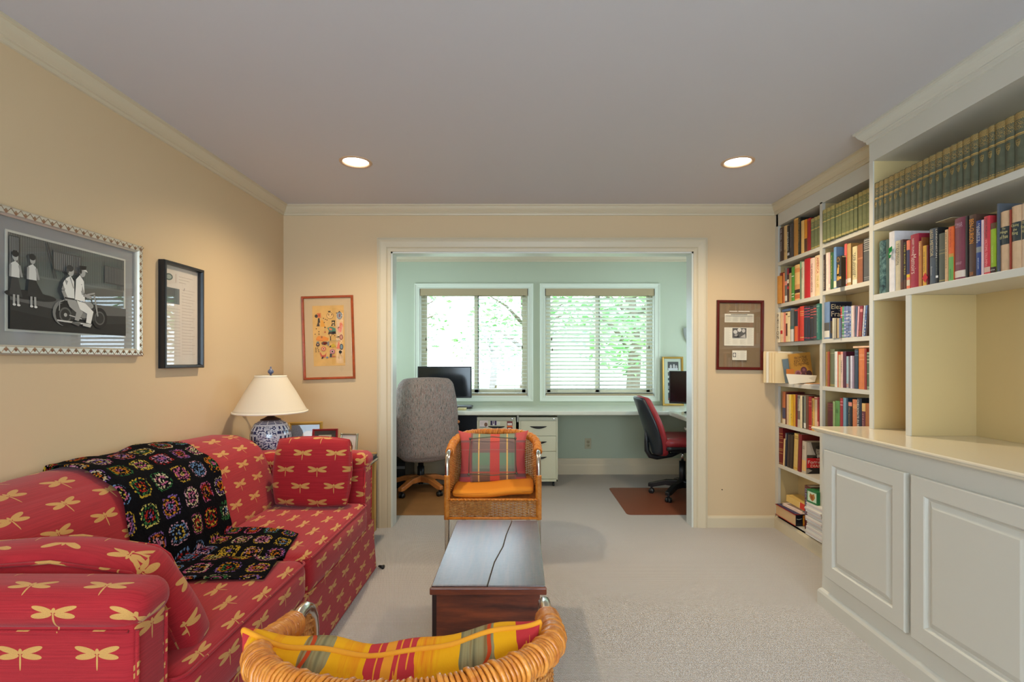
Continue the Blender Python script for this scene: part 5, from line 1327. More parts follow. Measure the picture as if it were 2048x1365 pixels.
t_, fo_, nn_ = wall_art('mahogany-framed newspaper cuttings on brown mount, right of the doorway', tuple(bl), u_, v_, w_, h_, [(0,0), (0,.018), (.004,.022), (.016,.020), (.022,.012), (.022,0)], MAH, .022, (.0,.0,.0,.0), mat('brown_mount', (132,110,82), .8), N_, cm((132,110,82), .8), 'cuttings', .010)
# nail in the wall
tag(obj('nail', MB().lathe([(.004, 0), (.004, .004), (.0015, .005)], (PX(1444, YW), YW, PZ(980, YW)), 8, axis='y'), mat('iron', (50,46,44), .5, metal=.8)), 'small dark nail low on the wall right of the doorway', 'nail')
# ------------------------------------------------------------------ built-in bookcase (against the wall)
FX = 1.925; BKX = 2.082
bc = thing('bookcase', 'cream built-in bookcase of narrow shelves in the far right corner', 'bookcase', (2.0, 3.2, 0))
mb = MB()
mb.box(FX+.02, BKX, 3.832, YW-.001, .10, ZC-.001, 1); mb.box(FX, FX+.02, 3.82, YW-.001, .10, 2.36)
obj('side_panel', mb, [CAB, SHELFIN], bc)
mb = MB(); mb.box(FX, BKX, 2.60, 2.70, .92, ZC-.001); mb.box(FX, BKX, 2.65, 2.70, .0, .92)
obj('side_panel', mb, CAB, bc)
obj('back_panel', MB().box(BKX, BKX+.016, 2.66, YW-.002, .0, ZC-.001), SHELFIN, bc)
mb = MB(); mb.box(FX, FX+.02, 3.261, 3.288, .10, 2.27); mb.box(FX+.02, BKX, 3.266, 3.283, .10, 2.27, 1); obj('divider', mb, [CAB, SHELFIN], bc)
mb = MB(); mb.box(FX, FX+.02, 2.70, 3.846, 2.261, ZC-.001); mb.box(FX+.02, BKX, 2.70, 3.846, 2.261, 2.275); obj('header', mb, CAB, bc)
# shelf tops:            corner column                          second column
S1 = [1.990, 1.678, 1.390, 1.093, .793, .487]
S2 = [1.998, 1.698, 1.393, 1.094, .793, .487]
for k in range(6):
    obj('shelf', MB().box(FX, BKX, 3.289, 3.8195 if k else 3.8195, S1[k]-.026, S1[k]), CAB, bc, bevel=.0015)
    obj('shelf', MB().box(FX, BKX, 2.701, 3.260, S2[k]-.026, S2[k]), CAB, bc, bevel=.0015)
obj('bottom_shelf', MB().box(FX, BKX, 2.701, 3.8195, .085, .112), CAB, bc)
mb = MB(); molding(mb, (FX, YW-.016, 0), (FX, 2.66, 0), (-1,0,0), [(0,0), (.014,0), (.014,.070), (.010,.080), (.004,.087), (0,.088)], 0, 0)
mb.box(FX-.0, FX+.02, 2.66, 3.846, 0, .10); obj('plinth', mb, TRIM, bc)
mb = MB(); molding(mb, (FX, YW, ZC), (FX, 2.60, ZC), (-1,0,0), CR, 1, 0); obj('crown', mb, TRIM, bc)

# ------------------------------------------------------------------ base cabinet, counter and upper bookcase
UY0, UY1 = .85, 2.595; UX = 1.770; UBX = 2.070
uc = thing('bookcase', 'cream upper bookcase standing on the counter at the right edge', 'bookcase', (1.93, 1.8, .914))
obj('side_panel', MB().box(UX, UX+.006, 2.567, UY1, .9145, ZC-.001).box(UX+.006, UBX, 2.567, UY1, .9145, ZC-.001, 1), [CAB, SHELFIN], uc)
obj('side_panel', MB().box(UX, UBX, UY0, UY0+.03, .9145, ZC-.001), CAB, uc)
obj('back_panel', MB().box(UBX, UBX+.02, UY0, UY1, .9145, ZC-.001), SHELFIN, uc)
mb = MB(); mb.box(UX, UX+.02, UY0+.03, 2.567, 2.258, ZC-.001); mb.box(UX+.02, UBX, UY0+.03, 2.567, 2.258, 2.272); obj('header', mb, CAB, uc)
for z in (1.936, 1.586): obj('shelf', MB().box(UX, UBX, UY0+.031, 2.5665, z-.030, z), CAB, uc, bevel=.0015)
for yy in (2.322, 1.10): obj('divider', MB().box(UX, UX+.006, yy, yy+.028, .9145, 1.5555).box(UX+.006, UBX, yy, yy+.028, .9145, 1.5555, 1), [CAB, SHELFIN], uc)
mb = MB(); molding(mb, (UX, UY1, ZC), (UX, UY0, ZC), (-1,0,0), CR, -1, 0); molding(mb, (FX-.0, UY1, ZC), (UX, UY1, ZC), (0,1,0), CR, 0, 1); obj('crown', mb, CAB, uc)

BX = 1.556
ba = thing('base_cabinet', 'cream base cabinet with raised-panel doors along the right wall', 'cabinet', (1.8, 1.75, 0))
mb = MB(); mb.box(BX+.02, UBX+.01, .87, 2.637, .06, .888)
mb.box(BX, BX+.02, .87, 2.637, .09, .888); obj('cabinet_body', mb, CAB, ba)
mb = MB(); PR = [(0,0), (.016,0), (.016,.066), (.011,.078), (.005,.085), (0,.088)]
molding(mb, (BX, 2.637, 0), (BX, .87, 0), (-1,0,0), PR, -1, 0); molding(mb, (BX, 2.637, 0), (1.905, 2.637, 0), (0,1,0), PR, -1, 0)
mb.box(BX, UBX, .87, 2.637, 0, .09); obj('plinth', mb, CAB, ba)
def raised_door(yf, yn, z0, z1, x):
    t = MB(); u = (0,-1,0); v = (0,0,1); n = (-1,0,0); w = yf-yn; h = z1-z0
    prof = [(0,0), (0,.016), (.004,.020), (.066,.020), (.070,.017), (.076,.008), (.082,.006), (.104,.017), (.106,.0175)]
    org = Vector((x, yf, z0)); uu, vv, nn2 = map(Vector, (u, v, n)); k = len(prof); V = []
    for a, b_, sa, sb in ((0,0,1,1), (w,0,-1,1), (w,h,-1,-1), (0,h,1,-1)):
        for i, o_ in prof: V.append(org+uu*(a+sa*i)+vv*(b_+sb*i)+nn2*o_)
    F = []
    for s in range(4):
        t_ = (s+1) % 4
        for i in range(k-1): F.append((s*k+i, s*k+i+1, t_*k+i+1, t_*k+i))
    F.append((k-1, 2*k-1, 3*k-1, 4*k-1)); F.append((0, 3*k, 2*k, k))
    t.add(V, F); return t
for yf, yn in ((2.589, 2.045), (2.015, 1.470), (1.440, .895)):
    obj('door', raised_door(yf, yn, .168, .808, BX-.0008), CAB, ba)
ct = MB(); CE = [(.0,.0), (.018,.0), (.024,.004), (.030,.012), (.036,.016), (.036,.021), (.030,.025), (.0,.025)]
ct.box(BX, UBX+.01, .86, 2.637, .889, .914)
molding(ct, (BX, 2.637, .889), (BX, .86, .889), (-1,0,0), CE, -1, 0); molding(ct, (BX, 2.637, .889), (1.905, 2.637, .889), (0,1,0), CE, -1, 0)
tag(obj('countertop', ct, mat('counter_paint', (228, 216, 190), .16, spec=.6)), 'cream painted counter with moulded edge on top of the base cabinet', 'countertop')

# ------------------------------------------------------------------ books
PAGE = mat('book_pages', (222, 208, 176), .85, bump=.5, bscale=600)
g = NB('green_gilt_cloth', .55, .3); oo = g.tc.outputs['Object']; s = g.sep(oo); H = .208
v = g.math('DIVIDE', s[2], H)
def between(a, c): return g.math('MULTIPLY', g.math('GREATER_THAN', v, a), g.math('LESS_THAN', v, c))
stripe = g.math('GREATER_THAN', g.math('FRACT', g.math('MULTIPLY', v, 46)), .42)
dash = g.math('GREATER_THAN', g.noise(g.mapping(oo, scale=(1, 1, .45)), 420, 2), .52)
front = g.math('LESS_THAN', s[0], .012)
top = g.math('MULTIPLY', g.math('MULTIPLY', between(.88, .99), stripe), g.math('MULTIPLY_ADD', dash, .3, .7))
txt = g.math('MULTIPLY', g.math('MULTIPLY', between(.70, .875), g.math('GREATER_THAN', g.math('FRACT', g.math('MULTIPLY', v, 34)), .45)), dash)
b1 = between(.615, .635); b2 = between(.595, .604); b3 = g.math('MULTIPLY', between(.015, .075), stripe); b4 = g.math('MULTIPLY', between(.085, .10), dash)
m_ = top
for q in (txt, b1, b2, b3, b4): m_ = g.math('MAXIMUM', m_, q)
m_ = g.math('MULTIPLY', m_, front)
clo = g.mix(g.noise(oo, 35, 3), (72, 76, 60), (106, 108, 88))
g.color(g.mix(m_, clo, (200, 164, 92))); g.L.new(g.math('MULTIPLY', m_, .4), g.b.inputs['Metallic']); GREEN = g.m
g2 = NB('olive_gilt_cloth', .55, .3)       # the faded set of the narrow bookcase
oo = g2.tc.outputs['Object']; s = g2.sep(oo); v = g2.math('DIVIDE', s[2], H); g = g2
stripe = g.math('GREATER_THAN', g.math('FRACT', g.math('MULTIPLY', v, 46)), .45); dash = g.math('GREATER_THAN', g.noise(g.mapping(oo, scale=(1, 1, .45)), 420, 2), .54); front = g.math('LESS_THAN', s[0], .012)
m_ = g.math('MULTIPLY', between(.88, .99), stripe)
for q in (g.math('MULTIPLY', g.math('MULTIPLY', between(.72, .87), g.math('GREATER_THAN', g.math('FRACT', g.math('MULTIPLY', v, 34)), .5)), dash), between(.615, .640), g.math('MULTIPLY', between(.02, .075), stripe)): m_ = g.math('MAXIMUM', m_, q)
m_ = g.math('MULTIPLY', m_, front)
g.color(g.mix(m_, g.mix(g.noise(oo, 35, 3), (98, 106, 68), (136, 138, 98)), (212, 184, 110))); OLIVE = g.m
GILT = mat('gilt', (206, 170, 96), .4, metal=.4)

def book_mesh(t, h, depth, rnd, bands):
    """cover: U of boards with a rounded spine, colour bands cut into the spine; returns MB with material slots"""
    zs = [0, h]; 
    for b_ in bands: zs += [b_[0]*h, b_[1]*h]
    zs = sorted({round(max(0, min(h, z)), 5) for z in zs}); mb = MB(); n = 6; bul = rnd*t
    th = min(.0028, t*.22)
    def arc(off):
        return [(bul*(1-math.sin(PI*i/n))**1 * 1.0+off-.0, t/2-t*i/n) for i in range(n+1)]
    outer = [(depth, t/2)]+[(bul*(1-math.sin(PI*i/n)), t/2-t*i/n) for i in range(n+1)]+[(depth, -t/2)]
    inner = [(depth, -t/2+th), (bul+th, -t/2+th), (bul+th, t/2-th), (depth, t/2-th)]
    m = len(outer)
    for a, c in zip(zs[:-1], zs[1:]):
        zm = (a+c)/2; mi = 0
        for k, b_ in enumerate(bands):
            if b_[0]*h <= zm <= b_[1]*h: mi = k+1
        full = mi and len(bands[mi-1]) > 3 and bands[mi-1][3] == 'wrap'
        V = [(x, y, a) for x, y in outer]+[(x, y, c) for x, y in outer]
        for i in range(m-1):
            side = i in (0, m-2)
            mb.add([V[i], V[i+1], V[m+i+1], V[m+i]], [(0,1,2,3)], (mi if (full or not side) else 0), not side)
    # inside walls, top, bottom and fore edges
    I0 = [(x, y, 0) for x, y in inner]; I1 = [(x, y, h) for x, y in inner]
    for i in range(3): mb.add([I0[i], I0[i+1], I1[i+1], I1[i]], [(0,1,2,3)])
    for z, flip in ((0, 1), (h, 0)):
        P = [(x, y, z) for x, y in outer]+[(x, y, z) for x, y in inner]
        mb.add(P, [tuple(range(len(P)))[::-1] if not flip else tuple(range(len(P)))])
    for s_ in (1, -1):
        y0, y1 = s_*t/2, s_*(t/2-th); mb.add([(depth, y0, 0), (depth, y1, 0), (depth, y1, h), (depth, y0, h)], [(0,1,2,3)])
    return mb
def make_book(label, Xf, yc, t, z0, h, depth, mtl, bands=(), title=None, rnd=.10, tilt=0, group=None, texts=(), yaw=0, name='book', pages=True, cat='book'):
    r = thing(name, label, cat, (Xf, yc, z0), (tilt, 0, yaw), group)
    mb = book_mesh(t, h, depth, rnd, bands); mats = [mtl]+[cm(b_[2], .5) for b_ in bands]
    obj('cover', mb, mats, r, local=True)
    if pages: obj('page_block', MB().box(rnd*t+.004, depth-.003, -t/2+.0022, t/2-.0022, .003, h-.003), PAGE, r, local=True)
    for tx in texts:
        s_, za, zb_, col, wf = tx[:5]; mode = tx[5] if len(tx) > 5 else 'down'; off = tx[6] if len(tx) > 6 else 0
        zc = (za+zb_)/2*h; L = (zb_-za)*h; x_ = -.0006+rnd*t*(1-math.cos(abs(off)*PI/2))
        if mode == 'down': text(s_, L, t*wf, (x_, off*t/2, zc), (0,0,-1), (0,-1,0), cm(col, .5), r, local=True)
        elif mode == 'stack': text('\n'.join(s_), t*wf, L, (x_, 0, zc), (0,-1,0), (0,0,1), cm(col, .5), r, local=True)
        else: text(s_, t*wf, L, (x_, 0, zc), (0,-1,0), (0,0,1), cm(col, .5), r, local=True)
    return r
BOOKN = [0]
def shelf_books(Xf, z0, depth, sc, ox, oy, where, rows, group, x_jit=.004):
    out = []
    for k, e in enumerate(rows):
        a, c, yt, rgb, desc = e[:5]; op = e[5] if len(e) > 5 else {}
        xf = Xf+op.get('dx', 0)+random.Random(BOOKN[0]*7+1).uniform(0, x_jit)
        pa, pc = ox+a/sc, ox+c/sc; ya, yc_ = PYd(pa, xf), PYd(pc, xf)
        t = (ya-yc_)-.0007; ym_ = (ya+yc_)/2; h = op.get('h') or PZ(oy+yt/sc, ym_)-z0
        h = min(h, op.get('hmax', .9)); BOOKN[0] += 1
        lab_ = desc if op.get('full') else desc+', '+where
        m_ = op.get('mat') or cm(rgb, op.get('rough', .5), var=.06, vscale=30) if False else (op.get('mat') or mat('book_%02x%02x%02x' % rgb, rgb, op.get('rough', .45), var=.07, vscale=40))
        o_ = make_book(lab_, xf, ym_, max(.004, t), z0+.0006, h, op.get('depth', depth), m_, op.get('bands', ()), rnd=op.get('rnd', .10), tilt=op.get('tilt', 0), group=op.get('group', group), texts=op.get('texts', ()))
        if op.get('cover'): op['cover'](o_, t, h, op.get('depth', depth))
        out.append(o_)
    return out
def cover_art(shapes, back, texts=()):
    def fn(r, t, h, dep):
        picture('cover_picture', r, (.010, -t/2-.0006, .002), (1,0,0), (0,0,1), dep-.012, h-.004, shapes, back, local=True)
        for s_, x0, x1, y0, y1, col in texts:
            text(s_, (x1-x0)*dep, (y1-y0)*h, ((x0+x1)/2*dep, -t/2-.004, (y0+y1)/2*h), (1,0,0), (0,0,1), cm(col, .5), r, local=True, name='cover_title')
    return fn
W_ = (232,228,218); K_ = (20,20,22); G_ = (206,170,96)
# set of green gilt volumes, long top shelf of the upper bookcase
xb = [35,88,133,195,250,308,365,433,497,558,628,700,775,862,935,1000,1082,1165,1282,1345,1460,1560,1678,1790]
rows = []
for a, c in zip(xb[:-1], xb[1:]):
    lb_ = {35: 'first dark green gilt volume of the long set, touching the left side panel', 1165: 'thickest dark green gilt volume of the long set on the highest shelf', 1560: 'dark green gilt volume of the long set at the right edge of the view'}.get(a, 'dark green gilt-banded volume in the long matching set on the highest shelf')
    rows.append((a, c, 0, (60,66,48), lb_, dict(full=True, mat=GREEN, h=.208, rnd=.16)))
gs = shelf_books(1.776, 1.936, .15, 5.461, 1740, 210, '', rows, 'green gilt volumes on the long top shelf', .003)
def emblem(r, m):
    t = None
    mb = MB(); w = .0072; zc = .100
    P = [(-w, zc+.010), (-w*.9, zc-.002), (-w*.5, zc-.010), (0, zc-.015), (w*.5, zc-.010), (w*.9, zc-.002), (w, zc+.010), (w*.4, zc+.007), (0, zc+.012), (-w*.4, zc+.007)]
    mb.tube([(-.0006, a, z) for a, z in P], .0007, 4, closed=True); mb.tube([(-.0006, -w*.6, zc), (-.0006, w*.6, zc)], .0007, 4); mb.tube([(-.0006, 0, zc+.008), (-.0006, 0, zc-.010)], .0007, 4)
    return obj('emblem', mb, m, r, local=True)
e0 = emblem(gs[0], GILT)
for r in gs[1:]:
    c = e0.copy(); COL.objects.link(c); c.parent = r
# narrow bookcase, top shelf of the corner column
shelf_books(1.930, S1[0], .135, 10.5, 1545, 400, 'top shelf beside the corner', [
    (140,225,585,(70,48,40),'dark brown book with white lettering',dict(texts=[('THE  FINAL  VOYAGES',.30,.95,(214,206,206),.34)])),
    (226,300,548,(214,178,120),'cream book with small dark print',dict(texts=[('THE NATURE',.22,.30,(90,60,40),.6,'across')])),
    (300,346,545,(40,36,34),'thin black book lettered in white blocks',dict(texts=[('PORTRAITS',.25,.80,W_,.6)],bands=[(.10,.18,(200,196,200))])),
    (346,426,508,(66,60,62),'charcoal book with faint pale lettering',dict(texts=[('MEN AND POWERS',.30,.90,(140,132,136),.25)])),
    (430,525,400,(184,128,56),'wide tan book',dict(bands=[(.96,1,(214,170,90))])),
    (525,590,385,(28,28,24),'black book with dense gold lettering',dict(texts=[('THE GREAT HORSEMEN',.35,.97,(214,170,90),.30),('OF THE WORLD',.06,.34,(150,150,120),.25)])),
    (590,655,440,(228,184,110),'pale yellow book',{}),
    (655,715,418,(224,140,30),'orange book with brown lower band',dict(bands=[(.02,.42,(90,50,30))])),
    (715,790,398,(158,22,30),'deep red book',dict(bands=[(.93,1,(196,50,40))])),
], 'assorted books in the narrow bookcase')
shelf_books(1.930, S1[0], .135, 10.5, 1545, 400, '', [(a, c, 0, (90,100,60), {790: 'olive gilt volume next to the deep red book, top corner shelf', 852: 'middle one of three olive gilt volumes, top corner shelf', 922: 'olive gilt volume against the divider, top corner shelf'}[a], dict(full=True, mat=OLIVE, h=.206, rnd=.15, group='olive volumes in the corner column')) for a, c in ((790,852), (852,922), (922,990))], None, .002)
shelf_books(1.906, S2[0], .14, 11.37, 1640, 370, '', [(a, c, 0, (90,100,60), lb_, dict(full=True, mat=OLIVE, h=.206, rnd=.15, group='olive volumes in the second column')) for a, c, lb_ in ((40,120,'leftmost olive gilt volume of the second column, overlapping the divider'), (125,205,'second olive gilt volume from the divider, second column'), (207,305,'olive gilt volume just left of the dark gap, second column'))], None, .002)
shelf_books(1.912, S2[0], .14, 11.37, 1640, 370, '', [(a, c, 0, (90,100,60), {338: 'olive gilt volume just right of the dark gap, second column', 1037: 'rightmost olive gilt volume of the second column, beside the right unit'}.get(a, 'olive gilt volume on the top shelf of the second column'), dict(full=True, mat=OLIVE, h=.206, rnd=.15, group='olive volumes in the second column')) for a, c in ((338,400), (400,465), (467,555), (556,640), (641,736), (748,832), (850,936), (940,1034), (1037,1120))], None, .002)
# second shelf, corner column
shelf_books(1.928, S1[1], .135, 11.38, 1545, 495, 'second shelf beside the corner', [
    (97,149,660,(206,140,60),'orange-gold paperback at the end',dict(dx=-.026)),
    (150,236,585,(128,44,26),'rust brown book',{}),
    (238,264,590,(226,134,84),'thin orange book',{}),
    (265,324,475,(112,112,110),'grey book with pink panel and white label',dict(bands=[(.50,.62,(226,150,140)),(.05,.20,(224,220,210))])),
    (325,364,472,(66,34,38),'dark book with red and white bars',dict(bands=[(.80,.98,(150,26,50)),(.55,.66,(224,214,190)),(.38,.46,(190,30,50))])),
    (365,419,590,(176,146,96),'tan book',{}),
    (420,479,455,(78,142,54),'bright green book',dict(bands=[(.72,.74,W_),(.12,.14,W_),(.20,.22,W_)])),
    (480,614,400,(226,180,112),'wide cream and orange illustrated book',dict(bands=[(.28,.44,(214,150,90)),(.20,.30,(60,28,18)),(.04,.16,(206,110,60)),(.78,.90,(216,138,76))])),
    (615,652,320,(112,130,104),'grey-green book',dict(bands=[(.80,.97,(130,176,130))])),
    (653,699,335,(210,206,176),'pale green and white book',dict(texts=[('BEYOND',.55,.85,(196,80,80),.5)])),
    (701,840,262,(186,20,32),'wide bright red book',{}),
    (842,944,248,(238,206,186),'cream book with purple title panel',dict(bands=[(.08,.97,(238,206,186))],texts=[('THE AMERICAN HERITAGE',.12,.86,(136,50,80),.42)])),
    (945,1065,190,(238,206,160),'tall cream book with red block lettering',dict(texts=[('AMERICA',.55,.95,(206,96,86),.42,'down',-.35),('THE LIFE',.20,.50,(190,170,70),.3,'down',-.35)])),
], 'assorted books in the narrow bookcase')
# third shelf, corner column
shelf_books(1.903, S1[2], .15, 13.65, 1545, 595, 'third shelf beside the corner', [
    (100,200,425,(238,226,200),'white book lettered PATTON',dict(texts=[('PATTON',.12,.95,K_,.62,'stack')])),
    (200,262,425,(236,200,150),'cream book with red mark',dict(bands=[(.28,.40,(190,40,40))])),
    (263,302,428,(238,190,160),'thin peach book',{}),
    (302,350,425,(226,130,110),'salmon book',{}),
    (350,399,410,(228,200,150),'cream book with dark brown stripe',dict(bands=[(.20,.62,(84,40,30)),(.90,.96,(90,70,50))])),
    (400,465,405,(234,212,166),'ivory book',dict(bands=[(.84,.86,(90,70,50))])),
    (466,560,368,(86,94,94),'grey book with white foot',dict(bands=[(.0,.40,(206,200,190)),(.40,.50,(60,98,96))])),
    (578,680,350,(38,40,46),'black book with orange lower half',dict(bands=[(.0,.48,(214,94,40)),(.97,1,(206,60,40))])),
    (681,720,300,(176,30,24),'thin red book',{}),
    (721,840,250,(196,56,36),'wide red book with gilt title',dict(bands=[(.84,.86,G_),(.78,.795,G_),(.73,.745,G_),(.09,.11,G_)])),
    (842,930,250,(34,38,52),'navy book with crimson bars',dict(bands=[(.92,.94,(190,60,100)),(.83,.85,(190,60,100)),(.76,.78,(190,60,100)),(.68,.70,(190,60,100)),(.07,.09,(190,60,80))])),
    (931,1008,245,(36,38,54),'second navy book with crimson bars',dict(bands=[(.92,.94,(196,70,100)),(.85,.87,(196,70,90)),(.76,.78,(196,70,90)),(.68,.70,(196,70,100)),(.06,.08,(190,60,80))])),
    (1010,1095,265,(42,38,42),'dark plum book with rose bars',dict(bands=[(.90,.92,(206,100,90)),(.83,.85,(206,100,90)),(.75,.77,(206,100,90)),(.66,.68,(206,90,80)),(.06,.08,(170,60,80))])),
    (1096,1182,215,(60,56,56),'charcoal book with rose bars',dict(bands=[(.88,.91,(200,90,80)),(.80,.83,(200,90,80)),(.72,.74,(200,100,90)),(.07,.10,(170,60,70))])),
    (1183,1268,180,(52,114,100),'teal green book with white lettering',dict(texts=[('THE ART OF GARDENING',.20,.86,(196,220,206),.25)],bands=[(.925,.935,(196,220,206))])),
], 'assorted books in the narrow bookcase')
def flat_book(label, x0, x1, y0, y1, z0, h, rgb, spine='x', title=None, yaw=0, pagev=None, name='book', cat='book', title_col=W_):
    """book lying flat; spine towards the room ('x') or towards the viewer ('y')"""
    t = thing(name, label, cat, ((x0+x1)/2, (y0+y1)/2, z0+.0005), yaw); a, b_ = (x1-x0)/2, (y1-y0)/2; th = min(.003, h*.2)
    mb = MB(); mb.box(-a, a, -b_, b_, 0, th); mb.box(-a, a, -b_, b_, h-th, h)
    if spine == 'x': mb.box(-a, -a+th, -b_, b_, th, h-th)
    else: mb.box(-a, a, -b_, -b_+th, th, h-th)
    obj('cover', mb, mat('book_%02x%02x%02x' % rgb, rgb, .4, var=.07, vscale=40), t, local=True, bevel=.0006)
    q = .003
    obj('page_block', MB().box(-a+(th if spine == 'x' else q), a-q, -b_+(th if spine == 'y' else q), b_-q, th, h-th), pagev or PAGE, t, local=True)
    return t
flat_book('blue book lying across the PATTON shelf books', 1.945, 2.06, PYd(1582, 1.95), 3.80, PZ(624, 3.76), .020, (86,120,170), yaw=math.radians(2))
flat_book('thin tan book lying under the flat blue book', 1.94, 2.06, 3.50, 3.78, PZ(627.3, 3.76)-.003, .010, (206,160,90))
# fifth shelf, corner column
shelf_books(1.930, S1[4], .135, 13.65, 1545, 770, 'fifth shelf beside the corner', [
    (214,246,225,(50,46,34),'thin black booklet',dict(dx=.03)),
    (247,345,190,(190,110,66),'orange and blue book with white label',dict(bands=[(.17,.50,(72,74,104)),(.0,.15,(222,208,180))])),
    (346,374,205,(90,28,30),'thin dark red book',{}),
    (375,424,265,(214,180,146),'beige book',{}),
    (425,490,272,(230,204,110),'pale yellow book',{}),
    (491,540,274,(228,180,30),'yellow book with dark signature',dict(texts=[('L.L.',.18,.38,(60,50,20),.5)])),
    (541,618,270,(208,148,22),'gold-yellow book',{}),
    (619,668,268,(120,22,20),'dark red narrow book',{}),
    (669,740,290,(192,182,160),'pale grey book with brown middle',dict(bands=[(.25,.52,(110,92,84)),(.90,.98,(130,120,106))],texts=[('INVINCIBLE',.55,.88,(84,66,50),.6)])),
    (741,808,298,(226,208,168),'cream book without title',{}),
    (809,838,320,(34,34,32),'thin black volume',{}),
    (839,898,318,(122,124,110),'grey-green book with white label',dict(bands=[(.03,.18,(226,220,206))])),
    (899,968,305,(106,66,44),'brown book',{}),
    (969,1060,330,(170,26,26),'red book with gilt bands',dict(bands=[(.84,.86,(220,130,100)),(.72,.735,(220,130,100)),(.12,.14,(226,150,120)),(.04,.05,(226,150,120))])),
    (1062,1124,372,(222,172,84),'yellow book with black lettering',dict(texts=[('FANNY BY KAUFMAN',.18,.92,(50,36,30),.45)])),
    (1130,1212,338,(228,192,150),'pale tan book',dict(bands=[(.93,.97,(200,80,60))])),
    (1213,1252,345,(176,60,54),'thin brick red book',dict(bands=[(.02,.30,(234,160,140))])),
], 'assorted books in the narrow bookcase')
# sixth shelf, corner column (some lean)
L5 = math.radians
shelf_books(1.930, S1[5], .135, 12.41, 1545, 850, 'sixth shelf beside the corner', [
    (110,232,75,(110,22,24),'thick dark red book with gilt rules',dict(bands=[(.84,.85,G_),(.76,.77,G_),(.71,.72,G_),(.60,.61,G_),(.42,.43,G_),(.38,.39,G_),(.30,.31,G_),(.03,.04,G_)])),
    (252,286,345,(228,196,140),'thin cream leaning booklet',dict(tilt=L5(3.5))),
    (290,335,200,(26,34,56),'navy leaning book with white title',dict(tilt=L5(3.5),texts=[('DR SEUSS' if False else 'DREAM',.80,.97,W_,.5)])),
    (345,408,235,(60,46,38),'brown leaning book',dict(tilt=L5(3.5))),
    (412,482,250,(52,38,26),'very dark brown leaning book',dict(tilt=L5(3.5))),
    (498,596,212,(206,172,96),'yellowish cream leaning book with gilt patches',dict(tilt=L5(3.5),bands=[(.90,.94,(180,140,60)),(.86,.88,(120,90,40)),(.04,.08,(200,150,50))])),
    (604,686,225,(120,28,28),'dark red leaning book beside the diary',dict(tilt=L5(3.2))),
    (706,806,410,(196,180,160),'grey book with a suited man and red title panel',dict(tilt=L5(2.5),depth=.142,bands=[(.08,.42,(226,180,110))],texts=[('THE\nDIARY',.76,.86,(70,50,44),.7,'across')],
        cover=cover_art([('p',[(0,.60),(.45,.60),(.30,.80),(.2,1),(0,1)],(200,192,180)), ('e',.62,.72,.16,.15,0,(176,166,150)), ('e',.62,.84,.17,.06,0,(50,44,38)), ('p',[(.10,.42),(.34,.54),(.50,.56),(.62,.46),(.78,.56),(1,.52),(1,.0),(.1,.0)],(26,24,26)), ('p',[(.50,.57),(.62,.44),(.74,.57),(.66,.60),(.56,.60)],(210,204,196)), ('p',[(.59,.53),(.66,.53),(.64,.44),(.61,.44)],(50,50,56)), ('e',.56,.71,.025,.01,0,(50,40,36)), ('e',.69,.71,.025,.01,0,(50,40,36)), ('e',.63,.64,.05,.008,0,(120,90,80)), ('r',0,.19,1,.50,(206,20,34)), ('p',[(0,0),(.3,.10),(.1,.16),(0,.14)],(150,140,130))], cm((74,66,58)),
            [('THE',.50,.78,.43,.48,(240,190,180)),('Forrestal',.12,1.02,.33,.43,W_),('DIARIES',.25,1.0,.215,.30,(246,214,190))]))),
], 'assorted books in the narrow bookcase')
# bottom shelf, corner column
zb_ = .1125
pg2 = mat('old_pages', (206, 170, 126), .85, bump=.5, bscale=500)
t = thing('book', 'thick book lying flat at the front of the lowest shelf, orange and black spine', 'book', (1.97, 3.70, zb_))
th = .003
mb = MB(); mb.box(1.900, 2.045, 3.535, 3.812, zb_+.0005, zb_+.004); mb.box(1.900, 2.045, 3.535, 3.812, zb_+.074, zb_+.078)
mb.box(1.903, 2.045, 3.532, 3.536, zb_+.0005, zb_+.078, 1); mb.box(1.952, 1.992, 3.5305, 3.5322, zb_+.004, zb_+.076, 2); mb.box(1.953, 1.991, 3.5295, 3.5307, zb_+.010, zb_+.014, 3); mb.box(1.953, 1.991, 3.5295, 3.5307, zb_+.062, zb_+.066, 3)
obj('cover', mb, [cm((150,30,26)), cm((26,28,36), .3), cm((226,150,30)), cm((190,40,30))], t)
obj('page_block', MB().box(1.904, 2.040, 3.5365, 3.808, zb_+.004, zb_+.074), pg2, t)
text('Q', .022, .030, (1.972, 3.5300, zb_+.040), (1,0,0), (0,0,1), cm((60,24,20)), t)
obj('spine_mark', MB().tube([(1.910, 3.5312, zb_+.050), (1.922, 3.5312, zb_+.046), (1.944, 3.5312, zb_+.052)], .0014, 5), cm((196,206,190)), t)
mg = [('dark blue magazine on the flat thick book, lowest shelf', 1.905, 2.04, 3.55, 3.80, .0785, .004, (52,48,96), 0), ('pink-white magazine on the pile on the lowest shelf', 1.93, 2.05, 3.53, 3.76, .083, .006, (226,204,190), 3), ('white magazine with red-brown edge topmost on the lowest shelf pile', 1.945, 2.06, 3.56, 3.78, .0895, .006, (232,214,206), 6)]
for lb, x0, x1, y0, y1, dz, h_, c_, yw in mg:
    flat_book(lb, x0, x1, y0, y1, zb_+dz, h_, c_, yaw=math.radians(yw), name='magazine', cat='magazine', pagev=cm((206,200,196)))
t = thing('book', 'yellow and red book leaning behind the flat pile on the lowest shelf', 'book', (1.978, 3.615, .224), (math.radians(5), 0, math.radians(7)))
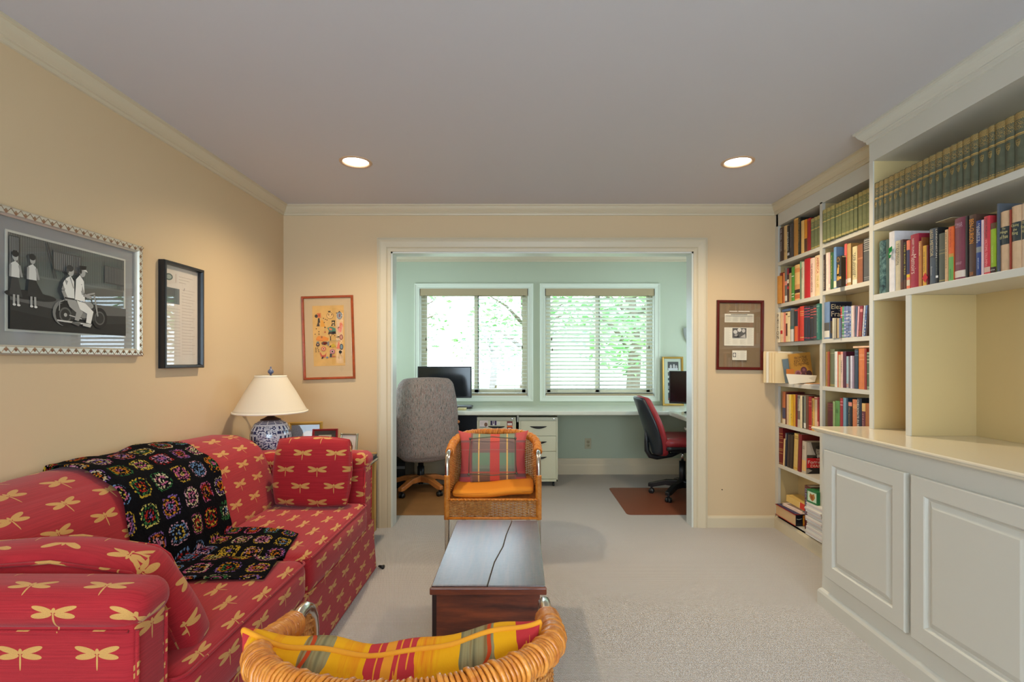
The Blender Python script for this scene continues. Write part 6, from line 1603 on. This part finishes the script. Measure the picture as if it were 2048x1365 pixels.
mb = MB(); mb.box(-.022, .080, -.115, .12, 0, .003); mb.box(-.022, .080, -.115, .12, .043, .046); mb.box(-.024, -.020, -.115, .12, 0, .046); mb.box(-.0245, -.0238, -.115, -.03, .001, .045, 1); mb.box(-.0247, -.0238, -.028, -.024, .001, .045, 2)
obj('cover', mb, [cm((222,184,104)), cm((206,54,34)), cm((226,206,160))], t, local=True)
obj('page_block', MB().box(-.019, .077, -.112, .117, .003, .043), PAGE, t, local=True)
make_book('tall dark red book with slanted white and blue lettering, lowest shelf', 1.935, 3.447, .074, zb_+.0006, .298, .14, cm((84,18,24), .3), texts=[('NATIONAL',.34,.93,(180,190,226),.44,'down',-.35),('ELECTRICAL',.34,.93,(150,160,206),.30,'down',.45)], rnd=.03)
# paper stack and green box
pz = zb_+.001; rr = random.Random(3); PAPM = [cm((226,222,216)), cm((206,204,206)), cm((220,206,200))]
stack_lab = ['lowest', 'second lowest', 'third from the bottom', 'middle', 'third from the top', 'second from the top', 'topmost']
for k in range(7):
    h_ = .028+.004*(k % 2)
    x0 = 1.885+rr.uniform(-.006, .012)
    o_ = MB()
    for q in range(4): o_.box(x0+rr.uniform(0, .006), 2.05, 3.20+rr.uniform(0,.006), 3.385+rr.uniform(-.006, .006), pz+h_*q/4, pz+h_*(q+.9)/4, q % 3)
    tag(obj('paper_stack', o_, PAPM), 'white journal in the paper pile beside the base cabinet, %s' % stack_lab[k], 'papers', 'paper pile on the lowest shelf'); pz += h_+.0006
t = thing('seed_packet_box', 'green box with a brown leaf picture on top of the paper pile', 'box', (1.95, 3.33, pz), (0, 0, math.radians(4)))
obj('box_body', MB().box(-.05, .09, -.045, .06, .0006, .085), cm((26,118,66), .35), t, local=True, bevel=.002)
picture('leaf_picture', t, (-.0508, .048, .012), (0,-1,0), (0,0,1), .088, .062, [('p', [(.2,.5),(.3,.85),(.5,.75),(.75,.9),(.85,.5),(.7,.2),(.5,.08),(.3,.25)], (176,116,44)), ('l', [(.25,.8),(.6,.05)], .0015, (80,60,20)), ('e', .5,.45,.12,.2,0,(150,80,30))], cm((206,222,196)), local=True)
# fourth shelf, corner column: papers and a brown book
FOLD = [cm((232,208,162), .8), cm((238,228,208), .8), cm((226,190,136), .8)]
lbs = ['cream file folder at the back of the bundle, fourth shelf', 'white sheet bundle in the folder row, fourth shelf', 'cream folder in the middle of the folder row, fourth shelf', 'white-edged folder near the front of the folder row, fourth shelf', 'foremost cream folder sticking out beyond the shelf edge']
for k in range(5):
    yy = 3.792-.022*k; x0 = 1.806+.010*k; a = math.radians(3+1.2*k)
    t = thing('file_folder', lbs[k], 'folder', (x0, yy, S1[3]+.001), (0, 0, -a), 'folders on the fourth corner shelf')
    hh = .232-.003*k
    mb = MB(); mb.box(0, .255, 0, .0022, 0, hh); mb.box(.0, .255, .008, .010, 0, hh-.008); mb.box(.0, .255, .0022, .008, 0, .002); obj('folder_sheet', mb, FOLD[0 if k != 1 else 1], t, local=True)
    obj('papers', MB().box(.006, .250, .003, .0075, .003, hh-.012), FOLD[1], t, local=True)
    if k == 4: obj('label_tab', MB().box(.02, .12, -.0006, .0022, hh, hh+.006), FOLD[1], t, local=True)
t = thing('book', 'brown book with purple flower cover leaning among the papers', 'book', (1.925, 3.610, S1[3]+.004), (math.radians(0), math.radians(-7), math.radians(-7)))
mb = MB(); mb.box(0, .138, 0, .003, 0, .205); mb.box(0, .138, .026, .029, 0, .205); mb.box(0, .003, .003, .026, 0, .205); obj('cover', mb, mat('ochre_cover', (186,134,54), .35), t, local=True)
obj('page_block', MB().box(.003, .135, .003, .026, .002, .203), PAGE, t, local=True)
picture('cover_picture', t, (.003, -.0006, .003), (1,0,0), (0,0,1), .132, .198, [('e', .30,.30,.17,.13,0,(166,104,110)), ('e', .30,.30,.10,.08,0,(120,66,76)), ('e', .60,.40,.16,.13,0,(98,52,58)), ('e', .84,.26,.15,.12,0,(64,32,38)), ('e', .55,.22,.14,.09,0,(84,44,50)), ('e', .60,.42,.07,.05,0,(134,84,92))], cm((186,134,54), .35), local=True)
for k, s_ in enumerate(('FROM THE', 'TOUCHUCKY', 'TO TRIUMPHE')): pass
text('FROM THE\nKENTUCKY\nTO MEMPHIS', .100, .066, (.070, -.0016, .150), (1,0,0), (0,0,1), cm((70,36,20)), t, local=True, name='cover_title')
t = thing('book', 'thin blue-grey book leaning behind the brown book, fourth shelf', 'book', (1.898, 3.655, S1[3]+.004), (0, math.radians(-8), math.radians(-6)))
mb = MB(); mb.box(0, .12, 0, .0015, 0, .17); mb.box(0, .12, .012, .0135, 0, .17); mb.box(0, .0015, .0015, .012, 0, .17); obj('cover', mb, cm((104,124,134), .4), t, local=True); obj('page_block', MB().box(.0015, .118, .0015, .012, .001, .169), PAGE, t, local=True)
tag(obj('postcard', MB().box(1.852, 1.905, 3.560, 3.5615, S1[3]+.060, S1[3]+.105), cm((206,120,50), .5)), 'small orange and red picture card tucked behind the white envelope', 'card')
t = thing('envelope', 'large white envelope standing in front of the brown book', 'envelope', (1.822, 3.50, S1[3]+.001), (math.radians(-4), 0, math.radians(-5)))
mb = MB(); mb.prism([(.018,0), (.185,.018), (.20,.062), (0,.072)], lambda a, c, d: (a, d, c), 0, .003); obj('envelope_body', mb, cm((236,226,206), .8), t, local=True)
obj('flap', MB().prism([(.145,.045), (.198,.0615), (.186,.020)], lambda a, c, d: (a, d, c), -.0006, .0), cm((214,204,184), .8), t, local=True)
for lb, x0, x1, y0, y1, dz, h_, c_ in (('lowest white magazine at the front of the fourth shelf', 1.86, 2.06, 3.29, 3.37, .0, .005, (220,214,206)), ('pale magazine over the lowest one on the fourth shelf', 1.87, 2.06, 3.30, 3.375, .0056, .005, (232,226,216)), ('brown envelope lying over the magazines on the fourth shelf', 1.885, 2.06, 3.292, 3.38, .0112, .003, (206,140,76))):
    flat_book(lb, x0, x1, y0, y1, S1[3]+dz, h_, c_, name='magazine' if 'magazine' in lb else 'envelope', cat='magazine' if 'magazine' in lb else 'envelope', pagev=cm((216,210,200)))
# second column, second shelf
def golfer(r, t, h, dep):
    picture('cover_picture', r, (.010, -t/2-.0006, .002), (1,0,0), (0,0,1), dep-.012, h-.004, [('r', .72, 0, 1, 1, (110,18,30)), ('r', .0,.96,1,1,(206,190,150))], cm((44,42,40), .4), local=True)
    mb = MB(); z = h
    w = t
    mb.add([(-.001, w*.30, z*.36), (-.001, -w*.10, z*.36), (-.001, -w*.22, z*.62), (-.001, -w*.02, z*.66), (-.001, w*.20, z*.60)], [(0,1,2,3,4)])
    mb.add([(-.001, w*.05, z*.62), (-.001, -w*.30, z*.66), (-.001, -w*.28, z*.69), (-.001, w*.05, z*.67)], [(0,1,2,3)])
    mb.lathe([(.0001, .0005), (.006, .0006)], (-.0005, 0, z*.70), 10, axis='x')
    for s_ in (.22, -.16): mb.add([(-.001, w*s_+.004, z*.20), (-.001, w*s_-.004, z*.20), (-.001, w*.06-.006, z*.42), (-.001, w*.06+.008, z*.42)], [(0,1,2,3)])
    mb.tube([(-.001, w*.30*math.cos(a), z*.88+w*.30*math.sin(a)) for a in [2*PI*i/12 for i in range(12)]], .0012, 4, closed=True)
    obj('gilt_figure', mb, cm((206,160,80), .5), r, local=True)
shelf_books(1.928, S2[1], .135, 11.37, 1640, 470, 'second shelf of the second column', [
    (65,124,455,(52,34,32),'dark maroon book with cream lettering',dict(texts=[('SOUTH OF THE HEART',.05,.85,(214,190,160),.35)])),
    (125,184,412,(232,214,200),'white book with fine print',dict(texts=[('THE OXFORD PILGRIMS',.30,.70,(130,110,110),.2)])),
    (185,224,402,(214,184,180),'thin pinkish book',dict(bands=[(.06,.16,(228,216,200))])),
    (225,298,402,(52,94,52),'green book lettered in yellow',dict(texts=[('The Great Money Books',.28,.92,(224,214,80),.35)])),
    (302,362,285,(112,150,196),'blue book with white label',dict(dx=-.006,bands=[(.02,.18,(232,224,190))])),
    (366,466,490,(48,44,42),'black book with gilt archer figure',dict(dx=-.030,depth=.15,cover=golfer,bands=[(.24,.32,(206,160,80))])),
    (546,602,208,(222,96,88),'rose red book with white label',dict(bands=[(.05,.16,(226,206,200))])),
    (603,690,204,(190,152,96),'tan book with white label',dict(bands=[(.07,.17,(226,214,200))])),
    (722,828,270,(216,202,156),'cream book with grey lettering',dict(texts=[('THE GOOD\nJAPANESE',.18,.85,(90,94,90),.7)],bands=[(.0,.12,(230,222,204))])),
    (832,960,225,(150,92,60),'brown book with pale band',dict(bands=[(.62,.66,(184,126,90))])),
    (966,984,200,(60,30,30),'thin dark red pamphlet',{}),
    (987,1125,85,(86,88,90),'tall grey book with white rules',dict(bands=[(.955,.965,W_),(.905,.915,W_),(.855,.862,W_),(.81,.817,W_),(.77,.777,W_),(.71,.72,W_),(.09,.10,(170,170,170)),(.05,.055,(170,170,170))],rnd=.04)),
], 'assorted books in the narrow bookcase')
# second column, third shelf
r_ = shelf_books(1.928, S2[2], .145, 12.41, 1640, 580, 'third shelf of the second column', [
    (85,215,270,(112,138,176),'large blue book with two names on its cover',dict(h=.232,bands=[(.04,.22,(222,216,204)),(.22,.44,(84,80,76))],
        cover=cover_art([('r',0,0,1,.14,(92,104,126)), ('r',0,.14,1,.48,(120,104,84)), ('r',0,.48,1,.56,(44,38,96))], cm((34,40,60), .35),
            [('Eleanor',.10,.98,.80,.93,(212,204,170)), ('and',.42,.58,.74,.78,(150,150,150)), ('Franklin',.10,1.06,.60,.74,(214,204,180))]))),
], 'assorted books in the narrow bookcase')
thin = [(305,348,705,(206,198,176),'slim cream booklet',0,0),(350,400,705,(168,160,140),'slim grey booklet',0,0),(402,425,715,(64,44,30),'slim dark brown booklet',0,0),(427,465,710,(206,180,130),'slim tan booklet',0,0),(467,505,705,(120,130,160),'slim blue-grey booklet',0,0),
    (507,545,430,(196,70,66),'thin red and white guide',1,0),(547,590,425,(90,160,110),'thin green and white guide',1,0),(592,640,415,(110,120,176),'thin violet-blue guide',1,0),(642,690,410,(120,136,180),'thin blue guide',1,0),(692,730,412,(96,110,150),'thin slate blue guide',1,0),(732,768,420,(130,150,196),'thin light blue guide',1,0),
    (775,812,400,(230,220,210),'thin white guide',0,0),(815,850,395,(222,190,190),'thin pale pink guide',0,0),(868,905,400,(80,92,120),'leaning navy guide',0,3),(908,945,390,(226,170,180),'leaning pink guide',0,4),(952,1020,375,(140,34,44),'leaning dark red guide',1,5),(1035,1075,370,(196,202,216),'leaning white and blue guide',1,6),(1080,1115,380,(90,120,180),'leaning blue guide',1,7),(1120,1160,375,(60,40,44),'leaning dark brown guide',0,7)]
rows = []
for a, c, yt, rgb, ds, bd_, tl_ in thin:
    op = dict(tilt=math.radians(tl_), rnd=.02, depth=.13 if yt < 600 else .10, dx=0 if yt < 600 else -.008)
    if bd_: rb = random.Random(a); op['bands'] = [(.03+.11*i+rb.uniform(0,.03), .06+.11*i+rb.uniform(0,.04), rb.choice([(196,196,206),(176,180,196),tuple(int(q*.7) for q in rgb)])) for i in range(8)]
    if rgb == (140,34,44): op['bands'] = [(.80,.90,(214,140,140)), (.02,.18,(150,80,30))]
    if tl_: op['h'] = .172
    rows.append((a, c, yt, rgb, ds, op))
shelf_books(1.922, S2[2], .13, 12.41, 1640, 580, 'third shelf of the second column', rows, 'assorted books in the narrow bookcase', .006)
# second column, fourth shelf
shelf_books(1.926, S2[3], .135, 13.65, 1640, 685, 'fourth shelf of the second column', [
    (150,194,262,(190,156,96),'tan book at the left end',dict(dx=.02)),
    (195,246,258,(160,72,40),'rust book',{}),
    (255,380,190,(104,108,76),'wide olive book with gilt flecks',dict(bands=[(.02,.07,(150,136,80)),(.88,.90,(150,150,110))])),
    (385,468,255,(222,222,214),'glossy white book',dict(rough=.2)),
    (469,488,258,(222,120,84),'thin orange book',{}),
    (489,553,268,(206,186,146),'beige book with rust top',dict(bands=[(.92,1,(176,70,40))])),
    (555,615,262,(226,190,176),'pinkish book with black lettering',dict(texts=[('FERRARI',.40,.75,K_,.35)],bands=[(.93,1,(238,150,130))])),
    (616,700,258,(88,30,54),'maroon book behind the short ones',{}),
    (712,768,385,(160,190,200),'short light blue book',dict(bands=[(.02,.14,(196,150,140))])),
    (769,806,388,(120,106,112),'short grey-brown book',{}),
    (818,872,372,(214,206,220),'short white glossy book',dict(rough=.2)),
    (873,926,378,(150,128,146),'short mauve book',{}),
    (930,1028,200,(44,60,78),'navy book with pale flecks',dict(bands=[(.93,.95,(90,110,130)),(.84,.86,(90,110,130))])),
    (1032,1200,170,(216,122,54),'wide orange book',dict(bands=[(.84,.85,(236,170,120)),(.81,.82,(236,170,120)),(.72,.73,(236,170,120))])),
    (1201,1262,178,(152,42,26),'brick red book',{}),
    (1264,1345,270,(76,96,70),'green book with white bars',dict(bands=[(.96,.98,(190,200,170)),(.88,.90,(190,200,170)),(.79,.81,(190,200,170)),(.71,.725,(190,200,170)),(.42,.435,(190,200,170)),(.06,.08,(190,200,170)),(.015,.03,(190,200,170))])),
], 'assorted books in the narrow bookcase')
flat_book('pale pink book lying on top of the orange book', 1.935, 2.05, 2.83, PYd(1706, 1.935), PZ(696.4, 2.92), .010, (236,196,160))
# second column, fifth shelf
shelf_books(1.928, S2[4], .135, 17.07, 1640, 785, 'fifth shelf of the second column', [
    (225,410,365,(84,20,22),'wide maroon book',dict(bands=[(.94,.95,(150,80,60)),(.88,.89,(150,80,60)),(.80,.81,(130,60,50)),(.77,.78,(130,60,50))])),
    (428,500,318,(144,170,110),'pale green book',{}),
    (501,655,300,(92,142,70),'wide bright green book',dict(texts=[('THE\nGREEN\nYEARS',.66,.78,(30,60,30),.6,'across')])),
    (670,765,208,(160,40,46),'crimson book',dict(bands=[(.90,.92,(214,140,140)),(.82,.84,(214,150,150))])),
    (767,880,195,(118,156,176),'light blue glossy book',dict(rough=.25)),
    (881,948,200,(34,62,80),'dark teal book',{}),
    (950,1075,320,(30,26,26),'black book with pink top and cream lettering',dict(bands=[(.88,.98,(222,140,120))],texts=[('The Second Front',.15,.85,(190,176,140),.28,'down',.3)])),
    (1090,1238,250,(206,122,76),'salmon orange book',dict(bands=[(.86,.87,(240,190,110)),(.82,.83,(240,190,110)),(.79,.80,(240,190,110))])),
    (1240,1400,215,(24,34,54),'navy book titled CHECKMATE IN BERLIN',dict(texts=[('CHECKMATE IN BERLIN',.18,.97,W_,.42,'down',.25)])),
    (1405,1535,385,(220,180,110),'cream book with maroon oval',dict(bands=[(.24,.80,(110,50,56))],texts=[('STAYING',.32,.74,(196,150,150),.4)])),
    (1536,1690,385,(170,96,30),'brown cloth book',{}),
], 'assorted books in the narrow bookcase')

# upper bookcase, second shelf
UZ = 1.586
VEL = NB('teal_marbled', .6, .4); VEL.color(VEL.ramp(VEL.noise(VEL.tc.outputs['Object'], 38, 5, .7), [(.36, (22,40,48)), (.5, (64,100,100)), (.66, (120,150,142))])); MARB = VEL.m
W = W_
ub = shelf_books(1.776, UZ, .16, 8.03, 1745, 430, 'second shelf of the right unit', [
    (76,212,420,(60,96,96),'teal marbled book at the left end',dict(mat=MARB,rnd=.18)),
    (214,258,395,(70,90,80),'thin grey-green book',{}),
    (266,352,272,(228,222,222),'tall white binder',dict(rnd=.02,rough=.3,depth=.26)),
    (355,442,420,(206,192,160),'cream book with grey lettering',dict(texts=[('STEVENSON',.52,.94,(80,74,66),.40,'down',-.25),('THE LETTERS OF',.50,.84,(150,110,90),.22,'down',.5)])),
    (443,488,402,(86,60,56),'dark brown book',dict(bands=[(.0,.16,(100,60,44))])),
    (489,538,440,(46,36,32),'black book with yellow lettering',dict(bands=[(.0,.20,(96,56,40))],texts=[('THE ROSE TREE',.30,.95,(196,170,50),.45,'down',-.2)])),
    (540,594,412,(238,128,96),'salmon book with navy panel and yellow dot',dict(bands=[(.30,.80,(60,54,90)),(.235,.29,(226,190,30)),(.06,.18,(224,206,180))])),
    (595,728,315,(164,40,62),'crimson book titled Memoirs',dict(depth=.19,texts=[('Memoirs',.26,.62,(222,190,180),.60,'down',-.05),('HARRY TRUMAN',.62,.92,(226,200,190),.26,'down',.10)])),
    (736,782,425,(190,124,60),'tan-orange book with pale lettering',dict(texts=[('PRINCES',.68,.95,(236,220,190),.35)])),
    (784,798,365,(140,80,40),'thin brown book',{}),
    (800,862,498,(222,168,60),'yellow book with red diamond label',dict(texts=[('THE CHILDREN',.35,.85,(60,50,40),.3)],cover=lambda r,t,h,d: obj('diamond_label', MB().add([(-.002, t*.45, h*.19), (-.002, -t*.35, h*.06), (-.002, -t*1.1, h*.19), (-.002, -t*.35, h*.32)], [(0,1,2,3)]), cm((196,24,34)), r, local=True))),
    (864,896,490,(96,20,26),'thin dark red book',{}),
    (900,1003,225,(84,92,100),'slate book with tan block lettering',dict(rnd=.14,texts=[('IASSI METEOR',.50,.97,(206,184,140),.5),('fiction',.16,.32,(190,190,190),.22)],bands=[(.48,.495,(60,60,66))])),
    (1010,1050,205,(30,34,36),'black book titled LONDONISTAN',dict(texts=[('LONDONISTAN',.46,.97,W,.62),('MELANIE PHILLIPS',.14,.44,(150,160,150),.3)],bands=[(.10,.14,(226,226,226))])),
    (1051,1155,300,(88,90,78),'dark olive-grey book',dict(bands=[(.58,.60,(140,130,90)),(.65,.66,(140,130,90)),(.03,.05,(160,140,80))])),
    (1157,1208,240,(214,176,130),'tan book with brown lettering',dict(texts=[('THE NIGHT MANAGER' if False else 'FIRST CHRONICLE',.25,.95,(120,90,60),.4)])),
], 'assorted books in the right-hand unit')
shelf_books(1.776, UZ, .16, 8.03, 1893, 390, 'second shelf of the right unit', [
    (22,105,515,(226,104,50),'orange and green book',dict(bands=[(.0,.44,(112,170,90)),(.44,.50,(200,150,70))],texts=[('FLASH OF FATE',.62,.95,(176,60,30),.30),('SEBASTIAN',.04,.22,(60,110,60),.3)])),
    (106,298,370,(124,58,76),'wide plum book with library labels',dict(depth=.2,rnd=.12,bands=[(.03,.14,(222,208,196))],texts=[('OMAR',.84,.92,(190,150,170),.62,'across'),('BRADLEY',.24,.28,(196,150,166),.5,'across')])),
    (300,345,345,(24,24,24),'thin black book beside the plum one',{}),
    (347,463,325,(84,58,48),'brown book with big orange lettering',dict(texts=[('BEN-GURION',.54,.93,(236,150,30),.62),('BIOGRAPHY',.02,.08,(206,120,40),.5,'across')],depth=.2)),
    (466,553,415,(40,64,128),"blue book titled HALSEY'S TYPHOON",dict(texts=[("HALSEY'S",.62,.94,W,.28,'down',-.38),('TYPHOON',.60,.90,W,.28,'down',.38),('DRURY & CLAVIN',.12,.32,(190,200,220),.24,'down',-.1)],bands=[(.42,.52,(130,136,140))])),
    (555,590,405,(226,196,196),'thin pink-white book',{}),
    (592,690,345,(206,60,70),'red book with grey-lettered top',dict(texts=[('DEAN MORGAN',.63,.97,(70,50,60),.40),('VICTIMS TRIUMPH',.14,.60,(240,150,150),.42)],bands=[(.03,.12,(214,180,160))],depth=.19)),
    (692,790,455,(150,180,40),'lime green book with dark ends',dict(bands=[(.88,1,(96,64,40)),(.0,.12,(56,36,36))],texts=[('THE ROUGH ROAD',.20,.55,(196,214,120),.25),('- - - -',.05,.07,W,.7,'across')])),
    (796,838,145,(78,84,92),'tall thin slate book',dict(rnd=.25,depth=.24)),
    (842,1008,265,(206,172,136),'beige book with dark band, The Hinge of Fate',dict(full=True,rnd=.14,bands=[(.44,.74,(46,56,58))],texts=[('The',.69,.725,(190,180,120),.3,'across'),('Hinge',.615,.675,(214,204,140),.72,'across'),('of Fate',.54,.60,(214,204,140),.80,'across')])),
    (1010,1026,240,(150,60,44),'thin red book between the beige volumes',{}),
    (1028,1180,205,(206,172,136),'beige book with dark band, Closing the Ring',dict(full=True,rnd=.14,h=.226,bands=[(.44,.74,(46,56,58))],texts=[('Closing',.66,.715,(214,204,140),.8,'across'),('the',.605,.64,(214,204,140),.4,'across'),('Ring',.53,.59,(214,204,140),.62,'across')])),
    (1184,1345,150,(212,184,156),'pale beige book with dark band, Their Finest Hour',dict(full=True,rnd=.14,h=.226,bands=[(.44,.74,(46,56,58))],texts=[('Their',.68,.72,(214,204,140),.6,'across'),('Finest',.61,.66,(214,204,140),.8,'across'),('Hour',.54,.59,(214,204,140),.62,'across')])),
], 'assorted books in the right-hand unit')
tag(obj('ribbon_bow', MB().tube([(1.771, 2.452, 1.775), (1.764, 2.446, 1.790), (1.768, 2.436, 1.800), (1.772, 2.444, 1.785), (1.768, 2.455, 1.768), (1.77, 2.452, 1.750), (1.766, 2.440, 1.760)], [.002, .005, .003, .005, .003, .004, .003], 6), cm((30,140,60))), 'green ribbon bow on the cream book next to the white binder', 'ribbon')
tag(obj('bookmark_sheet', MB().box(1.80, 1.93, PYd(1903, 1.80), PYd(1871.5, 1.80), 1.854, 1.8552), cm((206,196,160))), 'pale sheet lying on top of the black and slate books', 'paper')
